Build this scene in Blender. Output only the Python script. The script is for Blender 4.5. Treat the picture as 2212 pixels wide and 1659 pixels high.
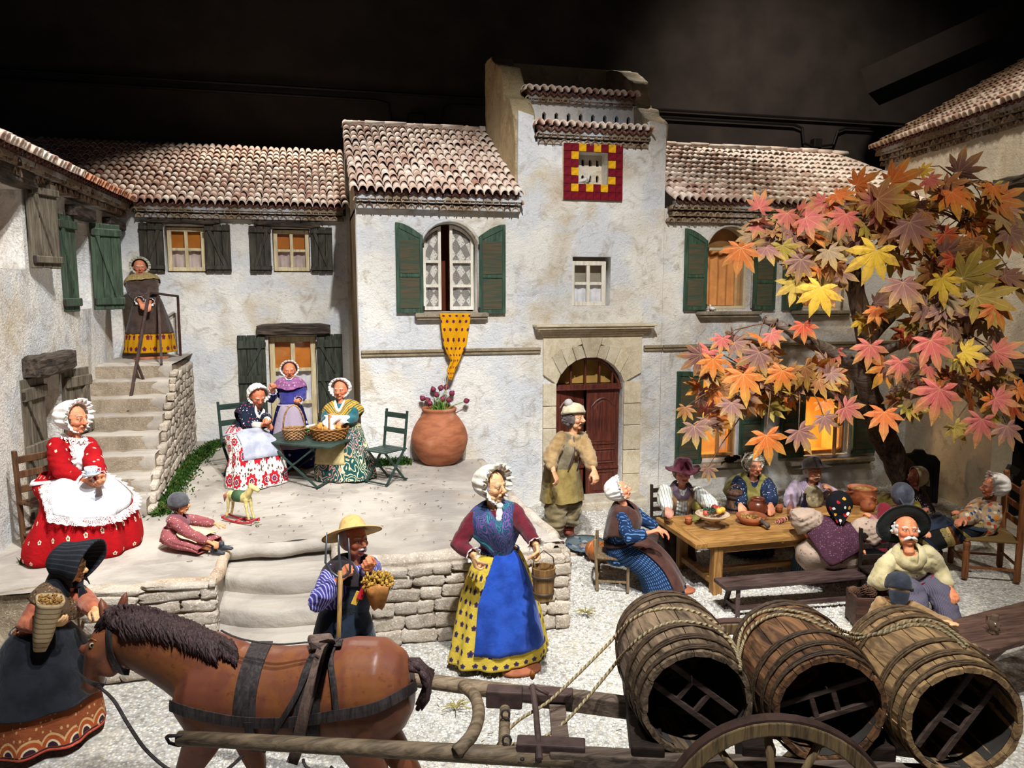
import bpy, bmesh, math, random
from mathutils import Vector, Matrix, Quaternion, noise
from mathutils.bvhtree import BVHTree
from math import sin, cos, pi, radians as R, sqrt, atan2, exp
V = Vector
random.seed(7)
for o in list(bpy.data.objects): bpy.data.objects.remove(o)
scn = bpy.context.scene
COL = scn.collection

# ---------------------------------------------------------------- camera
CAMH = 3.1; YAW = R(14); PIT = R(7); FPX = 1661.0
cam_d = bpy.data.cameras.new('camera'); cam = bpy.data.objects.new('camera', cam_d); COL.objects.link(cam)
cam_d.sensor_width = 36; cam_d.lens = FPX / 2212 * 36; cam_d.clip_start = .05; cam_d.clip_end = 200
cam.location = (0, 0, CAMH); cam.rotation_euler = (R(90) - PIT, 0, -YAW)
scn.camera = cam
scn.view_settings.view_transform = 'Standard'; scn.view_settings.look = 'None'
scn.view_settings.gamma = 1; scn.view_settings.use_curve_mapping = False
scn.view_settings.exposure = 0.12
w = bpy.data.worlds.new('world'); scn.world = w; w.use_nodes = True
w.node_tree.nodes['Background'].inputs[0].default_value = (.75, .8, 1, 1)
w.node_tree.nodes['Background'].inputs[1].default_value = .07

# ---------------------------------------------------------------- museum spotlights under the ceiling, then added fill lamps
def spot(name, loc, tgt, power, col, size, rad=.12, blend=.5):
    d = bpy.data.lights.new(name, 'SPOT'); d.energy = power; d.color = col; d.spot_size = R(size)
    d.spot_blend = blend; d.shadow_soft_size = rad
    o = bpy.data.objects.new(name, d); COL.objects.link(o); o.location = loc
    o.rotation_euler = (V(tgt) - V(loc)).to_track_quat('-Z', 'Y').to_euler()
    return o
WARM = (1, .86, .68); COOL = (.93, .96, 1)
spot('spotlight_key', (1.2, 2.0, 9.2), (1.6, 9.4, .6), 4100, (1, .985, .965), 68, .10, .6)
spot('spotlight_left', (.2, 3.8, 8.5), (-2.7, 10.2, 1.3), 2200, (1, .98, .95), 50, .09, .6)
spot('spotlight_front', (.8, 1.0, 8.2), (1.3, 5.4, .4), 1750, COOL, 60, .12, .6)
spot('spotlight_right', (3.6, 1.8, 8.8), (4.9, 6.2, .3), 2000, (1, .96, .89), 44, .10, .6)
spot('spotlight_tree', (4.6, 2.4, 7.6), (6.9, 8.4, 3.0), 750, (1, .88, .68), 48, .12, .7)
spot('spotlight_roof', (6.0, 13.6, 9.9), (6.6, 11.2, 4.8), 1500, (1, .93, .84), 60, .10, .7)
spot('spotlight_roof_left', (-.4, 14.6, 9.8), (-.4, 12.4, 4.8), 1700, (1, .93, .84), 70, .10, .7)

spot('fill_far_right', (5.2, 5.6, 9.3), (9.2, 9.3, 4.8), 1050, (1, .90, .76), 52, .12, .8)  # added fill lamp to brighten the far right house wall
spot('fill_court', (2.2, 3.6, 8.0), (1.6, 9.9, .5), 1500, (.98, .985, 1), 36, .1, .8)  # added fill lamp to lift the lower part of the facade
spot('fill_wall', (7.5, 10.0, 9.6), (10.0, 15.5, 6.2), 1150, (1, .84, .74), 80, .2, 1.0)  # added fill lamp to brighten the right of the back wall
# ---------------------------------------------------------------- pixel -> place
_f = V((sin(YAW)*cos(PIT), cos(YAW)*cos(PIT), -sin(PIT))); _r = V((cos(YAW), -sin(YAW), 0)); _u = V((sin(YAW)*sin(PIT), cos(YAW)*sin(PIT), cos(PIT)))
def P(px, py, z=None, Y=None, X=None, d=None):
    v = _f + _r*((px-1106)/FPX) - _u*((py-829.5)/FPX)
    if z is not None: t = (z-CAMH)/v.z
    elif Y is not None: t = Y/v.y
    elif X is not None: t = X/v.x
    else: t = d
    return V((0, 0, CAMH)) + v*t

# ---------------------------------------------------------------- object helpers
def tag(o, label=None, cat=None, group=None, kind=None):
    if label: o['label'] = label
    if cat: o['category'] = cat
    if group: o['group'] = group
    if kind: o['kind'] = kind
    return o
def thing(name, label=None, cat=None, loc=(0, 0, 0), rz=0, group=None, sc=1, kind=None):
    o = bpy.data.objects.new(name, None); COL.objects.link(o); o.location = loc; o.rotation_euler = (0, 0, rz)
    o.scale = (sc, sc, sc); o.empty_display_size = .1
    return tag(o, label, cat, group, kind)
def link(name, me, mt=None, parent=None, loc=None, rot=None, sc=None):
    o = bpy.data.objects.new(name, me); COL.objects.link(o)
    if mt is not None and not me.materials:
        for m in (mt if isinstance(mt, (list, tuple)) else [mt]): me.materials.append(m)
    if parent is not None: o.parent = parent
    if loc is not None: o.location = loc
    if rot is not None: o.rotation_euler = rot
    if sc is not None: o.scale = sc if hasattr(sc, '__len__') else (sc, sc, sc)
    return o
def copy_tree(o, parent=None):
    c = o.copy(); COL.objects.link(c); c.parent = parent
    for ch in list(o.children): copy_tree(ch, c)
    return c

class MB:
    def __init__(s): s.v = []; s.f = []; s.uv = {}; s.mi = []; s.cur = 0
    def add(s, vs, fs, uvs=None, M=None):
        b = len(s.v)
        s.v += [(M @ V(p)) if M is not None else V(p) for p in vs]
        for i, f in enumerate(fs):
            if uvs is not None: s.uv[len(s.f)] = uvs[i]
            s.f.append([b+k for k in f]); s.mi.append(s.cur)
        return s
    def box(s, c, size, rot=None, M=None, tap=1.0):
        x, y, z = size[0]/2, size[1]/2, size[2]/2
        vs = [V((sx*x*(tap if sz > 0 else 1), sy*y*(tap if sz > 0 else 1), sz*z)) for sz in (-1, 1) for sy in (-1, 1) for sx in (-1, 1)]
        T = Matrix.Translation(V(c))
        if rot is not None: T = T @ (rot if isinstance(rot, Matrix) else (Matrix.Rotation(rot[2], 4, 'Z') @ Matrix.Rotation(rot[1], 4, 'Y') @ Matrix.Rotation(rot[0], 4, 'X')))
        if M is not None: T = M @ T
        return s.add(vs, [(0, 2, 3, 1), (4, 5, 7, 6), (0, 1, 5, 4), (2, 6, 7, 3), (0, 4, 6, 2), (1, 3, 7, 5)], None, T)
    def bar(s, a, b, w, h=None, up=(0, 0, 1), M=None):      # square bar from a to b
        a, b = V(a), V(b); h = h or w; d = b-a; L = d.length
        if L < 1e-6: return s
        z = d/L; u = V(up); x = z.cross(u)
        if x.length < 1e-3: x = z.cross(V((1, 0, 0)))
        x.normalize(); y = z.cross(x)
        T = Matrix((x, y, z)).transposed().to_4x4(); T.translation = (a+b)/2
        if M is not None: T = M @ T
        return s.box((0, 0, 0), (w, h, L), None, T)
    def tube(s, pts, r, seg=8, caps=True, flat=None, M=None, closed=False, up=None):
        pts = [V(p) for p in pts]; n = len(pts)
        if not hasattr(r, '__len__'): r = [r]*n
        vs = []; fs = []; uvs = []
        t0 = (pts[1]-pts[0]).normalized()
        ref = V(up) if up is not None else (V((0, 0, 1)) if abs(t0.z) < .9 else V((0, 1, 0)))
        x = t0.cross(ref).normalized(); acc = 0
        for i in range(n):
            if closed: t = (pts[(i+1) % n]-pts[i-1])
            else: t = (pts[min(i+1, n-1)]-pts[max(i-1, 0)])
            if t.length < 1e-9: t = t0
            t = t.normalized(); x = (x-t*x.dot(t))
            if x.length < 1e-6: x = t.orthogonal()
            x.normalize(); y = t.cross(x)
            rr = r[i]; rx, ry = (rr if hasattr(rr, '__len__') else (rr, rr))
            if flat: ry = ry*flat
            for k in range(seg):
                a = 2*pi*k/seg; vs.append(pts[i]+x*(cos(a)*rx)+y*(sin(a)*ry))
        L = [0]
        for i in range(1, n): L.append(L[-1]+(pts[i]-pts[i-1]).length)
        rm = max((q[0] if hasattr(q, '__len__') else q) for q in r); cir = 2*pi*rm
        for i in range(n if closed else n-1):
            j = (i+1) % n
            for k in range(seg):
                k2 = (k+1) % seg
                fs.append((i*seg+k, i*seg+k2, j*seg+k2, j*seg+k))
                l2 = L[j] if j else L[-1]
                uvs.append(((k/seg*cir, L[i]), ((k+1)/seg*cir, L[i]), ((k+1)/seg*cir, l2), (k/seg*cir, l2)))
        if caps and not closed:
            for e, idx in ((0, 0), (1, n-1)):
                c = len(vs); vs.append(pts[idx])
                for k in range(seg):
                    k2 = (k+1) % seg
                    fs.append((c, idx*seg+k2, idx*seg+k) if e == 0 else (c, idx*seg+k, idx*seg+k2)); uvs.append(((0, 0),)*3)
        return s.add(vs, fs, uvs, M)
    def lathe(s, prof, seg=24, M=None, wob=None, closed=False):   # prof list of (r,z)
        vs = []; fs = []; uvs = []; n = len(prof)
        for i, (r, z) in enumerate(prof):
            for k in range(seg):
                a = 2*pi*k/seg; rr, zz = r, z
                if wob: rr, zz = wob(a, i, r, z)
                vs.append((cos(a)*rr, sin(a)*rr, zz))
        L = [0]
        for i in range(1, n): L.append(L[-1]+math.hypot(prof[i][0]-prof[i-1][0], prof[i][1]-prof[i-1][1]))
        for i in range(n if closed else n-1):
            j = (i+1) % n; l2 = L[j] if j else L[-1]
            for k in range(seg):
                k2 = (k+1) % seg
                fs.append((i*seg+k, i*seg+k2, j*seg+k2, j*seg+k)); uvs.append(((k/seg, L[i]), ((k+1)/seg, L[i]), ((k+1)/seg, l2), (k/seg, l2)))
        return s.add(vs, fs, uvs, M)
    def ball(s, c, r, seg=12, rings=8, M=None, rot=None):
        if not hasattr(r, '__len__'): r = (r, r, r)
        vs = [(0, 0, 1)]; fs = []
        for i in range(1, rings):
            t = pi*i/rings
            for k in range(seg):
                a = 2*pi*k/seg; vs.append((sin(t)*cos(a), sin(t)*sin(a), cos(t)))
        vs.append((0, 0, -1)); e = len(vs)-1
        for k in range(seg):
            k2 = (k+1) % seg
            fs.append((0, 1+k, 1+k2)); b = 1+(rings-2)*seg; fs.append((e, b+k2, b+k))
            for i in range(rings-2): fs.append((1+i*seg+k, 1+(i+1)*seg+k, 1+(i+1)*seg+k2, 1+i*seg+k2))
        T = Matrix.Translation(V(c))
        if rot is not None: T = T @ rot
        T = T @ Matrix.Diagonal((r[0], r[1], r[2], 1))
        if M is not None: T = M @ T
        return s.add(vs, fs, None, T)
    def grid(s, fn, nu, nv, uvf=None, wrap=False, M=None):    # fn(u,v)->pos, u,v in 0..1
        vs = []; fs = []; uvs = []
        for j in range(nv+1):
            for i in range(nu if wrap else nu+1): vs.append(fn(i/nu, j/nv))
        W = nu if wrap else nu+1
        for j in range(nv):
            for i in range(nu):
                i2 = (i+1) % W if wrap else i+1
                fs.append((j*W+i, j*W+i2, (j+1)*W+i2, (j+1)*W+i))
                q = [(i/nu, j/nv), ((i+1)/nu, j/nv), ((i+1)/nu, (j+1)/nv), (i/nu, (j+1)/nv)]
                uvs.append([uvf(*t) for t in q] if uvf else q)
        return s.add(vs, fs, uvs, M)
    def prism(s, poly, depth, M=None):    # poly in XZ plane, extruded along +Y from 0 to depth
        n = len(poly); vs = [(x, 0, z) for x, z in poly]+[(x, depth, z) for x, z in poly]
        fs = [list(range(n)), list(range(2*n-1, n-1, -1))]+[(i, i+n, (i+1) % n+n, (i+1) % n) for i in range(n)]
        return s.add(vs, fs, None, M)
    def mesh(s, name, smooth=False):
        me = bpy.data.meshes.new(name); me.from_pydata([tuple(p) for p in s.v], [], s.f)
        if s.uv:
            ul = me.uv_layers.new(name='UVMap'); d = ul.data; k = 0
            for i, f in enumerate(s.f):
                q = s.uv.get(i)
                for j in range(len(f)):
                    if q is not None: d[k].uv = q[j]
                    k += 1
        if any(s.mi): me.polygons.foreach_set('material_index', s.mi)
        if smooth: me.polygons.foreach_set('use_smooth', [True]*len(s.f))
        me.update(); return me
    def build(s, name, mt=None, parent=None, smooth=False, loc=None, rot=None, sc=None, bevel=0, subd=0, solid=0, seg=2, off=0, auto=None):
        me = s.mesh(name, smooth)
        bm = bmesh.new(); bm.from_mesh(me); bmesh.ops.recalc_face_normals(bm, faces=bm.faces); bm.to_mesh(me); bm.free()
        o = link(name, me, mt, parent, loc, rot, sc)
        if solid: m = o.modifiers.new('s', 'SOLIDIFY'); m.thickness = solid; m.offset = off
        if subd: m = o.modifiers.new('d', 'SUBSURF'); m.levels = m.render_levels = subd
        if bevel: m = o.modifiers.new('b', 'BEVEL'); m.width = bevel; m.segments = seg; m.limit_method = 'ANGLE'
        return o

def remesh(mb, vox, disp=None, smooth=2, attr=None, name='m'):
    """one continuous skin round everything in mb"""
    me = mb.mesh('tmp'); bm = bmesh.new(); bm.from_mesh(me); bmesh.ops.recalc_face_normals(bm, faces=bm.faces); bm.to_mesh(me); bm.free()
    o = bpy.data.objects.new('tmp', me); COL.objects.link(o)
    m = o.modifiers.new('r', 'REMESH'); m.mode = 'VOXEL'; m.voxel_size = vox; m.adaptivity = 0
    if smooth: m = o.modifiers.new('s', 'SMOOTH'); m.factor = .5; m.iterations = smooth
    dg = bpy.context.evaluated_depsgraph_get(); ev = o.evaluated_get(dg)
    out = bpy.data.meshes.new_from_object(ev, depsgraph=dg); out.name = name
    bpy.data.objects.remove(o); bpy.data.meshes.remove(me)
    if disp:
        vs = out.vertices; ns = [v.normal.copy() for v in vs]
        for v, n in zip(vs, ns): v.co = v.co+n*disp(v.co, n)
    if attr is not None:
        a = out.attributes.new('hc', 'FLOAT_VECTOR', 'POINT'); fl = []
        for v in out.vertices: fl += list(attr @ v.co)
        a.data.foreach_set('vector', fl)
    out.materials.clear()
    out.polygons.foreach_set('use_smooth', [True]*len(out.polygons)); out.update()
    return out

# ---------------------------------------------------------------- node DSL
class S:
    def __init__(s, nt, k): s.nt = nt; s.k = k
    def _m(s, op, *a): return mth(s.nt, op, s, *a)
    def __add__(s, o): return s._m('ADD', o)
    def __radd__(s, o): return s._m('ADD', o)
    def __sub__(s, o): return s._m('SUBTRACT', o)
    def __rsub__(s, o): return mth(s.nt, 'SUBTRACT', o, s)
    def __mul__(s, o): return s._m('MULTIPLY', o)
    def __rmul__(s, o): return s._m('MULTIPLY', o)
    def __truediv__(s, o): return s._m('DIVIDE', o)
    def lt(s, o): return s._m('LESS_THAN', o)
    def gt(s, o): return s._m('GREATER_THAN', o)
    def abs(s): return s._m('ABSOLUTE')
    def frac(s): return s._m('FRACT')
    def floor(s): return s._m('FLOOR')
    def sin(s): return s._m('SINE')
    def sqrt(s): return s._m('SQRT')
    def pow(s, o): return s._m('POWER', o)
    def ss(s, a, b):
        n = s.nt.nodes.new('ShaderNodeMapRange'); n.interpolation_type = 'SMOOTHSTEP'
        put(s.nt, n.inputs[0], s); n.inputs[1].default_value = a; n.inputs[2].default_value = b; return S(s.nt, n.outputs[0])
def put(nt, inp, v):
    if isinstance(v, S): nt.links.new(v.k, inp)
    elif hasattr(v, '__len__') and inp.type == 'RGBA' and len(v) == 3: inp.default_value = (*v, 1)
    else: inp.default_value = v
def mth(nt, op, *a):
    n = nt.nodes.new('ShaderNodeMath'); n.operation = op
    for i, x in enumerate(a): put(nt, n.inputs[i], x)
    return S(nt, n.outputs[0])
class MT:
    def __init__(s, name, rough=.8, spec=.3, metal=0):
        s.m = bpy.data.materials.new(name); s.m.use_nodes = True; s.nt = s.m.node_tree; s.b = s.nt.nodes['Principled BSDF']
        s.b.inputs['Roughness'].default_value = rough; s.b.inputs['Specular IOR Level'].default_value = spec; s.b.inputs['Metallic'].default_value = metal
        s._h = None
    def n(s, t): return s.nt.nodes.new(t)
    def tc(s, k='Object'):
        return S(s.nt, s.n('ShaderNodeTexCoord').outputs[k])
    def geo(s, k='Position'): return S(s.nt, s.n('ShaderNodeNewGeometry').outputs[k])
    def attr(s, name): a = s.n('ShaderNodeAttribute'); a.attribute_name = name; return S(s.nt, a.outputs['Vector'])
    def rnd(s): return S(s.nt, s.n('ShaderNodeObjectInfo').outputs['Random'])
    def ocol(s): return S(s.nt, s.n('ShaderNodeObjectInfo').outputs['Color'])
    def sep(s, v):
        n = s.n('ShaderNodeSeparateXYZ'); put(s.nt, n.inputs[0], v); return [S(s.nt, n.outputs[i]) for i in range(3)]
    def vec(s, x, y, z=0.0):
        n = s.n('ShaderNodeCombineXYZ')
        for i, q in enumerate((x, y, z)): put(s.nt, n.inputs[i], q)
        return S(s.nt, n.outputs[0])
    def mapv(s, v, sc=(1, 1, 1), loc=(0, 0, 0), rot=(0, 0, 0)):
        n = s.n('ShaderNodeMapping'); put(s.nt, n.inputs[0], v); n.inputs[1].default_value = loc; n.inputs[2].default_value = rot; n.inputs[3].default_value = sc; return S(s.nt, n.outputs[0])
    def noise(s, v, sc, det=3, rough=.55, dist=0, col=False):
        n = s.n('ShaderNodeTexNoise'); put(s.nt, n.inputs['Vector'], v); n.inputs['Scale'].default_value = sc; n.inputs['Detail'].default_value = det
        n.inputs['Roughness'].default_value = rough; n.inputs['Distortion'].default_value = dist; return S(s.nt, n.outputs[1 if col else 0])
    def vor(s, v, sc, out='Distance', feat='F1', rnd=1):
        n = s.n('ShaderNodeTexVoronoi'); n.feature = feat; put(s.nt, n.inputs['Vector'], v); n.inputs['Scale'].default_value = sc; n.inputs['Randomness'].default_value = rnd; return S(s.nt, n.outputs[out])
    def mix(s, f, a, b):
        n = s.n('ShaderNodeMix'); n.data_type = 'RGBA'; put(s.nt, n.inputs[0], f); put(s.nt, n.inputs[6], a); put(s.nt, n.inputs[7], b); return S(s.nt, n.outputs[2])
    def ramp(s, f, stops):
        n = s.n('ShaderNodeValToRGB'); put(s.nt, n.inputs[0], f); e = n.color_ramp.elements
        while len(e) < len(stops): e.new(.5)
        for q, (p, c) in zip(e, stops): q.position = p; q.color = (*c, 1) if len(c) == 3 else c
        return S(s.nt, n.outputs[0])
    def addv(s, a, b, k=1.0):
        n = s.n('ShaderNodeVectorMath'); n.operation = 'MULTIPLY_ADD'; put(s.nt, n.inputs[0], b); n.inputs[1].default_value = (k, k, k); put(s.nt, n.inputs[2], a); return S(s.nt, n.outputs[0])
    def hsv(s, c, h=.5, sa=1.0, v=1.0):
        n = s.n('ShaderNodeHueSaturation'); put(s.nt, n.inputs[0], h); put(s.nt, n.inputs[1], sa); put(s.nt, n.inputs[2], v); put(s.nt, n.inputs[4], c); return S(s.nt, n.outputs[0])
    def bump(s, h, strength=.5, dist=.01):
        n = s.n('ShaderNodeBump'); put(s.nt, n.inputs['Height'], h); n.inputs['Strength'].default_value = strength; n.inputs['Distance'].default_value = dist
        if s._h: s.nt.links.new(s._h, n.inputs['Normal'])
        s._h = n.outputs[0]; s.nt.links.new(s._h, s.b.inputs['Normal']); return s
    def col(s, c): put(s.nt, s.b.inputs['Base Color'], c); return s
    def set(s, k, v): put(s.nt, s.b.inputs[k], v); return s
def srgb(h):
    if isinstance(h, str): h = h.lstrip('#'); c = [int(h[i:i+2], 16)/255 for i in (0, 2, 4)]
    else: c = h
    return tuple((x/12.92 if x <= .04045 else ((x+.055)/1.055)**2.4) for x in c)
_mc = {}
def cached(fn):
    def g(*a, **k):
        key = (fn.__name__, repr(a), repr(sorted(k.items())))
        if key not in _mc: _mc[key] = fn(*a, **k)
        return _mc[key]
    return g
# ---------------------------------------------------------------- materials
@cached
def plain(c, rough=.8, spec=.3, metal=0, var=.15, sc=6, bump=.0, bs=60):
    t = MT('painted', rough, spec, metal); o = t.tc(); b = srgb(c)
    n = t.noise(o, sc, 4)
    t.col(t.mix(n.ss(.3, .7), tuple(x*(1-var) for x in b), tuple(min(1, x*(1+var)) for x in b)))
    if bump: t.bump(t.noise(o, bs, 3), bump, .005)
    return t.m
@cached
def plaster(a='#e4e1da', b='#b9a88c', c='#c9ccd0', bump=1.0, crack=.4, sc=1.0):
    t = MT('limewashed plaster', .93, .15); o = t.geo()
    big = t.noise(o, .9*sc, 4, .6, .6); mid = t.noise(o, 4*sc, 5, .65, 1.2); fine = t.noise(o, 26, 5, .7, .8)
    col = t.mix(big.ss(.46, .72)*.85, srgb(a), srgb(b)); col = t.mix(t.noise(t.mapv(o, loc=(9, 3, 4)), 1.6, 3).ss(.42, .62)*.9, col, srgb(c))
    col = t.mix(mid.ss(.5, .72)*.55, col, tuple(x*.62 for x in srgb(b)))
    ov = t.addv(o, t.noise(o, 2.6, 3, .6, 0, True), .32)
    ed = t.vor(ov, 5.5, feat='DISTANCE_TO_EDGE'); ed2 = t.vor(t.addv(t.mapv(o, (1, 1, 1.5), (3, 1, 7)), t.noise(o, 5, 3, .6, 0, True), .2), 9, feat='DISTANCE_TO_EDGE')
    msk = t.noise(t.mapv(o, loc=(5, 5, 1)), 3, 2).ss(.48, .6)
    cr = (1-ed2.ss(0, .022))*msk
    col = t.mix(cr*crack, col, srgb('#7d7061')); col = t.mix(fine.ss(.6, .8)*.35, col, tuple(x*.7 for x in srgb(b)))
    t.col(col)
    t.bump(ed.ss(0, .12), .15*bump, .012).bump(mid, .7*bump, .022).bump(fine, .8*bump, .014).bump(t.noise(t.mapv(o, (1, 1, 1.4)), 12, 4, .6, 2.2), .6*bump, .02).bump(cr, -.8*bump, .012)
    return t.m
@cached
def stone(a='#cfc0aa', b='#a98d6f', hl='#e8e2d8', bump=1.0):
    t = MT('rough stone', .95, .12); o = t.geo(); n = t.noise(o, 5, 5, .7, .5); f = t.noise(o, 60, 4, .7); r = t.rnd()
    col = t.mix(n.ss(.35, .7), srgb(a), srgb(b)); col = t.mix(f.ss(.52, .7), col, srgb(hl)); col = t.hsv(col, .5, 1.0, r*.3+.85)
    t.col(col).bump(n, .5*bump, .04).bump(f, .7*bump, .012); return t.m
@cached
def gravel():
    t = MT('pale gravel', .95, .1); o = t.geo(); v = t.vor(o, 42); c = t.vor(o, 42, 'Color'); n = t.noise(o, 1.2, 4); f = t.noise(o, 90, 3)
    cx = t.sep(c)[0]; col = t.ramp(cx, [(0, srgb('#8f8d86')), (.35, srgb('#c9c7c0')), (.7, srgb('#e6e3dc')), (1, srgb('#cdbfa6'))])
    col = t.mix(v.ss(.28, .5)*.55, col, srgb('#8c8880')); col = t.mix(n.ss(.5, .75)*.35, col, srgb('#d5c6a8'))
    t.col(col).bump(v, -1, .02).bump(f, .5, .006).bump(t.noise(o, 7, 4), .7, .05); return t.m
@cached
def terrace_mat():
    t = MT('beaten earth and stone', .93, .15); o = t.geo(); n = t.noise(o, 1.3, 5, .6, .5); s = t.noise(t.mapv(o, (1.2, 5, 1)), 2.2, 5, .6, 1); f = t.noise(o, 40, 4, .7)
    col = t.mix(n.ss(.35, .65), srgb('#bab2a6'), srgb('#9c948b')); col = t.mix(s.ss(.55, .75)*.5, col, srgb('#ccc6bc')); col = t.mix(t.noise(t.mapv(o, loc=(3, 8, 2)), 2.4, 4).ss(.58, .75)*.4, col, srgb('#a8937e'))
    col = t.mix(f.ss(.62, .75)*.5, col, srgb('#8b7d6b')); t.col(col).bump(s, .35, .03).bump(f, .5, .01).bump(n, .5, .08); return t.m
@cached
def tile(a='#c9a690', b='#8d5b49', c='#e2d0bd'):
    t = MT('clay roof tile', .88, .2); o = t.geo(); r = t.rnd(); n = t.noise(o, 9, 4, .65); f = t.noise(o, 45, 3); c1 = t.vor(t.mapv(o, (1, 1, 1)), 5.2, 'Color')
    q = t.sep(c1)[1]
    col = t.ramp(r*.8+q*.25, [(0, srgb(b)), (.25, srgb(a)), (.6, srgb(c)), (.85, srgb(a)), (1, srgb(b))]); col = t.mix(n.ss(.5, .75)*.5, col, srgb(b)); col = t.mix(f.ss(.55, .7)*.25, col, srgb('#f0e4d6'))
    t.col(col).bump(f, .5, .006).bump(n, .4, .015); return t.m
@cached
def wood(a='#7a5a3c', b='#4a3524', sc=1.0, rough=.7, ax='X', bump=.4, spec=.3, geo=False):
    t = MT('wood', rough, spec); o = t.geo() if geo else t.tc(); s = {'X': (1, 9, 9), 'Y': (9, 1, 9), 'Z': (9, 9, 1)}[ax]
    n = t.noise(t.mapv(o, tuple(x*sc for x in s)), 3, 5, .6, .8); n2 = t.noise(o, 3, 3)
    col = t.mix(n.ss(.3, .7), srgb(a), srgb(b)); col = t.mix(n2.ss(.5, .8)*.4, col, tuple(x*.6 for x in srgb(b)))
    t.col(col).bump(n, bump, .01); return t.m
@cached
def metal(c='#4a3a34', rough=.55, m=.3):
    t = MT('iron', rough, .4, m); o = t.tc(); n = t.noise(o, 12, 4); b = srgb(c); t.col(t.mix(n.ss(.4, .7), b, tuple(x*.55 for x in b))).bump(n, .15, .003); return t.m
def _weave(t, k=.35, sc=260):
    o = t.tc(); t.bump(t.noise(o, sc, 2), k*.5, .003).bump(t.noise(o, 16, 4, .6, .6), .45, .02)
@cached
def cloth(c, c2=None, var=.18, rough=.92, sheen=.2):
    t = MT('cloth', rough, .12); o = t.tc(); n = t.noise(o, 7, 4); b = srgb(c); d = srgb(c2) if c2 else tuple(x*(1-var) for x in b)
    t.col(t.mix(n.ss(.35, .7), b, d)).set('Sheen Weight', sheen); _weave(t); return t.m
@cached
def spots(c, cols, sc=14, r=.3, ring=None, uv=False, rnd=.75, c2=None):
    """cloth printed with small motifs scattered in cells"""
    t = MT('printed cloth', .92, .12); o = t.tc('UV' if uv else 'Object'); o2 = t.addv(o, t.noise(o, 60, 2, .5, 0, True), .02)
    d = t.vor(o2, sc, rnd=rnd); k = t.sep(t.vor(o2, sc, 'Color', rnd=rnd))[0]; base = srgb(c)
    bc = t.mix(t.noise(o, 6, 3).ss(.3, .7), base, srgb(c2) if c2 else tuple(x*.85 for x in base))
    n = len(cols); st = []
    for i, q in enumerate(cols): st += [(i/n, srgb(q))]
    mc = t.ramp(k, st); mc.k.node.color_ramp.interpolation = 'CONSTANT'
    col = t.mix(d.lt(r), bc, mc)
    if ring: col = t.mix(d.lt(r*.45), col, srgb(ring))
    t.col(col); _weave(t); return t.m
@cached
def motif(c, m1, m2, su=9, sv=9, w=.2, m3=None):
    """cloth printed with rows of small flower motifs (UV in metres)"""
    t = MT('provencal print', .92, .12); x, y, _ = t.sep(t.tc('UV')); y2 = y*sv; row = y2.floor(); x2 = x*su+(row*.5)
    fx = (x2.frac()-.5)/su*9; fy = (y2.frac()-.5)/sv*9; r = (fx*fx+fy*fy).sqrt(); a = mth(t.nt, 'ARCTAN2', fy, fx)
    pet = (a*5).sin()*.14+1; base = srgb(c); bc = t.mix(t.noise(t.tc(), 6, 3).ss(.3, .7), base, tuple(q*.88 for q in base))
    f = r.lt(pet*w); col = t.mix(f, bc, srgb(m1)); col = t.mix(r.lt(pet*w*.5), col, srgb(m2))
    if m3:
        g = ((x2*2).frac()-.5).abs().lt(.1)*((y2*2).frac()-.5).abs().lt(.12); col = t.mix(g*(1-f), col, srgb(m3))
    t.col(col); _weave(t); return t.m
@cached
def stripes(c, c2, n=60, w=.5, uv=False, ax=0, dash=0, wob=.0):
    t = MT('striped cloth', .92, .12); o = t.tc('UV' if uv else 'Object'); q = t.sep(o); x = q[ax if ax < 3 else 0]
    if not uv and ax == 0: x = mth(t.nt, 'ARCTAN2', q[0], q[1]+.01)*.16
    if ax == 3: x = q[0]
    s = (x*n+t.noise(o, 3, 2)*.6).frac().lt(w)
    if dash: s = s*(q[1 if uv else 2]*dash).frac().lt(.6)
    t.col(t.mix(s, srgb(c), srgb(c2))); _weave(t); return t.m
@cached
def bands(stops, per=.3, arch=None, off=0):
    """border print: horizontal bands along V"""
    t = MT('border print cloth', .92, .12); x, y, _ = t.sep(t.tc('UV')); o = t.tc()
    yy = y+t.noise(o, 40, 2)*.012; f = ((yy+off)/per).frac() if per < 5 else yy
    rp = t.ramp(f, [(p, srgb(c)) for p, c in stops]); rp.k.node.color_ramp.interpolation = 'CONSTANT'; col = rp
    d = t.vor(t.vec(x*1.0, y*1.0, 0.0), 26, rnd=.5); col = t.mix(d.lt(.25)*.8, col, srgb(stops[-1][1]))
    if arch:
        ax = ((x*6).frac()-.5)/6; ay = y-arch[0]; r = (ax*ax+ay*ay).sqrt()
        for rad, cc in arch[1]: col = t.mix(r.lt(rad)*ay.gt(0), col, srgb(cc))
    t.col(col); _weave(t); return t.m
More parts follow.
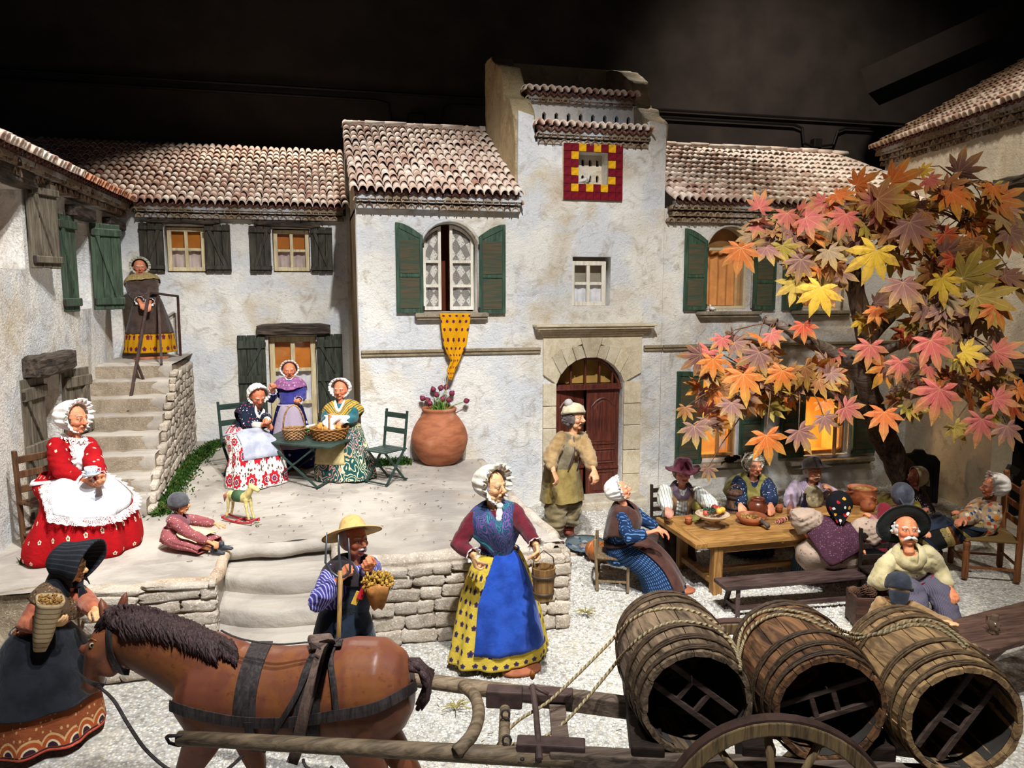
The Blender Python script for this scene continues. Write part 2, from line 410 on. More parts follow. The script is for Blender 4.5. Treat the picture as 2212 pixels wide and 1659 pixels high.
@cached
def medallion():
    t = MT('floral medallion print', .92, .12); x, y, _ = t.sep(t.tc('UV')); o = t.tc()
    row = (y*5).floor(); fx = ((x*5+row*.5).frac()-.5)/5; fy = ((y*5).frac()-.5)/5; a = mth(t.nt, 'ARCTAN2', fy, fx); r = (fx*fx+fy*fy).sqrt()
    ww = (a*8).sin()*.12+1; col = t.mix(t.vor(t.vec(x*1.0, y*1.0), 30).lt(.36), srgb('#ece8e0'), srgb('#5b4a35'))
    d2 = t.vor(t.vec(x*1.0, y*1.0), 22); col = t.mix(d2.lt(.22), col, srgb('#8e2430'))
    for q, c in ((.078, '#ece8e0'), (.07, '#b3202c'), (.034, '#e8dcd8'), (.027, '#3c2c4c'), (.013, '#c9465a')): col = t.mix(r.lt(ww*q), col, srgb(c))
    t.col(col); _weave(t); return t.m
@cached
def paisley(c='#2c5450', cols=('#c9a463', '#b34a2c', '#e0d6a8'), sc=5, w=.12):
    t = MT('paisley print', .92, .12); o = t.tc('UV'); ov = t.addv(o, t.noise(o, 5, 2, .5, 0, True), .35)
    d = t.vor(ov, sc); e = (d*6).frac(); bc = srgb(c); k = t.sep(t.vor(ov, sc, 'Color'))[0]
    mc = t.ramp(k, [(i/len(cols), srgb(q)) for i, q in enumerate(cols)]); col = t.mix(e.lt(w*2.2), bc, mc); col = t.mix(t.vor(ov, sc*4).lt(.2), col, mc)
    t.col(col); _weave(t); return t.m
@cached
def lace(c='#f4f1ec', sc=70, solid=.5):
    t = MT('white lace', .9, .15); o = t.tc('UV'); d = t.vor(o, sc, feat='DISTANCE_TO_EDGE', rnd=.4)
    a = mth(t.nt, 'MAXIMUM', d.lt(.14), t.noise(o, 14, 2).gt(1-solid)); t.col(srgb(c)).set('Alpha', a); t.bump(d, .4, .003); return t.m
@cached
def lace_curtain():
    t = MT('lace curtain', .9, .1); x, y, _ = t.sep(t.tc('UV'))
    fx = ((x*6.2).frac()-.5); fy = ((y*4.6).frac()-.5); r = (fx*fx+fy*fy).sqrt(); a = mth(t.nt, 'ARCTAN2', fy, fx); pet = ((a*3).sin().abs()*.22+.12)
    flo = r.lt(pet); dia = ((fx.abs()+fy.abs())-.42).abs().lt(.035); grid = mth(t.nt, 'MAXIMUM', (x*70).frac().lt(.22), (y*70).frac().lt(.22))
    ho = ((x*40).frac()-.5).abs().lt(.32)*((y*40).frac()-.5).abs().lt(.32); bandm = ((fx.abs()+fy.abs())-.36).abs().lt(.1)
    m = mth(t.nt, 'MAXIMUM', mth(t.nt, 'MAXIMUM', flo, dia), grid*.8); m = mth(t.nt, 'MAXIMUM', m, bandm*(1-ho))
    t.col(srgb('#e9e4da')).set('Alpha', m*.85+.08); return t.m
@cached
def skin(tone='#b9734a', brow='#d8d4cc', eye='#3a2a20', blush=.35, old=True, lip='#8e3a2c'):
    t = MT('painted clay skin', .5, .35); h = t.attr('hc'); x, y, z = t.sep(h); o = t.tc(); b = tuple(min(.85, q*1.7+.045) for q in srgb(tone))
    n = t.noise(h, 3.5, 4); col = t.mix(n.ss(.35, .7), b, tuple(q*.78 for q in b)); fr = y.lt(-.3); ax = x.abs()
    def el(cx, cz, rx, rz, s=1.0):
        dx = (ax-cx)/rx; dz = (z-cz)/rz; return 1-((dx*dx+dz*dz)).ss(s*.75, s*1.15)
    col = t.mix(el(.42, -.28, .26, .2, 1)*fr*blush, col, srgb('#b8432e'))
    col = t.mix(el(.29, .07, .2, .12)*fr*.3, col, tuple(q*.45 for q in b))
    col = t.mix(el(.29, .07, .115, .042)*fr, col, srgb('#d9cdb8')); col = t.mix(el(.29, .07, .05, .05)*fr, col, srgb(eye))
    lidz = z-.135+((ax-.29)*(ax-.29))*2.2; col = t.mix((1-lidz.abs().ss(.008, .03))*el(.29, .1, .19, .15)*fr*.8, col, srgb('#4a2418'))
    bz = z-.30+((ax-.3)*(ax-.3))*1.6; col = t.mix((1-bz.abs().ss(.012, .035))*(1-(ax-.3).abs().ss(.13, .2))*fr, col, srgb(brow))
    dm = (x*x)/(.23*.23)+((z+.53+x*x*.0)*(z+.53))/(.075*.075); col = t.mix((1-dm.ss(.8, 1.2))*fr, col, srgb(lip))
    col = t.mix((1-(z+.525-x*x*.9).abs().ss(.006, .02))*ax.lt(.24)*fr, col, srgb('#3a140e'))
    if old:
        wr = (t.noise(t.mapv(h, (1.2, 1.2, 7)), 2.2, 3, .6, .6)); t.bump(wr, .35, .02)
        nl = (ax-.2-(z+.25).abs()*.45).abs(); col = t.mix((1-nl.ss(.01, .04))*z.lt(-.22)*z.gt(-.62)*fr*.5, col, tuple(q*.5 for q in b))
        fl = ((z*26).sin()); col = t.mix(fl.gt(.82)*z.gt(.4)*z.lt(.75)*ax.lt(.35)*fr*.35, col, tuple(q*.55 for q in b))
    t.col(col); t.bump(t.noise(o, 30, 3), .12, .006); return t.m
@cached
def straw(c='#d9b878', c2='#9c7434', k=1.0):
    t = MT('woven straw', .85, .2); x, y, _ = t.sep(t.tc('UV')); o = t.tc(); s = ((y*46*k).frac()); n = t.noise(o, 30, 3)
    w2 = ((x*90+(y*46*k).floor()*.5).frac()-.5).abs(); col = t.mix(s.lt(.22), srgb(c), srgb(c2)); col = t.mix(n.ss(.5, .75)*.4, col, srgb(c2)); t.col(col).bump(s.lt(.25), -.7, .006).bump(w2, .4, .004); return t.m
@cached
def leafmat():
    t = MT('silk maple leaf', .62, .3); c = t.ocol(); u, v, _ = t.sep(t.tc('UV')); r = (u*u+v*v).sqrt(); a = mth(t.nt, 'ARCTAN2', u, v); rn = t.rnd(); o = t.tc()
    n = t.noise(o, 5, 4, .6, .8)
    tip = t.hsv(t.mix(rn, srgb('#b8a22c'), srgb('#b88a4c')), .5, 1.0, 1.0)
    c = t.mix(.06, c, srgb('#b8a488')); col = t.mix((r+n*.9-.4).ss(.3, .95)*.62, c, tip); col = t.mix(n.ss(.52, .68)*.5, col, t.hsv(c, .48, 1.0, .62))
    k = (a/(2*pi)*9+.5).frac()-.5; w = (k.abs()*r); vein = 1-w.ss(.003, .012); col = t.mix(vein*.45, col, srgb('#e9c98a'))
    sv = ((r*16-k.abs()*14).frac()-.5).abs().lt(.07); col = t.mix(sv*.25, col, srgb('#e3b070'))
    col = t.mix(t.noise(t.mapv(o, loc=(7, 1, 3)), 3, 4, .7, 1).ss(.5, .7)*.45, col, srgb('#7a4a2a')); t.col(col); t.bump(vein, -.6, .02).bump(sv, .3, .008).bump(n, .3, .02)
    # a little light comes through the cloth
    tr = t.n('ShaderNodeBsdfTranslucent'); mx = t.n('ShaderNodeMixShader'); mx.inputs[0].default_value = .12; put(t.nt, tr.inputs[0], col)
    out = t.nt.nodes['Material Output']; t.nt.links.new(t.b.outputs[0], mx.inputs[1]); t.nt.links.new(tr.outputs[0], mx.inputs[2]); t.nt.links.new(mx.outputs[0], out.inputs[0]); return t.m
@cached
def glass(c=(1, 1, 1), rough=.05, k=.1):
    t = MT('glass'); nt = t.nt; nt.nodes.remove(t.b); tr = t.n('ShaderNodeBsdfTransparent'); tr.inputs[0].default_value = (*c, 1); gl = t.n('ShaderNodeBsdfGlossy'); gl.inputs['Roughness'].default_value = rough
    lw = t.n('ShaderNodeLayerWeight'); lw.inputs[0].default_value = .35; m = mth(nt, 'ADD', mth(nt, 'MULTIPLY', S(nt, lw.outputs['Facing']), .35), k*.5)
    mx = t.n('ShaderNodeMixShader'); nt.links.new(m.k, mx.inputs[0]); nt.links.new(tr.outputs[0], mx.inputs[1]); nt.links.new(gl.outputs[0], mx.inputs[2]); nt.links.new(mx.outputs[0], nt.nodes['Material Output'].inputs[0]); return t.m
@cached
def clay(c='#b4643c', c2='#8a4a2c', rough=.75, spec=.3):
    t = MT('terracotta', rough, spec); o = t.tc(); n = t.noise(t.mapv(o, (1, 1, 3)), 4, 5, .6, .4); f = t.noise(o, 50, 3)
    col = t.mix(n.ss(.35, .7), srgb(c), srgb(c2)); col = t.mix(t.noise(t.mapv(o, loc=(4, 2, 2)), 2.4, 4).ss(.58, .72)*.4, col, srgb('#c9a08a')); t.col(col).bump(f, .25, .005); return t.m
@cached
def rope_mat(c='#c9b48a'):
    t = MT('twisted rope', .9, .1); x, y, _ = t.sep(t.tc('UV')); s = ((y*190+x*110).sin()); b = srgb(c); t.col(t.mix(s.gt(.2), tuple(q*.62 for q in b), b)).bump(s, .9, .006); return t.m
@cached
def grassmat():
    t = MT('dyed moss', .9, .1); r = t.geo(); n = t.noise(r, 9, 4); t.col(t.ramp(n, [(.3, srgb('#162a0e')), (.5, srgb('#2c4a1a')), (.6, srgb('#48602a')), (.7, srgb('#6a5430'))])); return t.m
# ================================================================ buildings
def wallmesh(name, outer, holes, th, mt, parent=None, M=None):
    """slab in the XZ plane (front at y=0, thickness towards +Y) with window holes"""
    cu = bpy.data.curves.new('c', 'CURVE'); cu.dimensions = '2D'; cu.fill_mode = 'BOTH'; cu.extrude = th/2
    for poly in [outer]+holes:
        sp = cu.splines.new('POLY'); sp.points.add(len(poly)-1); sp.use_cyclic_u = True
        for p, q in zip(sp.points, poly): p.co = (q[0], q[1], 0, 1)
    o = bpy.data.objects.new('c', cu); COL.objects.link(o)
    dg = bpy.context.evaluated_depsgraph_get(); me = bpy.data.meshes.new_from_object(o.evaluated_get(dg), depsgraph=dg)
    bpy.data.objects.remove(o); bpy.data.curves.remove(cu)
    me.transform(Matrix.Translation((0, th/2, 0)) @ Matrix.Rotation(R(90), 4, 'X'))
    if M is not None: me.transform(M)
    me.materials.clear(); me.name = name; me.update()
    return link(name, me, mt, parent)
def arc(x0, x1, zs, rise, n=12):
    """opening top from (x0,zs) up and over to (x1,zs)"""
    c = (x0+x1)/2; h = (x1-x0)/2; r = (h*h+rise*rise)/(2*rise); cz = zs+rise-r
    a0 = math.asin(min(1, h/r))
    if rise > h: a0 = pi-a0
    return [(c+r*sin(-a0+2*a0*i/n), cz+r*cos(-a0+2*a0*i/n)) for i in range(n+1)]
def rect(x0, z0, x1, z1): return [(x0, z0), (x1, z0), (x1, z1), (x0, z1)]
def archpoly(x0, z0, x1, zs, rise): return [(x0, z0), (x1, z0)]+arc(x0, x1, zs, rise)[::-1]

# ---- tiles
def tilemesh(r1=.060, r2=.047, L=.29, th=.011, seg=7):
    m = MB(); vs = []; n = seg+1
    for y, r in ((0, r1), (L, r2)):
        for rr in (r, r-th):
            for k in range(n): a = pi*k/seg; vs.append((cos(a)*rr, y, sin(a)*rr*1.32))
    fs = []
    A, B, C, D = 0, n, 2*n, 3*n
    for k in range(seg): fs += [(A+k, A+k+1, C+k+1, C+k), (B+k+1, B+k, D+k, D+k+1), (A+k+1, A+k, B+k, B+k+1), (C+k, C+k+1, D+k+1, D+k)]
    fs += [(A, C, D, B), (A+seg, B+seg, D+seg, C+seg)]
    m.add(vs, fs); me = m.mesh('roof_tile'); me.polygons.foreach_set('use_smooth', [i < 4*seg and i % 4 < 2 for i in range(len(me.polygons))]); return me
TILES = [tilemesh(), tilemesh(.062, .048, .28), tilemesh(.057, .046, .30)]
EAVET = [tilemesh(.053, .05, .16, .012), tilemesh(.05, .048, .15, .014)]
def roof(house, O, ud, sd, slope, ulen, slen, mt, pitch=.108, row=.215, clip=None, limit=300, genoise=3, ridge=None, gx=(0, None), over=.24, gen_mt=None, dist=None):
    """O eave corner; ud along the eave; sd horizontal, uphill; children: deck > tiles, eave tiles"""
    O = V(O); ud = V(ud).normalized(); sd = V(sd).normalized(); up = (sd+V((0, 0, slope))).normalized(); nrm = ud.cross(up).normalized()
    if nrm.z < 0: nrm = -nrm
    if ud.cross(up).z < 0: Mx = Matrix((-ud, up, nrm))
    else: Mx = Matrix((ud, up, nrm))
    Rm = Mx.transposed().to_4x4()
    clip = clip or (lambda u, s: True)
    nc = int(ulen/pitch); nr = int(slen/row)
    deck = MB()     # channel tiles: a corrugated bed below the covers
    for i in range(nc):
        u0 = i*pitch; ss = [s*slen/12 for s in range(13) if clip(u0+pitch/2, s*slen/12)]
        if len(ss) < 2: continue
        prof = [(u0, .022), (u0+pitch*.2, .0), (u0+pitch*.5, -.018), (u0+pitch*.8, 0), (u0+pitch, .022)]
        vs = []; fs = []
        for s in (ss[0]-.0, min(ss[-1]+.03, slen)):
            for lay in (0, -.03):
                for (u, h) in prof: vs.append(O+ud*u+up*s+nrm*(h+lay+.0))
        for k in range(4): fs += [(k, k+1, 10+k+1, 10+k), (5+k+1, 5+k, 15+k, 15+k+1), (k+1, k, 5+k, 5+k+1), (10+k, 10+k+1, 15+k+1, 15+k)]
        fs += [(0, 5, 15, 10), (4, 14, 19, 9)]
        deck.add(vs, fs)
    d = deck.build('roof', tile('#54302a', '#2c1612', '#6a443a'), house)  # bed tinted dark: shade between the cover tiles put into its colour
    spots_ = []
    for j in range(nr+1):
        for i in range(nc+1):
            u = i*pitch; s = j*row-.05
            if clip(u, s+.1): spots_.append((u, s))
    cp = V((0, 0, CAMH))
    spots_.sort(key=lambda q: (O+ud*q[0]+up*q[1]-cp).length)
    rest = MB(); tm = TILES
    for n_, (u, s) in enumerate(spots_):
        p = O+ud*(u+random.uniform(-.006, .006))+up*(s+random.uniform(-.015, .015))+nrm*(.022+random.uniform(-.003, .008))
        me = random.choice(tm); T = Matrix.Translation(p) @ Rm @ Matrix.Rotation(R(random.uniform(-2.5, 2.5)), 4, 'Z') @ Matrix.Rotation(R(-5+random.uniform(-1.5, 1.5)), 4, 'X')
        if n_ < limit:
            o = link('roof_tile', me, mt, d); o.matrix_basis = T
        else: rest.add([v.co for v in me.vertices], [list(f.vertices) for f in me.polygons], None, T)
    if rest.v: tag(rest.build('roof_tiles_beyond', mt, d, smooth=False), kind='stuff')
    gm = gen_mt or tile('#7c6450', '#45301f', '#a8947c')  # eave rows tinted darker brown: under-eave shade put into the colour
    # rows of tile ends under the eave, each row stepping out
    u1 = gx[1] if gx[1] is not None else ulen
    fill = MB(); rt = Matrix((Mx[0], sd, V((0, 0, 1)))).transposed().to_4x4()
    for g in range(genoise):
        zz = O.z-.03-.082*(g+1); back = over-.0-(genoise-g)*0+(-over+.07*(g+1)) if False else .055*(g+1)
        k = int((u1-gx[0])/pitch)
        for i in range(k+1):
            u = gx[0]+i*pitch+(g % 2)*pitch/2
            if u > u1: continue
            p = O+ud*(u+random.uniform(-.006, .006))+sd*(back+random.uniform(-.012, .012)); p.z = zz+random.uniform(-.006, .006)
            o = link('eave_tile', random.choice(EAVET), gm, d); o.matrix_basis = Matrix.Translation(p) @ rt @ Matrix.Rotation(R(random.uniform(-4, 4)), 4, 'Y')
        a = O+ud*gx[0]+sd*(back+.02); b = O+ud*u1+sd*(back+.02)
        c = (a+b)/2+sd*.14; c.z = zz+.03
        ang = atan2(ud.y, ud.x); fill.box(c, ((b-a).length, .26, .06), (0, 0, ang))
    if genoise:
        a = O+ud*gx[0]+sd*.10; b = O+ud*u1+sd*.10; c = (a+b)/2; c.z = O.z-.035; fill.box(c, ((b-a).length, .10, .09), (0, 0, atan2(ud.y, ud.x)))
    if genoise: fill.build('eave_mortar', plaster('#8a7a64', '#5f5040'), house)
    if ridge:      # ridge tiles end to end
        r0, r1 = ridge
        n_ = int((r1-r0)/.3)
        for i in range(n_+1):
            u = r0+i*.3
            p = O+ud*u+up*slen+V((0, 0, .03+random.uniform(-.005, .012)))
            me = TILES[0]; o = link('ridge_tile', me, mt, d); o.matrix_basis = Matrix.Translation(p) @ Matrix((-ud.cross(V((0, 0, 1))), ud, V((0, 0, 1)))).transposed().to_4x4() @ Matrix.Rotation(R(3.5), 4, 'X') @ Matrix.Diagonal((1.35, 1.15, 1.2, 1))
    return d

# ---- joinery
IRON = metal('#3b3330')
GREEN = wood('#3f5a46', '#26382c', 1, .6, 'Z', .3); GREEN2 = wood('#4a5c4a', '#2e3a2e', 1, .65, 'Z', .3); DARKW = wood('#4b463a', '#24211c', 1, .75, 'Z', .5); GREYW = wood('#756c5c', '#4a4238', 1, .75, 'Z', .5)
BEAM = wood('#5a4d42', '#1d1916', 1, .85, 'X', 1.2); BEAMY = wood('#5a4d42', '#1d1916', 1, .85, 'Y', 1.2)
CREAM = wood('#d8c9a4', '#b7a47c', 1, .55, 'Z', .15); PALE = wood('#e6e1d4', '#c9c0ae', 1, .5, 'Z', .1)
def zshutter(parent, x0, z0, w, h, mt, M, flip=False, th=.035, mid=False, name='shutter'):
    """plank shutter with two battens and a diagonal; local XZ plane, M places it"""
    mb = MB(); n = 3
    for i in range(n): mb.box((x0+w*(i+.5)/n, 0, z0+h/2), (w/n-.006, th, h+random.uniform(-.01, .01)))
    o = mb.build(name, mt, parent, bevel=.006, seg=1); o.matrix_basis = M
    zs = [z0+h*.1, z0+h*.9]+([z0+h*.52] if mid else [])
    for z in zs: MB().box((x0+w/2, -th*.9, z), (w*.98, th, h*.085)).build('batten', mt, o, bevel=.008, seg=1)
    segs = [(zs[0], zs[1])] if not mid else [(zs[0], zs[2]), (zs[2], zs[1])]
    for za, zb in segs:
        d = MB()
        xa, xb = (x0+w*.22, x0+w*.82) if not flip else (x0+w*.78, x0+w*.18)
        d.bar((xa, -th*.85, za+h*.03), (xb, -th*.85, zb-h*.03), .055, th*.8, up=(0, 1, 0)).build('diagonal_brace', mt, o, bevel=.005, seg=1)
    hx = x0+w*(.98 if not flip else .02)
    for z in zs[:2]: MB().tube([(hx, -th, z-.035), (hx, -th, z+.035)], .016, 8).build('hinge', IRON, o)
    return o
def panelshutter(parent, x0, z0, w, h, rise_in, side, mt, M, name='shutter'):
    """painted panelled shutter with sloping arched top; side=+1: the high edge is at x0 (outer)"""
    n = 8; top = []
    for i in range(n+1):
        t = i/n; q = t if side > 0 else 1-t
        top.append((x0+w*t, z0+h-rise_in*(1-cos(q*pi/2))))
    fr = .045; mb = MB()
    def zt(x): 
        t = (x-x0)/w; q = t if side > 0 else 1-t; return z0+h-rise_in*(1-cos(q*pi/2))
    poly = [(x0, z0), (x0+w, z0)]+top[::-1]
    mb.prism(poly, .03); o = mb.build(name, mt, parent, bevel=.004, seg=1); o.matrix_basis = M
    f = MB(); a, b = x0, x0+w
    for xx in (a+fr/2, b-fr/2): f.box((xx, -.006, z0+(zt(xx)-z0)/2-.01), (fr, .014, zt(xx)-z0-.02))
    f.box(((a+b)/2, -.006, z0+fr*.6), (w-2*fr, .0135, fr*1.2)); f.box(((a+b)/2, -.006, z0+h*.42), (w-2*fr, .0135, fr))
    poly = [(a+fr, zt(a+fr)-fr*1.6), (b-fr, zt(b-fr)-fr*1.6)]+[(x, zt(x)-.004) for x in [b-fr-(w-2*fr)*i/6 for i in range(7)]]
    f.prism(poly, .012, Matrix.Translation((0, -.012, 0))); f.build('shutter_frame', mt, o, bevel=.003, seg=1)
    PM = wood('#34483c', '#5a4a34', 1, .8, 'X', .9); MB().box(((a+b)/2, -.002, z0+h*.22), (w-2*fr-.02, .008, h*.42-fr*2.2)).build('shutter_panel', PM, o); zz = min(zt(a+fr), zt(b-fr))-fr*1.9
    MB().box(((a+b)/2, -.002, (z0+h*.42+fr*.5+zz)/2), (w-2*fr-.02, .008, zz-(z0+h*.42+fr*.5)-.01)).build('shutter_panel', PM, o)
    hx = b if side > 0 else a
    for z in (z0+.06, z0+h*.75): MB().tube([(hx, -.01, z-.03), (hx, -.01, z+.03)], .014, 8).build('hinge', IRON, o)
    return o
def casement(parent, x0, z0, x1, z1, Y, mt, nx=2, nz=2, t=.04, fr=.05, panes=True, rise=0, pmt=None, M=None, name='window'):
    mb = MB(); w = x1-x0; h = z1-z0
    mb.box((x0+fr/2, Y, (z0+z1)/2), (fr, .05, h)); mb.box((x1-fr/2, Y, (z0+z1)/2), (fr, .05, h))
    mb.box(((x0+x1)/2, Y, z0+fr/2), (w-2*fr, .05, fr)); mb.box(((x0+x1)/2, Y, z1-fr/2), (w-2*fr, .05, fr))
    for i in range(1, nx): mb.box((x0+w*i/nx, Y-.004, (z0+z1)/2), (t, .045, h-2*fr))
    for j in range(1, nz): mb.box(((x0+x1)/2, Y-.002, z0+h*j/nz), (w-2*fr, .04, t*.8))
    o = mb.build(name, mt, parent, bevel=.005, seg=1)
    if M is not None: o.matrix_basis = M
    if panes:
        me = None
        for i in range(nx):
            for j in range(nz):
                a = x0+w*i/nx+(fr if i == 0 else t/2); b = x0+w*(i+1)/nx-(fr if i == nx-1 else t/2); c = z0+h*j/nz+(fr if j == 0 else t*.4); d = z0+h*(j+1)/nz-(fr if j == nz-1 else t*.4)
                p = MB().box(((a+b)/2, Y+.012, (c+d)/2), (b-a, .004, d-c)).build('pane', pmt or glass(), o)
    return o
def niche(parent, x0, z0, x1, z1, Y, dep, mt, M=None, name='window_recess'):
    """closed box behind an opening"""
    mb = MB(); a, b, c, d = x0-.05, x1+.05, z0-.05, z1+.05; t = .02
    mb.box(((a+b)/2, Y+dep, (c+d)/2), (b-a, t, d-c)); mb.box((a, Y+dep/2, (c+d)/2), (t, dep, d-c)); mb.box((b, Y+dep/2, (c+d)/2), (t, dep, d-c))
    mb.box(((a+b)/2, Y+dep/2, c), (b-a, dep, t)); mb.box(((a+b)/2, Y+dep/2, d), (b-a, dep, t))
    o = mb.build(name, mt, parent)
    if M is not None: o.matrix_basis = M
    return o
def lintel(parent, x0, x1, z, h, Y, dep=.16, M=None, mt=None, name='lintel', warp=.02):
    mb = MB(); n = 14
    def f(u, v):
        a = v*2*pi; x = x0+(x1-x0)*u; e = 1-.25*(abs(u-.5)*2)**8
        q = max(abs(cos(a)), abs(sin(a))); yy = cos(a)/q*dep/2*e; zz = sin(a)/q*h/2*e
        k = noise.noise(V((x*3, a*.8, z*5)))*warp+noise.noise(V((x*5, round(zz*60), z)))*.012
        return (x, Y+yy+(k if abs(yy) > dep*.4 else 0), z+zz+k+sin(x*3+z)*.012)
    mb.grid(lambda u, v: f(v, u), 20, n, wrap=True)
    mb.box((x0+.01, Y, z), (.02, dep*.8, h*.8)); mb.box((x1-.01, Y, z), (.02, dep*.8, h*.8))
    o = mb.build(name, mt or BEAM, parent)
    if M is not None: o.matrix_basis = M
    return o
def curtain(parent, x0, z0, x1, z1, Y, mt, folds=5, amp=.015, name='curtain', uvs=1.0, M=None):
    mb = MB(); nx = folds*8
    mb.grid(lambda u, v: (x0+(x1-x0)*u, Y+amp*sin(u*folds*2*pi)*(1-.3*v)+.006*sin(u*17+v*5), z0+(z1-z0)*v), nx, 8, uvf=lambda u, v: ((x1-x0)*u*uvs, (z1-z0)*v*uvs))
    o = mb.build(name, mt, parent, smooth=True)
    if M is not None: o.matrix_basis = M
    return o
PL = plaster(); PLW = plaster('#e4e1da', '#bfae92', '#cfd2d6'); PLT = plaster('#d9cfbb', '#ad9670', '#c4c2ba'); PLR = plaster('#d2c6b0', '#ad9a7c', '#bab2a2', .8, .2)
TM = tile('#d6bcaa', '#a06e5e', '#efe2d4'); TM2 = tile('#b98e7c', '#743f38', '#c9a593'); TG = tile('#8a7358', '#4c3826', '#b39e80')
ORANGE = plain('#c77a30', .9, .1, 0, .2, 3); OCHRE = plain('#a8763c', .9, .1, 0, .25, 4)
FY = 10.4

# ---------------------------------------------------------------- middle house with the dovecote tower
hm = thing('house', 'cream plastered village house with dovecote tower and arched stone doorway', 'house', (0, 0, 0))
arch_w = archpoly(1.36, 2.80, 2.10, 3.72, .27)
arch_d = archpoly(3.24, 0, 4.26, 1.76, .38)
outer = [(.5, -.1), (4.85, -.1), (4.85, 5.42), (4.6, 5.46), (4.58, 5.1), (2.92, 5.1), (2.9, 5.44), (2.68, 5.5), (2.68, 4.22), (.5, 4.22)]
wallmesh('front_wall', outer, [arch_w, rect(3.47, 2.87, 4.04, 3.56), rect(3.53, 4.56, 3.97, 4.99), arch_d], .3, PLW, hm, Matrix.Translation((0, FY, 0)))
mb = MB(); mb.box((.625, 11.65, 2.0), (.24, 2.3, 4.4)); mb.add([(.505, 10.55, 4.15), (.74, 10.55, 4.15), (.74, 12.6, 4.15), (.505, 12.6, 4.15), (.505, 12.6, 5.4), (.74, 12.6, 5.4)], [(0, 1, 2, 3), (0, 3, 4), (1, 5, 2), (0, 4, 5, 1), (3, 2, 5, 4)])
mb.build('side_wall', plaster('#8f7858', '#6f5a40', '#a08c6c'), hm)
mb = MB(); mb.box((2.6, 12.75, 2.7), (4.3, .2, 5.4)); mb.build('back_wall', PLT, hm)
roof(hm, (.47, FY-.26, 4.34), (1, 0, 0), (0, 1, 0), .53, 2.24, 2.6, TM, limit=300, genoise=2, ridge=(0, 2.1), gx=(.03, 2.2), row=.235)
roof_v = MB()
for i in range(9): roof_v.box((0, 0, 0), (.01, .01, .01)) if False else None
# tower: rough side walls with stepped tops
def rough_slab(name, poly, x0, x1, mt, parent, amp=.03, n=1):
    """YZ polygon slab between x0 and x1, subdivided and roughened"""
    bm = bmesh.new(); a = [bm.verts.new((x0, y, z)) for y, z in poly]; f = bm.faces.new(a)
    r = bmesh.ops.extrude_face_region(bm, geom=[f]); bmesh.ops.translate(bm, verts=[e for e in r['geom'] if isinstance(e, bmesh.types.BMVert)], vec=(x1-x0, 0, 0))
    bmesh.ops.recalc_face_normals(bm, faces=bm.faces)
    bmesh.ops.triangulate(bm, faces=bm.faces)
    for _ in range(4): bmesh.ops.subdivide_edges(bm, edges=[e for e in bm.edges if e.calc_length() > .1], cuts=1, use_grid_fill=True)
    bmesh.ops.triangulate(bm, faces=bm.faces)
    for v in bm.verts:
        p = v.co.copy(); d = noise.noise_vector(p*3.0)*amp+noise.noise_vector(p*V((9, 9, 4)).length*.6)*amp*.3
        v.co += d
    me = bpy.data.meshes.new(name); bm.to_mesh(me); bm.free(); me.polygons.foreach_set('use_smooth', [True]*len(me.polygons)); return link(name, me, mt, parent)
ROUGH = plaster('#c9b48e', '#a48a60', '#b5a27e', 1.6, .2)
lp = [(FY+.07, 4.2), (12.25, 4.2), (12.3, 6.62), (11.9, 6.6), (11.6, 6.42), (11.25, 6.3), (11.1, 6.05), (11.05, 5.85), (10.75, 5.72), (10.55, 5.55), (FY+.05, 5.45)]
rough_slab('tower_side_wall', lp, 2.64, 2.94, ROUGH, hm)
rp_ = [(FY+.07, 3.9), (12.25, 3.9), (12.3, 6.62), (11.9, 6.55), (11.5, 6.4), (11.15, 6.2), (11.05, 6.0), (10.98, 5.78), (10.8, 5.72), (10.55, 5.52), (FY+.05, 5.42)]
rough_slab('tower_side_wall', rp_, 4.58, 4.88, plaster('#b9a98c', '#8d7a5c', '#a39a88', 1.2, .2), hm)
bk = MB(); bk.box((3.76, 12.2, 5.6), (1.9, .16, 2.0)); bk.build('tower_back_wall', plaster('#b9a582', '#94805c', '#a8966f'), hm)
bm_ = wallmesh('pigeon_hole_wall', rect(2.9, 5.2, 4.62, 5.78), [[(2.99+i*.185, 5.46), (3.045+i*.185, 5.46), (3.045+i*.185, 5.6), (3.0175+i*.185, 5.63), (2.99+i*.185, 5.6)] for i in range(9)], .08, PL, hm, Matrix.Translation((0, 10.95, 0)))
MB().box((3.76, 11.12, 5.5), (1.7, .02, .5)).build('shade_sheet', plain('#0c0a09'), hm)  # near-black sheet paints in the shade behind the pigeon holes
roof(hm, (2.93, 10.80, 5.86), (1, 0, 0), (0, 1, 0), .16, 1.64, .9, TM2, limit=90, genoise=1, gx=(.02, 1.6), over=.12)
roof(hm, (2.93, FY-.16, 5.27), (1, 0, 0), (0, 1, 0), .12, 1.66, .6, tile('#a8553c', '#6e2c22', '#c2826a'), limit=90, genoise=2, gx=(.02, 1.62), gen_mt=TG)
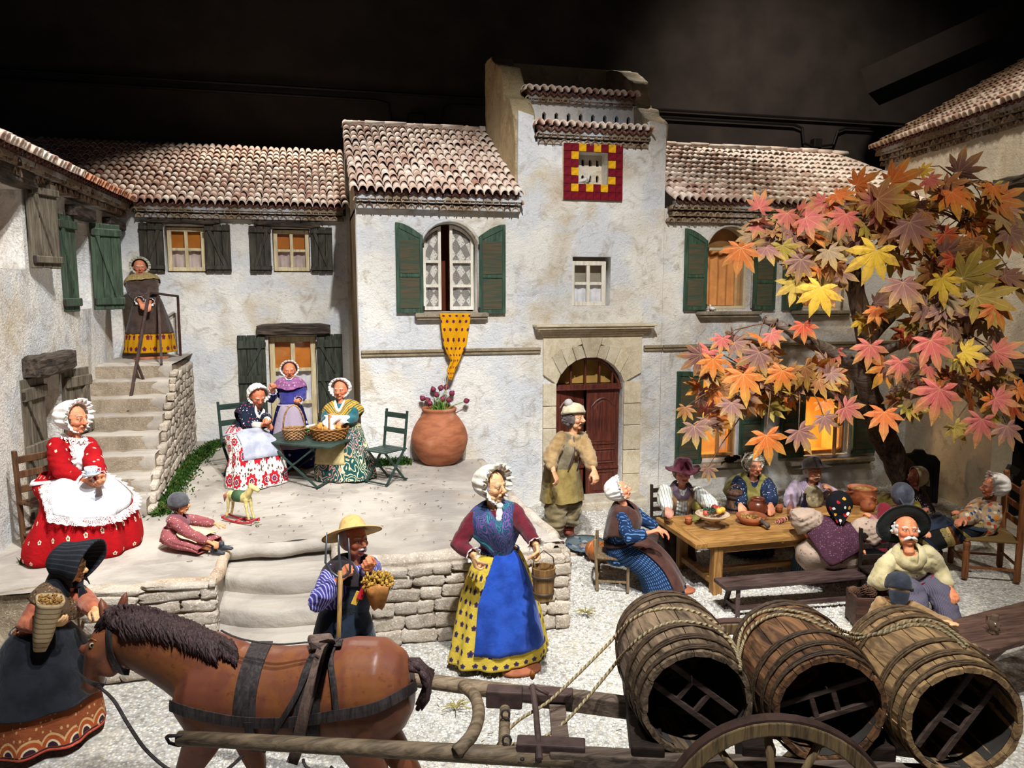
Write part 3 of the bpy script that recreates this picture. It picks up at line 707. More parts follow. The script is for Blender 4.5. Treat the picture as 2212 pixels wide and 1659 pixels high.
# dovecote window framed by glazed tiles
tf = wallmesh('tile_panel', rect(3.305, 4.33, 4.195, 5.11), [rect(3.53, 4.56, 3.97, 4.99)], .02, plain('#b9a98c'), hm, Matrix.Translation((0, FY-.016, 0)))
x0, x1, z0, z1 = 3.315, 4.185, 4.34, 5.10; nx, nz = 8, 7
cols = {'r': plain('#6e1420', .25, .5, 0, .3, 20), 'y': plain('#d6a017', .25, .5, 0, .2, 20)}
gt = MB().box((0, 0, 0), (.101, .03, .101)).mesh('glazed_tile'); gtm = {}
for k, m in cols.items():
    g = gt.copy(); gtm[k] = g; g.materials.append(m)
tw = (x1-x0)/nx; thh = (z1-z0)/nz
for i in range(nx):
    for j in range(nz):
        if 2 <= i <= 5 and 2 <= j <= 5: continue
        edge = i in (0, nx-1) or j == 0
        c = 'r' if edge or (i+j) % 2 else 'y'
        if j == nz-1: c = 'y' if i in (2, 4, 6) else 'r'
        o = link('glazed_tile', gtm[c], None, tf, ((x0+(i+.5)*tw), FY-.03+random.uniform(-.003, .003), z0+(j+.5)*thh), (0, 0, 0), (1.04, 1, 1.02))
# stretch: rows that touch the opening
mb = MB(); wallmesh('inner_pigeon_wall', rect(3.45, 4.5, 4.05, 5.05), [[(3.56+i*.11, 4.62+j*.22), (3.6+i*.11, 4.62+j*.22), (3.6+i*.11, 4.7+j*.22), (3.58+i*.11, 4.72+j*.22), (3.56+i*.11, 4.7+j*.22)] for i in range(4) for j in range(2)], .05, PLT, hm, Matrix.Translation((0, FY+.24, 0)))
MB().box((3.75, FY+.36, 4.8), (.7, .02, .7)).build('shade_sheet', plain('#0c0a09'), hm)  # second near-black sheet, painted shade behind the inner holes
# arched window with lace curtains
niche(hm, 1.36, 2.8, 2.10, 4.0, FY+.28, .5, plain('#5e2a14', .9))
def half_case(x0, x1, flip):
    mb = MB(); Y = FY+.14; fr = .04
    def zt(x): 
        c = 1.73; h = .37; r = (h*h+.27*.27)/(2*.27); cz = 3.99-r; return cz+sqrt(max(0, r*r-(x-c)**2))-.02
    poly = [(x0, 2.82), (x1, 2.82)]+[(x1-(x1-x0)*i/8, zt(x1-(x1-x0)*i/8)) for i in range(9)]
    ins = lambda za, zb: [(x0+fr, za), (x1-fr, za), (x1-fr, zb), (x0+fr, zb)]
    h1 = ins(2.87, 3.13); h2 = ins(3.17, 3.46); h3 = [(x0+fr, 3.50), (x1-fr, 3.50)]+[(x1-fr-(x1-x0-2*fr)*i/6, zt(x1-fr-(x1-x0-2*fr)*i/6)-.04) for i in range(7)]
    o = wallmesh('window', poly, [h1, h2, h3], .04, PALE, hm, Matrix.Translation((0, Y, 0)))
    for h in (h1, h2, h3): MB().prism(h, .004, Matrix.Translation((0, Y+.012, 0))).build('pane', glass(), o)
    cu = MB(); cu.grid(lambda u, v: (x0+.03+(x1-x0-.06)*u, Y+.05+.008*sin(u*14), 2.85+(zt(x0+.03+(x1-x0-.06)*u)-2.9)*v), 16, 10, uvf=lambda u, v: (u*(x1-x0)*1.0+.08, v*1.1))
    cu.build('lace_curtain', lace_curtain(), o, smooth=True)
half_case(1.38, 1.63, 0); half_case(1.75, 2.08, 1)
ws = MB(); ws.grid(lambda u, v: (1.25+.98*v, FY-.0-.13*max(0, sin(u*pi*2*.5+.0))*1.0+.02, 2.75+.05*cos(u*pi)), 10, 12)
ws.box((1.74, FY-.05, 2.755), (1.0, .14, .045)); ws.box((1.74, FY-.04, 2.715), (.96, .1, .04)); ws.build('window_sill', stone('#9c8f7a', '#7d7060', '#b9b0a0', .5), hm, bevel=.008)
panelshutter(hm, 1.0, 2.79, .36, 1.19, .17, 1, GREEN, Matrix.Translation((0, FY-.045, 0)))
panelshutter(hm, 2.12, 2.77, .37, 1.21, .17, -1, GREEN, Matrix.Translation((0, FY-.045, 0)))
# plaster arch moulding
mb = MB(); pts = [(1.335, FY-.012, 2.82), (1.335, FY-.012, 3.7)]+[(x, FY-.012, z+.02) for x, z in arc(1.34, 2.12, 3.72, .28)]+[(2.125, FY-.012, 3.7), (2.125, FY-.012, 2.82)]
mb.tube(pts, .022, 6); mb.build('arch_moulding', plaster('#d4cdbd', '#a89a80'), hm, smooth=True)
# small four pane window
niche(hm, 3.47, 2.87, 4.04, 3.56, FY+.14, .1, plain('#a39a88', .9))
casement(hm, 3.47, 2.87, 4.0, 3.5, FY+.10, PALE, 2, 2, .05, .06)
curtain(hm, 3.5, 2.9, 3.98, 3.17, FY+.155, plain('#e6e6ea', .9), 5, .008)
# string course
def course(x0, x1, par):
    mb = MB(); mb.box(((x0+x1)/2, FY-.02, 2.275), (x1-x0, .07, .04)); mb.box(((x0+x1)/2, FY-.01, 2.235), (x1-x0, .045, .05)); return mb.build('string_course', stone('#8d8068', '#6f634f', '#a89c86', .5), par, bevel=.008)
course(.52, 3.0, hm); course(4.57, 4.86, hm)
# stone doorway: separate dressed stones
ST = stone('#cdc2aa', '#b3a486', '#ddd4c0', .5)
ds = MB().box((0, 0, 0), (.01, .01, .01))
door_s = MB(); door_s.box((3.79, FY-.01, 2.43), (1.5, .03, .04)); door_s = door_s.build('door_surround', ST, hm)
def blk(poly, dep=.06, y=FY-.045): 
    o = MB().prism(poly, dep, Matrix.Translation((0, y+random.uniform(-.004, .004), 0))).build('stone_block', ST, door_s, bevel=.006, seg=1); return o
g = .004
for (a, b, z0_) in ((3.04, 3.235, 0), (4.265, 4.53, 0)):
    zz = .02
    for h in (.38, .36, .37, .32, .33):
        blk([(a, zz+g), (b, zz+g), (b, zz+h-g), (a, zz+h-g)]); 
        zz += h
# voussoirs
inn = arc(3.235, 4.265, 1.76, .38, 9); 
def outp(x, z):
    cx = 3.75; dx = x-cx
    return (cx+dx*1.32, z+.26+.0*abs(dx))
n = len(inn)-1
for i in range(n):
    (xa, za), (xb, zb) = inn[i], inn[i+1]
    if i == n//2:
        blk([(xa-.0, za+.0), (xb+.0, zb), (xb+.09, 2.42), (xa-.09, 2.42)], .08, FY-.065); continue
    (oa, pa), (ob, pb) = outp(xa, za), outp(xb, zb)
    if i == 0: pa = 1.9; oa = 3.04
    if i == n-1: pb = 1.9; ob = 4.53
    if i == n//2-1: ob = xb-.06
    if i == n//2+1: oa = xa+.06
    blk([(xa+.003, za+.003), (xb-.003, zb+.003), (ob-.003, min(2.3, pb)), (oa+.003, min(2.3, pa))])
blk([(3.04, 1.90), (3.2, 2.06), (3.4, 2.24), (3.62, 2.33), (3.6, 2.41), (3.04, 2.41)], .05, FY-.035); blk([(4.53, 1.90), (4.4, 2.06), (4.1, 2.24), (3.88, 2.33), (3.9, 2.41), (4.53, 2.41)], .05, FY-.035)
mb = MB()
for z, d_, e in ((2.6, .22, .9), (2.565, .19, .87), (2.53, .13, .83), (2.495, .09, .79), (2.46, .06, .76)): mb.box((3.79, FY-d_/2+.02, z), (e*2, d_+.04, .036))
mb.build('cornice', ST, hm, bevel=.01)
st = MB(); st.box((3.78, FY-.16, .04), (1.5, .5, .14)); st.build('doorstep', stone('#c9c0ae', '#a89a80', '#dcd6ca', .6), hm, bevel=.03, seg=3)
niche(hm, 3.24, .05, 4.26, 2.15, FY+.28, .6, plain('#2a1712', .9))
MB().box((3.75, FY+.3, 1.98), (1.05, .02, .5)).build('fanlight_backing', plain('#b08a48', .9), hm)
DW = wood('#6e3526', '#3f1a12', 1, .45, 'Z', .3, .5)
fl = MB()
for x in (3.30, 3.5, 3.72, 3.94, 4.14): fl.box((x, FY+.13, 1.9), (.028, .05, .46))
fl.box((3.75, FY+.12, 1.70), (1.03, .09, .07)); fl.box((3.75, FY+.10, 1.665), (1.03, .1, .02)); flo = fl.build('fanlight', DW, hm, bevel=.005, seg=1)
dpl = arc(3.26, 4.24, 1.76, .36, 12); mb = MB(); mb.tube([(3.26, FY+.13, 1.7)]+[(x, FY+.13, z) for x, z in dpl]+[(4.24, FY+.13, 1.7)], .03, 6); mb.build('fanlight_frame', DW, flo, smooth=True)
def doorleaf(x0, x1, M):
    w = x1-x0; mb = MB(); mb.box(((x0+x1)/2, 0, .86), (w, .05, 1.62)); o = mb.build('door_leaf', DW, hm, bevel=.005, seg=1); o.matrix_basis = M
    # shaped upper panel moulding, middle and lower panels
    a, b = x0+.07, x1-.07; top = []
    for i in range(17):
        t = i/16; s = 1-abs(2*t-1); zt = 1.40+.12*(s if s < .35 else .35)/.35*.6+(.05*sin((s-.35)/.65*pi/2) if s > .35 else 0)+(.02*sin(s*9))*0
        top.append((a+(b-a)*t, zt))
    ring = [(a, -.03, .84), (b, -.03, .84)]+[(x, -.03, z) for x, z in top[::-1]]
    m = MB(); m.tube(ring, .014, 5, closed=True)
    for za, zb in ((.56, .76), (.1, .42)): m.tube([(a, -.03, za), (b, -.03, za), (b, -.03, zb), (a, -.03, zb)], .014, 5, closed=True)
    m.box(((x0+x1)/2, -.035, .49), (w*.98, .03, .04)); m.build('panel_moulding', DW, o)
    p = MB(); p.prism([(a+.035, .875), (b-.035, .875)]+[(a+.035+(x-a)*(b-a-.07)/(b-a), z-.035) for x, z in top[::-1]], .015, Matrix.Translation((0, -.035, 0))).build('door_panel', DW, o, bevel=.008, seg=2)
    MB().box(((a+b)/2, -.028, .66), (b-a-.06, .015, .14)).build('door_panel', DW, o, bevel=.008, seg=2); MB().box(((a+b)/2, -.028, .26), (b-a-.06, .015, .25)).build('door_panel', DW, o, bevel=.008, seg=2)
    m = MB(); m.box(((x0+x1)/2, -.03, .075), (w*.98, .03, .07)); m.build('kick_board', DW, o, bevel=.004, seg=1); return o
doorleaf(3.75, 4.25, Matrix.Translation((0, FY+.14, 0)))
doorleaf(0, .5, Matrix.Translation((3.26, FY+.12, 0)) @ Matrix.Rotation(R(16), 4, 'Z'))

# ---------------------------------------------------------------- left back house
LY = 12.7; LX = -2.85
hl = thing('house', 'whitewashed farmhouse wing with two small shuttered windows above a half-glazed door', 'house', (0, 0, 0))
W1 = rect(-2.24, 3.36, -1.66, 4.06); W2 = rect(-.68, 3.37, -.12, 4.05); W3 = rect(-.80, .78, -.07, 2.36)
wallmesh('front_wall', rect(LX-.2, -.1, .5, 4.26), [W1, W2, W3], .3, PLW, hl, Matrix.Translation((0, LY, 0)))
EL = LY-.27
roof(hl, (LX-1.9, EL, 4.36), (1, 0, 0), (0, 1, 0), .52, 5.2, 2.45, TM, limit=300, genoise=2, gx=(2.15, 5.15), row=.2,
     clip=lambda u, s: (LX-1.9+u) > -2.6-s*.89)
for (wx0, wz0, wx1, wz1), zl in ((( -2.22, 3.38, -1.68, 4.04), 1), ((-.67, 3.39, -.13, 4.03), 1)):
    niche(hl, wx0, wz0, wx1, wz1, LY+.26, .2, ORANGE)
    casement(hl, wx0, wz0, wx1, wz1, LY+.12, CREAM, 2, 2, .05, .06)
    MB().box(((wx0+wx1)/2, LY+.195, (wz0+wz1)/2+.16), (wx1-wx0-.04, .01, .32)).build('orange_paper', ORANGE, hl)  # orange paper panel added close behind the glass to catch the light
    curtain(hl, wx0+.03, wz0+.03, wx1-.03, (wz0+wz1)/2, LY+.2, plain('#cdb9b0', .9), 4, .02)
lintel(hl, -2.45, -1.44, 4.14, .1, LY-.03, .16); lintel(hl, -.93, .05, 4.12, .12, LY-.03, .16); lintel(hl, -.96, .16, 2.47, .17, LY-.05, .22)
for x, w_, f_ in ((-2.58, .34, False), (-1.66, .37, True)): zshutter(hl, x, 3.36, w_, .73, DARKW, Matrix.Translation((0, LY-.05, 0)), f_)
for x, w_, f_ in ((-1.02, .32, False), (-.10, .33, True)): zshutter(hl, x, 3.36, w_, .71, DARKW, Matrix.Translation((0, LY-.05, 0)), f_)
zshutter(hl, -1.26, .95, .42, 1.44, wood('#454a3e', '#22251f', 1, .75, 'Z', .5), Matrix.Translation((0, LY-.05, 0)), False, mid=True); zshutter(hl, -.06, .95, .40, 1.44, wood('#454a3e', '#22251f', 1, .75, 'Z', .5), Matrix.Translation((0, LY-.05, 0)), True, mid=True)
niche(hl, -.8, .78, -.07, 2.36, LY+.26, .25, ORANGE); casement(hl, -.79, .76, -.08, 2.35, LY+.13, CREAM, 2, 3, .07, .08, name='glazed_door')
MB().box((-.435, LY+.205, 2.08), (.62, .01, .5)).build('orange_paper', ORANGE, hl); curtain(hl, -.74, .85, -.13, 1.85, LY+.22, plain('#e4e2e6', .9), 5, .02)  # same kind of added paper panel, behind the glazed door

# ---------------------------------------------------------------- left wing (wall faces right)
hw = thing('house', 'whitewashed farmhouse wing along the left side with grey and green shutters', 'house', (0, 0, 0))
ML = Matrix.Translation((LX, 0, 0)) @ Matrix.Rotation(R(90), 4, 'Z') @ Matrix.Rotation(0, 4, 'X')   # local x -> world y, local y(depth) -> world -x
wallmesh('front_wall', rect(5.6, -.1, LY, 4.26), [rect(8.85, .78, 9.5, 2.2), rect(10.3, 2.86, 11.0, 3.92), rect(8.05, 3.3, 8.75, 4.08), rect(11.9, 2.05, 12.55, 3.9)], .3, plaster('#e6e2da', '#c0ae92', '#d2d4d6', 1.3, .2), hw, ML)
for r_ in (rect(8.85, .78, 9.5, 2.2), rect(10.3, 2.86, 11.0, 3.92), rect(8.05, 3.3, 8.75, 4.08), rect(11.9, 2.05, 12.55, 3.9)):
    niche(hw, r_[0][0], r_[0][1], r_[2][0], r_[2][1], .22, .12, plaster('#c98c58', '#9c5c34', '#b98a66'), ML)
# roof of the wing: eave along Y at x = LX+.27, rising towards -X
roof(hw, (LX+.25, 5.0, 4.36), (0, 1, 0), (-1, 0, 0), .52, 7.75, 1.6, tile('#c9805c', '#7d3f2c', '#d9a688'), limit=300, genoise=2, gx=(.6, 7.6), row=.235, clip=lambda u, s: 5.0+u < LY-.25+s*.89)
lintel(hw, 8.45, 9.65, 2.33, .22, -.06, .24, ML); lintel(hw, 10.15, 10.95, 4.03, .15, -.05, .2, ML); lintel(hw, 7.9, 8.9, 4.2, .2, -.04, .2, ML); lintel(hw, 11.75, 12.6, 4.02, .13, -.04, .18, ML)
def wshut(y, z, w_, h, ang, mt, flip=False, mid=False, x0=0):
    """hinged at wall point y; angle from the wall"""
    M = Matrix.Translation((LX+.04, y, 0)) @ Matrix.Rotation(R(ang), 4, 'Z')
    return zshutter(hw, x0, z, w_, h, mt, M, flip, .04, mid)
wshut(8.85, .72, .5, 1.5, 84, GREYW, True, True, -.5); wshut(9.5, .78, .46, 1.42, 72, GREYW, False, True)
wshut(10.28, 2.84, .44, 1.12, 82, GREEN2, True, False, -.44); wshut(10.95, 2.84, .40, 1.1, 44, GREEN2, True)
wshut(8.80, 3.32, .42, .86, 70, GREYW, True)

# ---------------------------------------------------------------- right house
hr = thing('house', 'cream plastered house behind the maple with arched upper windows and two lamp-lit lower windows', 'house', (0, 0, 0))
RW = [archpoly(5.56, 2.81, 6.28, 3.74, .27), archpoly(7.15, 2.81, 7.85, 3.74, .27), rect(5.53, .53, 6.14, 1.9), rect(7.3, .5, 8.12, 1.88)]
wallmesh('front_wall', rect(4.86, -.1, 9.35, 4.26), RW, .25, PL, hr, Matrix.Translation((0, FY+.012, 0)))
def clipR(u, s):
    x = 4.92+u; y = FY-.26+s*.88
    return y < 12.15 and x < 9.55-.5*max(0, y-11.0) and x < 9.25+.3*(y-10.3)
roof(hr, (4.92, FY-.26, 4.34), (1, 0, 0), (0, 1, 0), .53, 4.75, 2.3, tile('#d2b5a2', '#9a6a5a', '#eaddd0'), limit=300, genoise=3, gx=(0, 4.3), row=.215, ridge=(0, 4.0), clip=clipR)
for (a, b) in ((5.56, 6.28), (7.15, 7.85)):
    niche(hr, a, 2.81, b, 4.0, FY+.24, .16, plain('#c9a070', .9))
    curtain(hr, a+.05, 2.86, b-.1, 3.7, FY+.3, plain('#c98a50', .85), 4, .03)
    mb = MB(); mb.box(((a+b)/2-.02, FY-.05, 2.755), (b-a+.3, .16, .05)); mb.box(((a+b)/2-.02, FY-.04, 2.71), (b-a+.24, .12, .04)); mb.build('window_sill', stone('#8d8370', '#6a6050', '#a89e8a', .5), hr, bevel=.01)
    mb = MB(); pts = [(a-.02, FY-.002, 2.82)]+[(x, FY-.002, z+.015) for x, z in arc(a-.02, b+.02, 3.74, .28)]+[(b+.02, FY-.002, 2.82)]; mb.tube(pts, .02, 6); mb.build('arch_moulding', plaster('#cfc4ac', '#a0906f'), hr, smooth=True)
    wf = casement(hr, a, 2.81, b, 3.72, FY+.16, plain('#b9ab8c', .6), 1, 1, .04, .045, panes=False)
panelshutter(hr, 5.17, 2.80, .36, 1.18, .17, 1, GREEN, Matrix.Translation((0, FY-.045, 0)))
panelshutter(hr, 6.30, 2.80, .37, 1.0, .12, -1, GREEN, Matrix.Translation((0, FY-.045, 0)))
panelshutter(hr, 6.80, 2.80, .33, 1.0, .12, 1, GREEN, Matrix.Translation((0, FY-.045, 0)))
o = panelshutter(hr, 5.10, .5, .42, 1.4, .02, 1, GREEN, Matrix.Translation((0, FY-.045, 0)))
panelshutter(hr, 6.16, .5, .4, 1.4, .02, -1, GREEN, Matrix.Translation((0, FY-.045, 0))); panelshutter(hr, 8.16, .5, .42, 1.4, .02, -1, GREEN, Matrix.Translation((0, FY-.045, 0)))
panelshutter(hr, 6.86, .5, .42, 1.4, .02, 1, GREEN, Matrix.Translation((0, FY-.045, 0)))
course(4.87, 9.1, hr)
for x0_, x1_, z_ in ((5.36, 6.6, .46), (7.0, 8.5, .42)): mb = MB(); mb.box(((x0_+x1_)/2, FY-.07, z_), (x1_-x0_, .2, .06)); mb.box(((x0_+x1_)/2, FY-.05, z_-.05), (x1_-x0_-.08, .14, .05)); mb.build('window_sill', stone('#9c9280', '#6f6656', '#b5ac9a', .5), hr, bevel=.012)
LIT = plain('#dfae5c', .9, .1, 0, .15, 3)
niche(hr, 5.53, .53, 6.14, 1.9, FY+.24, .5, LIT); niche(hr, 7.3, .5, 8.12, 1.88, FY+.24, .5, LIT)
wd = wood('#b58a54', '#8a6236', 1, .6, 'Z', .2)
casement(hr, 5.53, .53, 6.14, 1.9, FY+.16, wd, 1, 1, .05, .05, panes=False)
casement(hr, 0, 0, .31, 1.3, 0, wd, 1, 3, .04, .045, M=Matrix.Translation((5.86, FY+.14, .56)) @ Matrix.Rotation(R(-8), 4, 'Z'))
cu = MB(); cu.grid(lambda u, v: (5.9+.2*u, FY+.24+.01*sin(u*20), .62+1.1*v), 12, 6, uvf=lambda u, v: (u*.4, v*1.2)); cu.build('lace_curtain', lace_curtain(), hr)
casement(hr, 7.3, .5, 8.12, 1.88, FY+.16, wd, 1, 1, .05, .05, panes=False)
casement(hr, 0, 0, .42, 1.3, 0, wd, 1, 3, .05, .055, M=Matrix.Translation((8.08, FY+.12, .54)) @ Matrix.Rotation(R(180+38), 4, 'Z'))
def bulb(name, loc, e, col=(1, .74, .40), r=.04):
    d = bpy.data.lights.new(name, 'POINT'); d.energy = e; d.color = col; d.shadow_soft_size = r; o = bpy.data.objects.new(name, d); COL.objects.link(o); o.location = loc
def lamp(x, y, z, label, e):
    t = thing('wall_lamp', label, 'lamp', (x, y, z)); m = MT('lit lamp bulb'); m.b.inputs['Emission Color'].default_value = (1, .7, .32, 1); m.b.inputs['Emission Strength'].default_value = 22
    MB().lathe([(0, .16), (.03, .15), (.035, .1), (.03, .03), (.018, 0), (0, 0)], 12).build('light_bulb', m.m, t, smooth=True); MB().lathe([(0, .0), (.022, 0), (.022, -.05), (.04, -.06), (.04, -.08), (0, -.08)], 12).build('bulb_holder', IRON, t)
    bulb('bulb_light', (x, y-.06, z+.08), e)
lamp(7.42, FY+.55, .66, 'bright bulb glowing inside the open casement window behind the black-hatted man', 20); lamp(5.7, FY+.62, 1.25, 'bulb glowing inside the window left of the curly-haired woman', 9)
# ---------------------------------------------------------------- far right house
AX, AY = 9.19, 10.4; ad = R(10.6); wd_ = V((sin(ad), cos(ad), 0)); nr_ = V((cos(ad), -sin(ad), 0))
hf = thing('house', 'tan plastered house on the far right with steep clay tile roof above the maple', 'house', (0, 0, 0))
MF = Matrix((wd_, nr_, V((0, 0, 1)))).transposed().to_4x4(); MF.translation = V((AX, AY, 0))
wallmesh('front_wall', rect(-6.5, -.1, 1.05, 5.35), [rect(-2.9, 3.5, -1.95, 4.4), rect(-3.6, .0, -2.05, 2.05)], .3, PLR, hf, MF)
mb = MB(); mb.box((1.0, 1.3, 2.6), (.2, 2.6, 5.5)); mb.build('gable_wall', PLR, hf, ).matrix_basis = MF
c0 = V((AX, AY, 5.46))-nr_*.22+wd_*1.1
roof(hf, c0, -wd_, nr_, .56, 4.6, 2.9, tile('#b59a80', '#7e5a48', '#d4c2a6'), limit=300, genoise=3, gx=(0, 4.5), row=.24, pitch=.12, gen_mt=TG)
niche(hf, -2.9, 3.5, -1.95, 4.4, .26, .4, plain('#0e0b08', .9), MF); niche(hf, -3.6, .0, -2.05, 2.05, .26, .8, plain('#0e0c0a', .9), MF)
lintel(hf, -3.1, -1.85, 4.48, .15, -.05, .2, MF); lintel(hf, -3.8, -1.95, 2.16, .24, -.07, .26, MF)
# ---------------------------------------------------------------- the dark room
RM = plain('#15130f', .95, .1, 0, .3, 2)
def room(name, mb, mt): o = mb.build(name, mt); o['kind'] = 'structure'; return o
room('wall_back', MB().box((3, 15.6, 4.6), (40, .2, 11.4)), plain('#3c3732', .9, .2, 0, .2, 1.5)); room('ceiling', MB().box((3, 3, 10.3), (40, 26, .2)), plain('#0b0a09', .95)); room('wall_left', MB().box((-9, 3, 4.6), (.2, 26, 11.4)), RM); room('wall_right', MB().box((17.5, 3, 4.6), (.2, 26, 11.4)), RM)
cz = lambda z: z
mb = MB()
for z in (6.83, 6.68):
    mb.tube([(-8.8, 15.38, z), (1.2, 15.38, z), (17, 15.38, z)] if z > 6.8 else [(-8.8, 15.38, z), (1.15, 15.38, z), (1.4, 15.38, z-.05), (1.45, 15.38, z-.35), (1.7, 15.38, z-.42)], .03, 6)
mb.tube([(2.15, 15.38, 6.26), (2.4, 15.38, 6.3), (2.46, 15.38, 6.6), (2.6, 15.38, 6.68), (10.2, 15.38, 6.68), (10.4, 15.38, 6.62), (10.45, 15.38, 6.3), (10.7, 15.38, 6.24)], .03, 6); mb.tube([(10.75, 15.38, 6.24), (11.2, 15.38, 6.3), (11.3, 15.38, 6.6), (11.5, 15.38, 6.68), (17, 15.38, 6.68)], .03, 6)
tag(mb.build('electrical_conduit', plain('#1a1816', .6)), 'dark painted conduit pipes running along the black room wall', 'pipes')
for x, z, s_, lb in ((1.92, 6.3, .32, 'black square junction box on the wall left of the tower'), (10.75, 6.3, .2, 'small dark junction box on the wall above the right roof ridge')):
    t = thing('junction_box', lb, 'junction box', (x, 15.36, z)); MB().box((0, 0, 0), (s_, .16, s_)).build('box_body', plain('#1c1a18', .5), t, bevel=.02); MB().box((0, -.085, 0), (s_*.94, .02, s_*.94)).build('box_lid', plain('#211f1c', .5), t, bevel=.01); MB().box((0, .02, -s_*.7), (.03, .03, s_*.5)).build('cable', plain('#1c1a18', .5), t)
room('trim_1', MB().bar(P(1880, 190, d=15.5), P(2330, -10, d=13.5), 1.2, .5), plain('#1a1510', .9))
# ================================================================ ground, terrace, steps, stone walls
TZ = .75
fl = MB(); nz_ = lambda x, y: .018*noise.noise(V((x*1.1, y*1.1, 0)))+.008*noise.noise(V((x*4, y*4, 3)))
fl.grid(lambda u, v: (-5+17*u, .5+13*v, nz_(-5+17*u, .5+13*v)-.01), 150, 120)
o = fl.build('floor', gravel(), smooth=True); o['kind'] = 'structure'
# loose chips of gravel
ch = MB(); rg = random.Random(3); n = 0
while n < 30000:
    y = 2.6+7.6*rg.random()**1.25; x = rg.uniform(-.2, 1.0)*y*.95
    if x < -2.8: continue
    if y > 6.3 and x < 2.2: continue
    s = rg.uniform(.008, .02); a = rg.uniform(0, 6.28); z = nz_(x, y)-.008+s*.3; h = s*rg.uniform(.5, .9)
    c, d = cos(a)*s, sin(a)*s; k = rg.uniform(.5, .9)
    b = len(ch.v); ch.v += [(x+c, y+d, z-s*.3), (x-d*k, y+c*k, z-s*.3), (x-c, y-d, z-s*.3), (x+d*k, y-c*k, z-s*.3), (x+c*.2, y+d*.1, z+h)]
    ch.f += [[b, b+1, b+4], [b+1, b+2, b+4], [b+2, b+3, b+4], [b+3, b, b+4]]; ch.mi += [0]*4; n += 1
chips = plain('#cfccc4', .95, .1, 0, .35, 60)
tag(link('loose_gravel', ch.mesh('loose_gravel'), chips), 'loose pale gravel chips strewn over the courtyard ground', 'gravel', kind='stuff')
# terrace
ter = thing('terrace', 'raised earthen terrace in front of the houses with stone retaining walls and shallow steps', 'terrace', (0, 0, 0))
TM_ = terrace_mat()
def tz(x, y): return TZ+.012*noise.noise(V((x*1.3, y*1.3, 5)))+.006*noise.noise(V((x*6, y*6, 5)))
def in_steps(x, y): return -.9 < x < .08 and y < 7.35
XR = lambda y: 2.08+.02*sin(y*5)+(.12 if y < 7.2 else 0)*(7.2-y)
mb = MB()
mb.grid(lambda u, v: ((lambda y: (lambda x: (x, y, tz(x, y)))(LX+(XR(y)-LX)*u))(7.32+(12.8-7.32)*v)), 90, 80)
def blockslab(mb, x0f, x1f, y0, y1, nx, ny): mb.grid(lambda u, v: ((lambda y: (lambda x: (x, y, tz(x, y)))(x0f(y)+(x1f(y)-x0f(y))*u))(y0+(y1-y0)*v)), nx, ny)
blockslab(mb, lambda y: .08, XR, 6.68, 7.32, 34, 12); blockslab(mb, lambda y: LX, lambda y: -.9, 6.5, 7.32, 36, 14)
te = mb.build('terrace_floor', TM_, ter, smooth=True)
mb = MB(); mb.box((-1.86, 8.0, .36), (1.9, 2.9, .72)); mb.box((-1.4, 10.4, .36), (2.9, 4.6, .72)); mb.box((.6, 10.5, .36), (2.9, 4.5, .72)); mb.box((1.08, 7.6, .36), (1.92, 1.72, .72)); mb.box((-.3, 9.6, .36), (1.6, 4.1, .7)); mb.build('terrace_core', stone('#b9a88c', '#8f7a60'), ter)
# shallow curved steps
zs = [.75, .60, .45, .30, .15]; yb = [7.35, 7.15, 6.8, 6.42, 6.02]
for i in range(1, 5):
    mb = MB(); z1 = zs[i]; zp = zs[i]-.17
    yf = lambda x, i=i: yb[i]-.28+.22*((x+.27)/.63)**2*1.0*(1 if x < -.27 else -.2)
    def f(u, v, z1=z1, yf=yf, i=i):
        x = -.92+1.02*u; y0 = yf(x)-.12; y1 = 7.5
        w = v*1.25
        if w < .25: t = w/.25; return (x, y0-.015*sin(t*pi)+.012*noise.noise(V((x*4, t*2, i))), z1-.16*(1-t)-.012*(1-t))
        t = (w-.25); return (x, y0+.02+(y1-y0)*t, z1+.012*noise.noise(V((x*3, t*9, i))))
    mb.grid(f, 30, 40); mb.build('step', TM_, ter, smooth=True)
MB().box((-.4, 7.43, .39), (1.1, .2, .71)).build('step_riser', TM_, ter)
lip_q = None
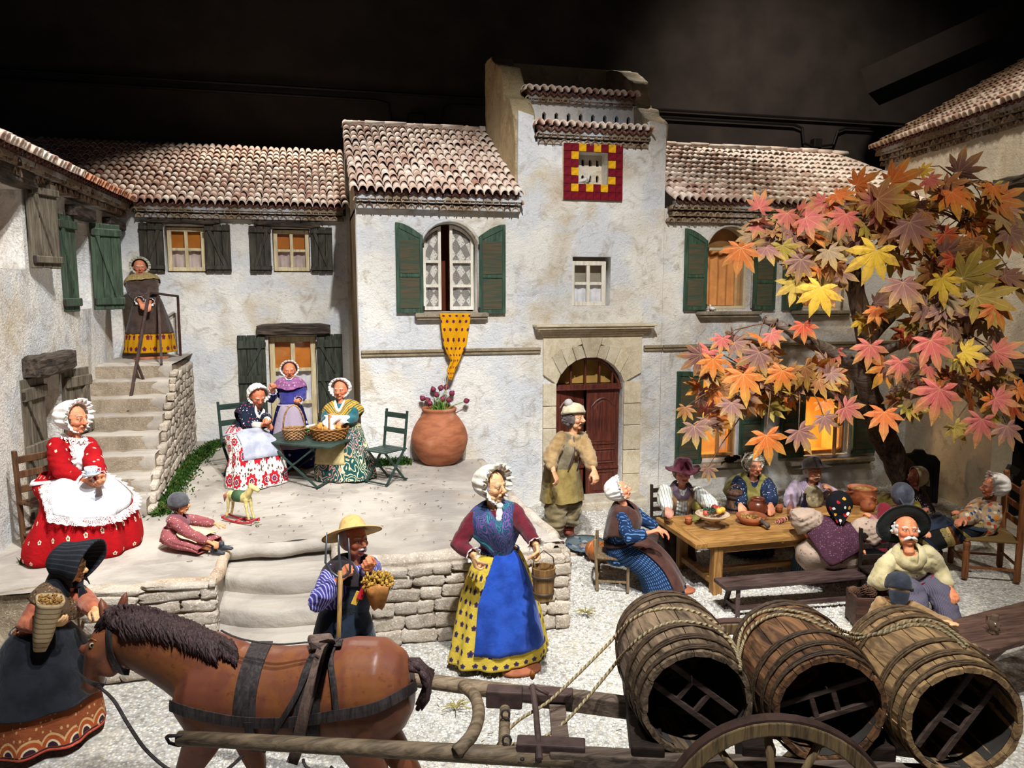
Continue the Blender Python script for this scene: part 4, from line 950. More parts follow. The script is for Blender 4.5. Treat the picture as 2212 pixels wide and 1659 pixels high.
# stones
def stonemesh(seed, n=3):
    bm = bmesh.new(); bmesh.ops.create_cube(bm, size=1); bmesh.ops.subdivide_edges(bm, edges=bm.edges[:], cuts=n-1, use_grid_fill=True)
    for v in bm.verts:
        p = v.co*2; q = p.normalized()*1.15; c = p*.72+q*.32; c += noise.noise_vector(c*1.4+V((seed*7, 0, 0)))*.20+noise.noise_vector(c*3.5+V((seed*7, 0, 0)))*.10; v.co = c*.5
    me = bpy.data.meshes.new('stone'); bm.to_mesh(me); bm.free(); me.polygons.foreach_set('use_smooth', [True]*len(me.polygons)); return me
STN = [stonemesh(i, 5) for i in range(10)]
def stonewall(parent, A, B, h, mt, lmin=.12, lmax=.34, hmin=.085, hmax=.14, batter=0, proud=.05, name='stone', topf=None, skip=None):
    """courses of separate stones between ground points A and B (front face); each stone a part"""
    A, B = V(A), V(B); d = (B-A); L = d.length; d.normalize(); nv = V((d.y, -d.x, 0)); z = 0.0; rows = 0
    while z < h-.03:
        rh = min(random.uniform(hmin, hmax), h-z); x = random.uniform(-.1, 0)
        while x < L:
            l = random.uniform(lmin, lmax); a = max(0, x); b = min(L, x+l); x += l
            if b-a < .05: continue
            if topf and z+rh*.5 > topf((a+b)/2): continue
            p = A+d*((a+b)/2)+V((0, 0, z+rh/2))-nv*(batter*(z/h))+nv*random.uniform(-.012, .015)
            o = link(name, random.choice(STN), mt, parent); o.matrix_basis = Matrix.Translation(p) @ Matrix((d, nv, V((0, 0, 1)))).transposed().to_4x4() @ Matrix.Rotation(R(random.uniform(-6, 6)), 4, 'Y') @ Matrix.Diagonal(((b-a)*.97, proud*2.6, rh*random.uniform(.82, 1.0), 1))
        z += rh
SM = stone('#c4b8a8', '#a39482', '#e8e4dc'); SM2 = stone('#c0ac94', '#a08468', '#e4dccf')
rwall = MB(); 
for a, b in (((.06, 6.56), (2.1, 6.56)), ((2.12, 6.56), (2.1, 10.4))): rwall.bar((a[0]-(.02 if a[0] > 1 else 0), a[1]+.035, .36), (b[0]-(.02 if a[0] > 1 else 0), b[1]+(.035 if a[1] == b[1] else 0), .36), .12, .72)
rw = rwall.build('retaining_wall', stone('#b9ad9c', '#9c8e7c', '#dcd6cc'), ter); 
stonewall(rw, (.08, 6.52, 0), (2.16, 6.50, 0), .70, SM, .1, .36, .08, .15, 0, .04)
stonewall(rw, (2.14, 6.55, 0), (2.12, 9.2, 0), .70, SM, .1, .3, .08, .15, 0, .04)
# coping: a lumpy lip along the edges
def lip(pts, r, mt, name='coping'):
    n = len(pts); mb = MB(); P_ = []; RR = []
    for i in range(n-1):
        k = max(2, int((V(pts[i+1])-V(pts[i])).length/.07))
        for j in range(k): q = V(pts[i]).lerp(V(pts[i+1]), j/k); P_.append(q+noise.noise_vector(q*3)*.025); RR.append(r*(1+.3*noise.noise(q*5)))
    P_.append(V(pts[-1])); RR.append(r); mb.tube(P_, RR, 10); return mb.build(name, mt, ter, smooth=True)
lip([(.1, 7.3, .70), (.1, 6.7, .70), (.5, 6.64, .70), (1.2, 6.62, .70), (2.0, 6.66, .69), (2.14, 6.95, .69), (2.1, 7.6, .69), (2.06, 8.6, .69), (2.12, 10.3, .69)], .075, SM)
lip([(-.9, 7.3, .69), (-.5, 7.26, .695), (-.1, 7.27, .695), (.1, 7.3, .69)], .06, TM_)
lw = MB().box((-1.4, 6.5, .36), (1.0, .16, .7)).build('cheek_wall', SM2, ter)
MB().box((-.94, 6.9, .36), (.10, .85, .74)).build('cheek_wall_side', TM_, ter, bevel=.03)
MB().box((.12, 6.95, .36), (.10, .8, .72)).build('cheek_wall_side', TM_, ter, bevel=.03)
stonewall(lw, (-1.86, 6.42, 0), (-.88, 6.42, 0), .76, SM2, .28, .5, .09, .12, 0, .05)
lip([(-1.9, 6.5, .70), (-1.3, 6.48, .71), (-.92, 6.5, .71), (-.9, 6.9, .71), (-.9, 7.3, .70)], .055, SM2)
mb = MB(); mb.grid(lambda u, v: (LX+1.05*u, 6.55-.05*sin(u*9)-.03*noise.noise(V((u*4, v*4, 1))), .76*v), 14, 10); mb.build('rubble_face', stone('#bfae94', '#8d7a60', '#e0d8ca'), ter, smooth=True)
# ---- staircase up the left wall
stc = thing('staircase', 'worn stone staircase climbing the left house wall to a small landing', 'staircase', (0, 0, 0))
n = 8; y0 = 8.5; y1 = 10.95; SMT = terrace_mat()
sx1 = lambda y: -1.79-.13*(y-8.5)/2.8
for i in range(n):
    za = TZ+(2.12-TZ)*(i+1)/n; ya = y0+(y1-y0)*i/(n-1) if i < n-1 else y1; yb_ = ya+.55 if i < n-1 else LY
    xb = sx1(ya)
    def f(u, v, za=za, ya=ya, yb_=yb_, xb=xb, i=i):
        x = LX-.02+(xb-LX)*u; w = v*2; sk = .12*(1-u)
        k = .014*noise.noise(V((x*5, v*4, i)))
        if w < 1: return (x, ya+sk-.02*sin(w*pi*.8)+k, za-.20*(1-w)+k*.5)
        return (x, ya+sk+.012+(yb_-ya)*(w-1), za+k-.004*sin(u*3))
    mb = MB(); mb.grid(f, 16, 20); mb.build('step', SMT, stc, smooth=True)
side = MB(); poly = []
for i in range(n): ya = y0+(y1-y0)*i/(n-1); za = TZ+(2.12-TZ)*(i+1)/n; poly += [(ya, za-(2.12-TZ)/n), (ya, za-.02)]
poly += [(LY, 2.03), (LY, .6), (y0, .6)]
# side wall slab, slanted in plan
vs = [(sx1(y)-.02, y, z) for y, z in poly]+[(LX, y, z) for y, z in poly]; m_ = len(poly)
side.add(vs, [list(range(m_)), list(range(2*m_-1, m_-1, -1))]+[(i, (i+1) % m_, (i+1) % m_+m_, i+m_) for i in range(m_)])
sw = side.build('side_wall', stone('#b0a08a', '#8c7c68', '#cfc8bc'), stc)
top = lambda x: TZ*0+(2.0-TZ)*min(1, max(0.05, (x-.0)/2.45))+.05
stonewall(sw, (sx1(8.55)+.0, 8.55, TZ), (sx1(11.2)+.0, 11.2, TZ), 1.28, stone('#bdb0a0', '#9a8c7c', '#dcd8d0'), .09, .2, .07, .12, 0, .035, topf=top)
stonewall(sw, (sx1(11.2), 11.2, TZ), (-1.97, LY, TZ), 1.26, stone('#bdb0a0', '#9a8c7c', '#dcd8d0'), .09, .2, .07, .12, 0, .035)
lip_pts = []
# railing
rl = thing('handrail', 'rusty brown iron handrail beside the stone steps', 'railing', (0, 0, 0)); RU = metal('#4a3430', .6, .2)
bot = P(262, 978, d=9.15); top_ = P(322, 632, d=10.75); tr = P(384, 640, d=11.35)
MB().bar(bot, top_, .055, .03, up=(1, 0, 0)).bar(top_, tr, .045, .03).build('rail', RU, rl, bevel=.004)
def post(a, b, w=.03): MB().bar(a, b, w, .022).build('baluster', RU, rl)
post(tr, P(390, 768, d=11.45)); post(top_.lerp(tr, .3)-V((0, 0, .02)), P(349, 787, z=2.12)); post(bot.lerp(top_, .52), P(336, 887, d=10.0)); post(bot.lerp(top_, .22), P(320, 980, d=9.3))
# moss
def moss(name, label, pts, spread, n, hgt, mt, seed=1, cat='moss', lean=(0, 0)):
    rg = random.Random(seed); mb = MB()
    for _ in range(n):
        i = rg.randrange(len(pts)-1); t = rg.random(); p = V(pts[i]).lerp(V(pts[i+1]), t); s = rg.gauss(0, .5)*spread; a = rg.uniform(0, 6.28)
        p = p+V((cos(a), sin(a), 0))*abs(s); h = hgt*rg.uniform(.4, 1)*max(.25, 1-abs(s)/spread*.5); w = .006+.006*rg.random()
        d = V((rg.uniform(-1, 1)+lean[0], rg.uniform(-1, 1)+lean[1], rg.uniform(.5, 1.6))).normalized(); e = V((rg.uniform(-1, 1), rg.uniform(-1, 1), 0)).normalized()*w
        q = p+d*h*.55; r = q+(d+V((rg.uniform(-.8, .8), rg.uniform(-.8, .8), -.3))).normalized()*h*.5
        b = len(mb.v); mb.v += [p-e, p+e, q+e, q-e, r]; mb.f += [[b, b+1, b+2, b+3], [b+3, b+2, b+4]]; mb.mi += [0, 0]
    o = link(name, mb.mesh(name), mt); return tag(o, label, cat, kind='stuff')
GM = grassmat()
moss('moss', 'green moss growing along the foot of the staircase side wall', [(-1.68, 8.5, .75), (-1.76, 9.6, .75), (-1.78, 10.8, .75), (-1.6, 12.3, .75), (-1.0, 12.55, .75)], .2, 6000, .13, GM)
moss('moss', 'green moss tuft between the folding chair and the terracotta jar', [(.5, 10.25, .75), (1.1, 10.3, .75)], .1, 1800, .16, GM, 2)
moss('moss', 'green moss at the left edge behind the black-bonneted woman', [tuple(P(86, 1200, z=.76)), tuple(P(58, 1222, z=.72)), tuple(P(42, 1262, z=.52)), tuple(P(34, 1325, z=.25))], .07, 4500, .15, GM, 3, lean=(.6, -.5))
moss('moss', 'thin wisp of green moss on the plaster beside the terrace corner', [(2.2, 10.3, .1), (2.3, 10.3, .3)], .08, 500, .1, GM, 4)
rg = random.Random(5); mb = MB()
for _ in range(420):
    if rg.random() < .55: x, y = rg.uniform(-1.5, 2.0), rg.uniform(6.9, 10.2); z = TZ+.012
    else: y = rg.uniform(3.5, 9); x = rg.uniform(-.1, .95)*y; z = .02
    if z > .5 and -.9 < x < .1 and y < 7.4: continue
    if z < .5 and x < 2.2 and y > 6.2: continue
    a = rg.uniform(0, 6.28); l = rg.uniform(.012, .05); mb.bar((x, y, z), (x+cos(a)*l, y+sin(a)*l, z+.004), .004)
tag(mb.build('dry_litter', plain('#5a452c')), 'tiny dark twigs and leaf scraps scattered over terrace and courtyard', 'litter', kind='stuff')
for px, py in ((1410, 1300),):
    pass
def sprig(px, py, label):
    c = P(px, py, z=.02); mb = MB(); rg = random.Random(int(px))
    for _ in range(16): a = rg.uniform(0, 6.28); l = rg.uniform(.05, .13); q = c+V((cos(a)*l, sin(a)*l, rg.uniform(.01, .05))); mb.tube([c+V((0, 0, .01)), c.lerp(q, .5)+V((0, 0, .02)), q], .004, 4)
    tag(mb.build('dry_sprig', plain('#8d8248')), label, 'sprig')
sprig(985, 1530, 'dry sprig on the gravel below the far cart shaft'); sprig(1265, 1325, 'green-brown sprig on the gravel right of the woman with the bucket')
# ================================================================ figure kit
HU = .125     # half height of a head
def ss(a, b, x): t = max(0, min(1, (x-a)/(b-a))); return t*t*(3-2*t)
def frame(x, y, z, o=(0, 0, 0)): M = Matrix((x, y, z)).transposed().to_4x4(); M.translation = V(o); return M
def ell(M, mb, c, r, seg=14, rings=9): mb.ball(c, r, seg, rings, M=M)
def headshape(mb, M, fem=True, ears=True, nose=1.0):
    e = lambda c, r: ell(M, mb, c, r, 16, 10)
    e((0, .10, .18), (.74, .84, .82)); e((0, -.12, -.05), (.66, .66, .72)); e((0, -.2, -.42), (.5 if fem else .56, .54, .52)); e((0, -.52, -.80), (.22, .2, .16))
    for s in (-1, 1):
        e((s*.34, -.50, -.20), (.24, .26, .22)); e((s*.29, -.655, .07), (.15, .135, .13)); e((s*.11, -.90, -.25), (.085, .1, .07))
        e((s*.38, -.36, -.62), (.18, .22, .2))
        if ears: e((s*.75, .05, -.05), (.07, .17, .25)); 
    mb.tube([(-.46, -.58, .20), (-.28, -.72, .26), (0, -.72, .22), (.28, -.72, .26), (.46, -.58, .20)], [.06, .09, .08, .09, .06], 8, M=M)
    mb.tube([(0, -.70, .22), (0, -.86, -.02), (0, -1.0*nose, -.17), (0, -.96*nose, -.27)], [.09, .11, .14, .10], 8, M=M)
    mb.tube([(-.22, -.70, -.50), (-.1, -.80, -.455), (0, -.82, -.475), (.1, -.80, -.455), (.22, -.70, -.50)], .052, 8, M=M)
    mb.tube([(-.18, -.70, -.55), (0, -.80, -.60), (.18, -.70, -.55)], [.05, .07, .05], 8, M=M)
def handshape(mb, w, d, pn, side, curl=.5, s=1.15, spread=.1, point=False):
    d = V(d).normalized(); pn = V(pn); pn = (pn-d*pn.dot(d)); pn = pn.normalized() if pn.length > 1e-3 else d.orthogonal(); t = d.cross(pn)*side
    M = frame(d*s, pn*s, t*s, w)
    mb.tube([(-.02, 0, 0), (.02, 0, 0), (.055, 0, 0), (.085, 0, 0)], [(.019, .026), (.016, .034), (.0155, .04), (.014, .038)], 12, M=M, up=(0, 0, 1))
    for i, (z, L) in enumerate(((.029, .068), (.0105, .076), (-.009, .070), (-.028, .054))):
        p = V((.08-.003*abs(i-1), 0, z)); a = 0; pts = [p-V((.02, 0, 0)), p]; c = curl*(0.85+.12*i) if not (point and i == 0) else .08
        for k in range(3): a += c*(.8 if k == 0 else 1.0); p = p+V((cos(a), sin(a), (z*.9)*spread*6))*(L*(.42, .32, .26)[k]); pts.append(p)
        mb.tube(pts, [.0105, .0112, .0105, .0098, .0086], 7, M=M)
        mb.ball(pts[-1], .0086, 7, 5, M=M)
    th = [(.012, .002, .026), (.035, .012, .045), (.056, .024+.02*curl, .052-.01*curl), (.074, .036+.03*curl, .047-.025*curl)]
    mb.tube(th, [.014, .0128, .0115, .0095], 8, M=M); mb.ball(th[-1], .0095, 7, 5, M=M)
def ik(a, b, l1, l2, hint):
    d = b-a; L = d.length; m = (l1+l2)*.995
    if L > m: k = L/m; l1 *= k; l2 *= k
    x = (l1*l1-l2*l2+L*L)/(2*L); h = sqrt(max(0, l1*l1-x*x)); n = d.normalized(); q = V(hint); q = q-n*q.dot(n)
    return a+n*x+(q.normalized() if q.length > 1e-4 else n.orthogonal())*h
def skirtfn(keys, nf=9, amp=.05, seed=0, flat_back=0):
    """keys: (v, y, z, tilt deg, rx, ry, x)"""
    def at(v):
        for i in range(len(keys)-1):
            if v <= keys[i+1][0] or i == len(keys)-2:
                a, b = keys[i], keys[i+1]; t = max(0, min(1, (v-a[0])/(b[0]-a[0]))); p = keys[max(0, i-1)]; q = keys[min(len(keys)-1, i+2)]
                return [.5*((2*a[k])+(-p[k]+b[k])*t+(2*p[k]-5*a[k]+4*b[k]-q[k])*t*t+(-p[k]+3*a[k]-3*b[k]+q[k])*t**3) for k in range(1, 7)]
    def f(th, v, off=0.0):
        y, z, a, rx, ry, x = at(v); a = R(a); W = V((0, -cos(a), sin(a))); X = V((1, 0, 0)); g = v**1.1
        fo = 1+amp*g*(cos(nf*th+seed+1.5*sin(th*2+seed))+.45*cos(nf*1.7*th+2*seed))
        fo += .10*g*noise.noise(V((sin(th)*1.5, cos(th)*1.5, v*2+seed)))
        p = V((x, y, z))+X*(sin(th)*(rx*fo+off))+W*(cos(th)*(ry*fo+off)); return p
    return f
class Fig:
    def __init__(s, label, root, rz=0, sc=1.0, hip=(0, 0, .86), head=None, headrot=(0, 0, 0), hands=None, elbow=(None, None), fem=True, tone='#b9734a', brow='#cfcac0', vox=.0085, sh=.165, curls=(.5, .5), palms=None, legs=None,
                 hs=1.0, arms=(.245, .225), tor=1.0, group=None, name='person', nose=1.0, ears=True, blush=.35, skin_kw=None, lean=None, hdir=(None, None), shoeskin=True, child=False, twist=0):
        s.t = thing(name, label, 'person', root, R(rz), group, sc); s.sc = sc; s.rz = rz; s.fem = fem; s.seed = len(label)*1.7
        s.W = Matrix.Translation(V(root)) @ Matrix.Rotation(R(rz), 4, 'Z') @ Matrix.Diagonal((sc, sc, sc, 1)); s.I = s.W.inverted()
        L = lambda p: V(p) if p is None or len(p) == 3 and not isinstance(p, tuple) else p
        s.hip = V(hip); hc = s.loc(head) if head is not None else V((0, 0, 1.5)); s.hc = hc
        d = (hc-s.hip).normalized(); nk = hc-d*.06-V((0, 0, 1))*HU*hs*.95 if lean is None else hc-V(lean).normalized()*HU*hs*1.5
        s.C = nk; up = (s.C-s.hip).normalized(); s.up = up
        X = (Matrix.Rotation(R(twist), 3, 'Z') @ V((1, 0, 0))); X = (X-up*X.dot(up)).normalized(); Yb = up.cross(X); s.X = X; s.Yb = Yb     # Yb points backwards
        s.K = frame(X, Yb, up, s.C)
        yaw, pit, roll = headrot
        s.H = Matrix.Translation(hc) @ Matrix.Rotation(R(yaw), 4, 'Z') @ Matrix.Rotation(R(pit), 4, 'X') @ Matrix.Rotation(R(roll), 4, 'Y') @ Matrix.Scale(HU*hs, 4)
        s.tor = tor; s.sh = sh
        s.S = [s.C-up*.055-X*sh, s.C-up*.055+X*sh]       # 0 right hand side (-x), 1 left
        hands = hands or ((-.28, -.05, .8), (.28, -.05, .8)); s.Wr = [s.loc(h) for h in hands]
        s.E = []
        for i in (0, 1):
            sx = -1 if i == 0 else 1; hint = elbow[i] or (sx*.6, .5, -.5); hint = (hint[0]*.5, hint[1], hint[2]-.35); s.E.append(ik(s.S[i], s.Wr[i], arms[0]*(1 if not child else .8), arms[1]*(1 if not child else .8), hint))
        mb = MB(); s.torso(mb, 0.0)
        mb.tube([s.C-up*.05, s.C+up*.02, hc-V((0, 0, HU*hs*.35))], [.055, .048, .05], 12)
        headshape(mb, s.H, fem, ears, nose)
        palms = palms or ((0, .3, -1), (0, .3, -1))
        for i in (0, 1):
            e, w_, sh_ = s.E[i], s.Wr[i], s.S[i]; mb.tube([sh_, (sh_+e)/2, e, (e+w_)/2, w_], [.047, .043, .037, .033, .025], 12)
            dd = V(hdir[i]) if hdir[i] is not None else (w_-e); handshape(mb, w_, dd, palms[i], 1 if i == 0 else -1, curls[i])
        s.legs = legs
        if legs:
            for i in (0, 1):
                k, a = V(legs[i][0]), V(legs[i][1]); h = s.hip+X*(-.08 if i == 0 else .08); mb.tube([h, (h+k)/2, k, k.lerp(a, .35), a], [.085, .07, .052, .048, .034], 12)
        kw = dict(tone=tone, brow=brow, blush=blush); kw.update(skin_kw or {})
        me = remesh(mb, vox, None, 1, s.H.inverted(), 'body'); s.body = link('body', me, skin(**kw), s.t)
    def loc(s, p):
        if len(p) == 4: return s.I @ P(p[0], p[1], d=p[2])      # (px, py, depth, 'w')
        return V(p)
    def torso(s, mb, g, bust=None):
        h, c, up = s.hip, s.C, s.up; f = s.tor; L = (c-h).length
        pts = [h-up*.05, h+up*.0, h+up*L*.33, h+up*L*.62, h+up*L*.85, c-up*.035, c]
        rr = [(.13, .10), (.155, .115), (.12, .095), (.15, .115), (.165, .10), (.12, .07), (.055, .052)]
        if f != 1.0: rr = [(a*(1+(f-1)*(1 if i < 5 else .3)), b*(1+(f-1)*1.1*(1 if i < 5 else .2))) for i, (a, b) in enumerate(rr)]
        mb.tube(pts, [(a+g, b+g) for a, b in rr], 20, up=s.Yb)
        if s.fem and bust is not False:
            for k in (-1, 1): mb.ball(h+up*L*.68+s.X*.062*k-s.Yb*.075, (.07+g, .065+g, .07+g), 10, 7)
        for i in (0, 1): mb.ball(s.S[i], .052+g, 10, 7)
    def top(s, mt, g=.016, puff=.02, cuff=1.0, name='blouse', fold=.008, hem=.0, vox=.013, sleeves=True, skirtlen=0, cuffmt=None, g2=None):
        mb = MB(); s.torso(mb, g)
        if hem: mb.tube([s.hip+s.up*.08, s.hip-s.up*hem], [(.14*s.tor+g, .12*s.tor+g), (.18*s.tor+g, .155*s.tor+g)], 20, up=s.Yb)
        if sleeves:
            for i in (0, 1):
                a, e, w_ = s.S[i], s.E[i], s.Wr[i]; w2 = e.lerp(w_, cuff-.06)
                pts = [a-V((0, 0, -.005)), a.lerp(e, .3), a.lerp(e, .7), e, e.lerp(w2, .4), e.lerp(w2, .85), w2]
                mb.tube(pts, [.048+g, .043+g+puff*.6, .036+g+puff*.8, .034+g+puff*.8, .029+g+puff*.8, .026+g+puff*.4, .024+g*.5], 16)
        sd = s.seed
        def dsp(p, n): return fold*.5*noise.noise(p*10+V((sd, 0, 0)))+fold*1.2*noise.noise(V((p.x*6, p.y*6, p.z*24+p.x*12))+V((0, sd, 0)))+fold*.4*noise.noise(p*34)
        me = remesh(mb, vox, dsp, 1, None, name); o = link(name, me, mt, s.t)
        if cuffmt and sleeves:
            for i in (0, 1):
                e, w_ = s.E[i], s.Wr[i]; a = e.lerp(w_, cuff-.12); b = e.lerp(w_, cuff+.03); m = MB(); d = (b-a).normalized(); x = d.orthogonal().normalized(); y = d.cross(x)
                m.grid(lambda u, v: a.lerp(b, v)+(x*cos(u*2*pi)+y*sin(u*2*pi))*(.034+g*.5+.022*v+.007*v*cos(u*2*pi*9)), 54, 5, wrap=True, uvf=lambda u, v: (u*.3, v*.1)); m.build('cuff', cuffmt, s.t, smooth=True, solid=.004)
        return o
    def skirt(s, keys, mt, nf=9, amp=.05, name='skirt', nu=108, nv=36, solid=.008):
        f = skirtfn(keys, nf, amp, s.seed); s.sk = f; Lr = sum(sqrt((keys[i+1][1]-keys[i][1])**2+(keys[i+1][2]-keys[i][2])**2) for i in range(len(keys)-1)); rm = keys[-1][4]; s.Lr = Lr; s.rm = rm
        mb = MB(); mb.grid(lambda u, v: f(u*2*pi, v), nu, nv, wrap=True, uvf=lambda u, v: (u*2*pi*rm, (1-v)*Lr)); return mb.build(name, mt, s.t, smooth=True, solid=solid)
    def apron(s, mt, w=1.0, v0=.02, v1=.8, off=.014, name='apron', rnd=.0, c=0, wtop=.7, band=True, ruffle=None, nu=30, ob=0):
        f = s.sk
        def g(u, v):
            k = 2*u-1; vv = v0+(v1-v0)*v; ww = w*(wtop+(1-wtop)*min(1, v*2)); vv = v0+(v1-v0-rnd*k*k)*v
            return f(c+k*ww, vv, off+ob*v+.006*sin(u*9+v*3))
        mb = MB(); mb.grid(g, nu, 24, uvf=lambda u, v: (u*w*s.rm*2, (1-v)*s.Lr*(v1-v0))); o = mb.build(name, mt, s.t, smooth=True, solid=.006)
        if band: m = MB(); m.grid(lambda u, v: f(u*2*pi, v0+.01+v*.035, off+.004), 48, 2, wrap=True); m.build('waistband', mt, s.t, smooth=True, solid=.006)
        if ruffle:
            m = MB(); edge = [(0, v) for v in [i/16 for i in range(3, 17)]]+[(i/24, 1) for i in range(1, 25)]+[(1, v) for v in [i/16 for i in range(16, 2, -1)]]
            cen = g(.5, .5); n = len(edge)*6
            def rf(u, v):
                q = u*(len(edge)-1); i = min(int(q), len(edge)-2); t = q-i; a, b = edge[i], edge[i+1]; p = g(a[0]+(b[0]-a[0])*t, a[1]+(b[1]-a[1])*t)
                k = (p-cen); k = k.normalized(); nn = (p-s.hip); nn.z = max(nn.z, 0); nn.normalize()
                return p+k*(.075*v-.01)+nn*(.014+.016*v*sin(u*len(edge)*4.2)+.012)
            m.grid(rf, n, 4, uvf=lambda u, v: (u*2.4, v*.09)); m.build('lace_ruffle', ruffle, s.t, smooth=True, solid=.003)
        return o
    def shawl(s, mt, front=.16, back=.14, rx=.225, ry=.16, vneck=.10, drop=.15, name='shawl', p=2.5, seedk=0, wav=.008, yo=0, inner=.075, solid=.01, fpow=None, taper=.25):
        K = s.K; kt = 1+(s.tor-1)*.8; rx, ry = rx*kt+.012, ry*kt+.014
        def f(u, v):
            th = -pi+2*pi*u; c = cos(th); fr = max(0, c); bk = max(0, -c); vn = exp(-(th/.5)**2)
            zt = .035-vneck*vn; zb = -drop-front*fr**(fpow or p)-back*bk**p
            rt = inner+.06*vn; w = sin(v*pi/2)**.85; q = v**1.6
            nar = 1-taper*(q*(fr**3*(front/.25)+bk**3*(back/.3)))
            x = sin(th)*(rt+(rx-rt)*w)*nar; y = -c*(rt+((ry if c > 0 else ry*.9)-rt)*w)*(1-.12*q*(front > .2)*fr)+yo
            z = zt+(zb-zt)*q; y -= (.045 if s.fem else .0)*fr**2*sin(min(1, v*1.2)*pi)*(front > .1); k = wav*noise.noise(V((x*14, y*14, z*9+s.seed)))*2+wav*v*cos(th*11+s.seed)
            return K @ V((x*(1+k*2), y*(1+k*2), z+k*.4))
        mb = MB(); mb.grid(f, 72, 20, wrap=True, uvf=lambda u, v: (u*1.3, v*.36)); return mb.build(name, mt, s.t, smooth=True, solid=solid, off=1)
    def bonnet(s, mt, ruff=.16, puff=1.0, name='bonnet', nr=20, tie=None, open_=.62, back=1.2, rmt=None, lift=.0, rr=.24, scale=1.0):
        def f(u, v):
            th = 2*pi*u; a = v*pi*open_; r = 1.1*scale*sin(min(a, pi*.62))**.75 if a > 0 else 0; y = .12+back*cos(a)*scale; z0 = .16+lift
            low = max(0, -cos(th)); r *= 1-.14*low; k = 1+puff*(.045*cos(nr*.7*th+sin(th*3))*v+.06*noise.noise(V((sin(th)*2, cos(th)*2, v*3+s.seed))))
            return s.H @ V((sin(th)*r*k, y, z0+cos(th)*r*k))
        mb = MB(); mb.grid(f, 90, 18, wrap=True, uvf=lambda u, v: (u*.8, v*.4)); o = mb.build(name, mt, s.t, smooth=True, solid=.004)
        if ruff:
            a = pi*open_; y0 = .12+back*cos(a)*scale; r0 = 1.08*scale*sin(min(a, pi*.62))**.75
            def g(u, v):
                th = 2*pi*u; low = max(0, -cos(th)); r = (r0-.04+rr*v)*(1-.2*low); w = v*(cos(nr*th)*ruff*.55+ruff*.3*cos(nr*1.6*th+2))
                return s.H @ V((sin(th)*r, y0-.14*v+w, .16+lift+cos(th)*r))
            mb = MB(); mb.grid(g, 150, 4, wrap=True, uvf=lambda u, v: (u*.9, v*.05)); mb.build('ruffle', rmt or mt, o, smooth=True, solid=.003)
        if tie:
            m = MB(); m.tube([s.H @ V(q) for q in ((-.7, -.1, -.45), (-.4, -.35, -.95), (0, -.5, -1.1), (.4, -.35, -.95), (.7, -.1, -.45))], .02, 8, flat=.5); m.ball(s.H @ V((0, -.62, -1.15)), .03)
            for k in (-1, 1): m.tube([s.H @ V((0, -.62, -1.15)), s.H @ V((k*.25, -.8, -1.5)), s.H @ V((k*.3, -.85, -2.0))], [.012, .028, .034], 8, flat=.4)
            m.build('bonnet_tie', tie, o, smooth=True)
        return o
    def scarfhead(s, mt, name='headscarf', tail=True):
        def f(u, v):
            th = 2*pi*u; a = v*pi*.60; r = 1.0*sin(a)**.8; low = max(0, -cos(th)); k = 1+.03*noise.noise(V((sin(th)*3, cos(th)*3, v*4)))
            return s.H @ V((sin(th)*r*k*.95, .1+1.12*cos(a), .15+cos(th)*r*k*(1+low*.25)))
        mb = MB(); mb.grid(f, 60, 16, wrap=True, uvf=lambda u, v: (u*.8, v*.4)); o = mb.build(name, mt, s.t, smooth=True, solid=.006)
        if tail: m = MB(); m.grid(lambda u, v: s.H @ V(((u-.5)*(1.5-1.1*v), .95+.25*v+.1*cos(u*12)*v, -.2-1.0*v)), 16, 8, uvf=lambda u, v: (u*.3, v*.2)); m.build('scarf_tail', mt, o, smooth=True, solid=.006)
        return o
    def hair(s, mt, n=70, r=(.86, .8, .86), c=(0, .24, .08), ball=.16, name='hair', front=.35, seed=1, low=-.7):
        rg = random.Random(seed); mb = MB(); mb.ball(c, r, 16, 10, M=s.H); k = 0
        while k < n:
            d = V((rg.gauss(0, 1), rg.gauss(0, 1), rg.gauss(0, 1))).normalized(); p = V((d.x*r[0], d.y*r[1], d.z*r[2]))+V(c)
            if p.y < -front and p.z < .55 or p.z < low: continue
            b = ball*rg.uniform(.6, 1.1); mb.ball(p, (b, b, b*.8), 7, 5, M=s.H); k += 1
        o = mb.build(name, mt, s.t, smooth=True); return o
    def hat(s, prof, mt, tilt=(0, 0, 0), pos=(0, .05, .45), wob=None, band=None, name='hat', seg=56, sx=1.0):
        M = s.H @ Matrix.Translation(V(pos)) @ Matrix.Rotation(R(tilt[2]), 4, 'Z') @ Matrix.Rotation(R(tilt[0]), 4, 'X') @ Matrix.Rotation(R(tilt[1]), 4, 'Y') @ Matrix.Diagonal((sx, 1, 1, 1))
        mb = MB(); mb.lathe(prof, seg, M=M, wob=wob); o = mb.build(name, mt, s.t, smooth=True, solid=.008)
        if band: m = MB(); m.lathe([(band[0], band[1]), (band[0]-.02, band[1]+band[2])], seg, M=M); m.build('hat_band', band[3], o, smooth=True, solid=.006)
        return o
    def moustache(s, mt, w=.36, droop=.14, r=.075, name='moustache'):
        mb = MB()
        for k in (-1, 1): mb.tube([(0, -.92, -.37), (k*.14, -.92, -.40), (k*w*.75, -.80, -.40-droop*.5), (k*w, -.68, -.40-droop*1.2)], [r*.8, r*1.15, r*.9, r*.25], 8, M=s.H)
        mb.build(name, mt, s.t, smooth=True)
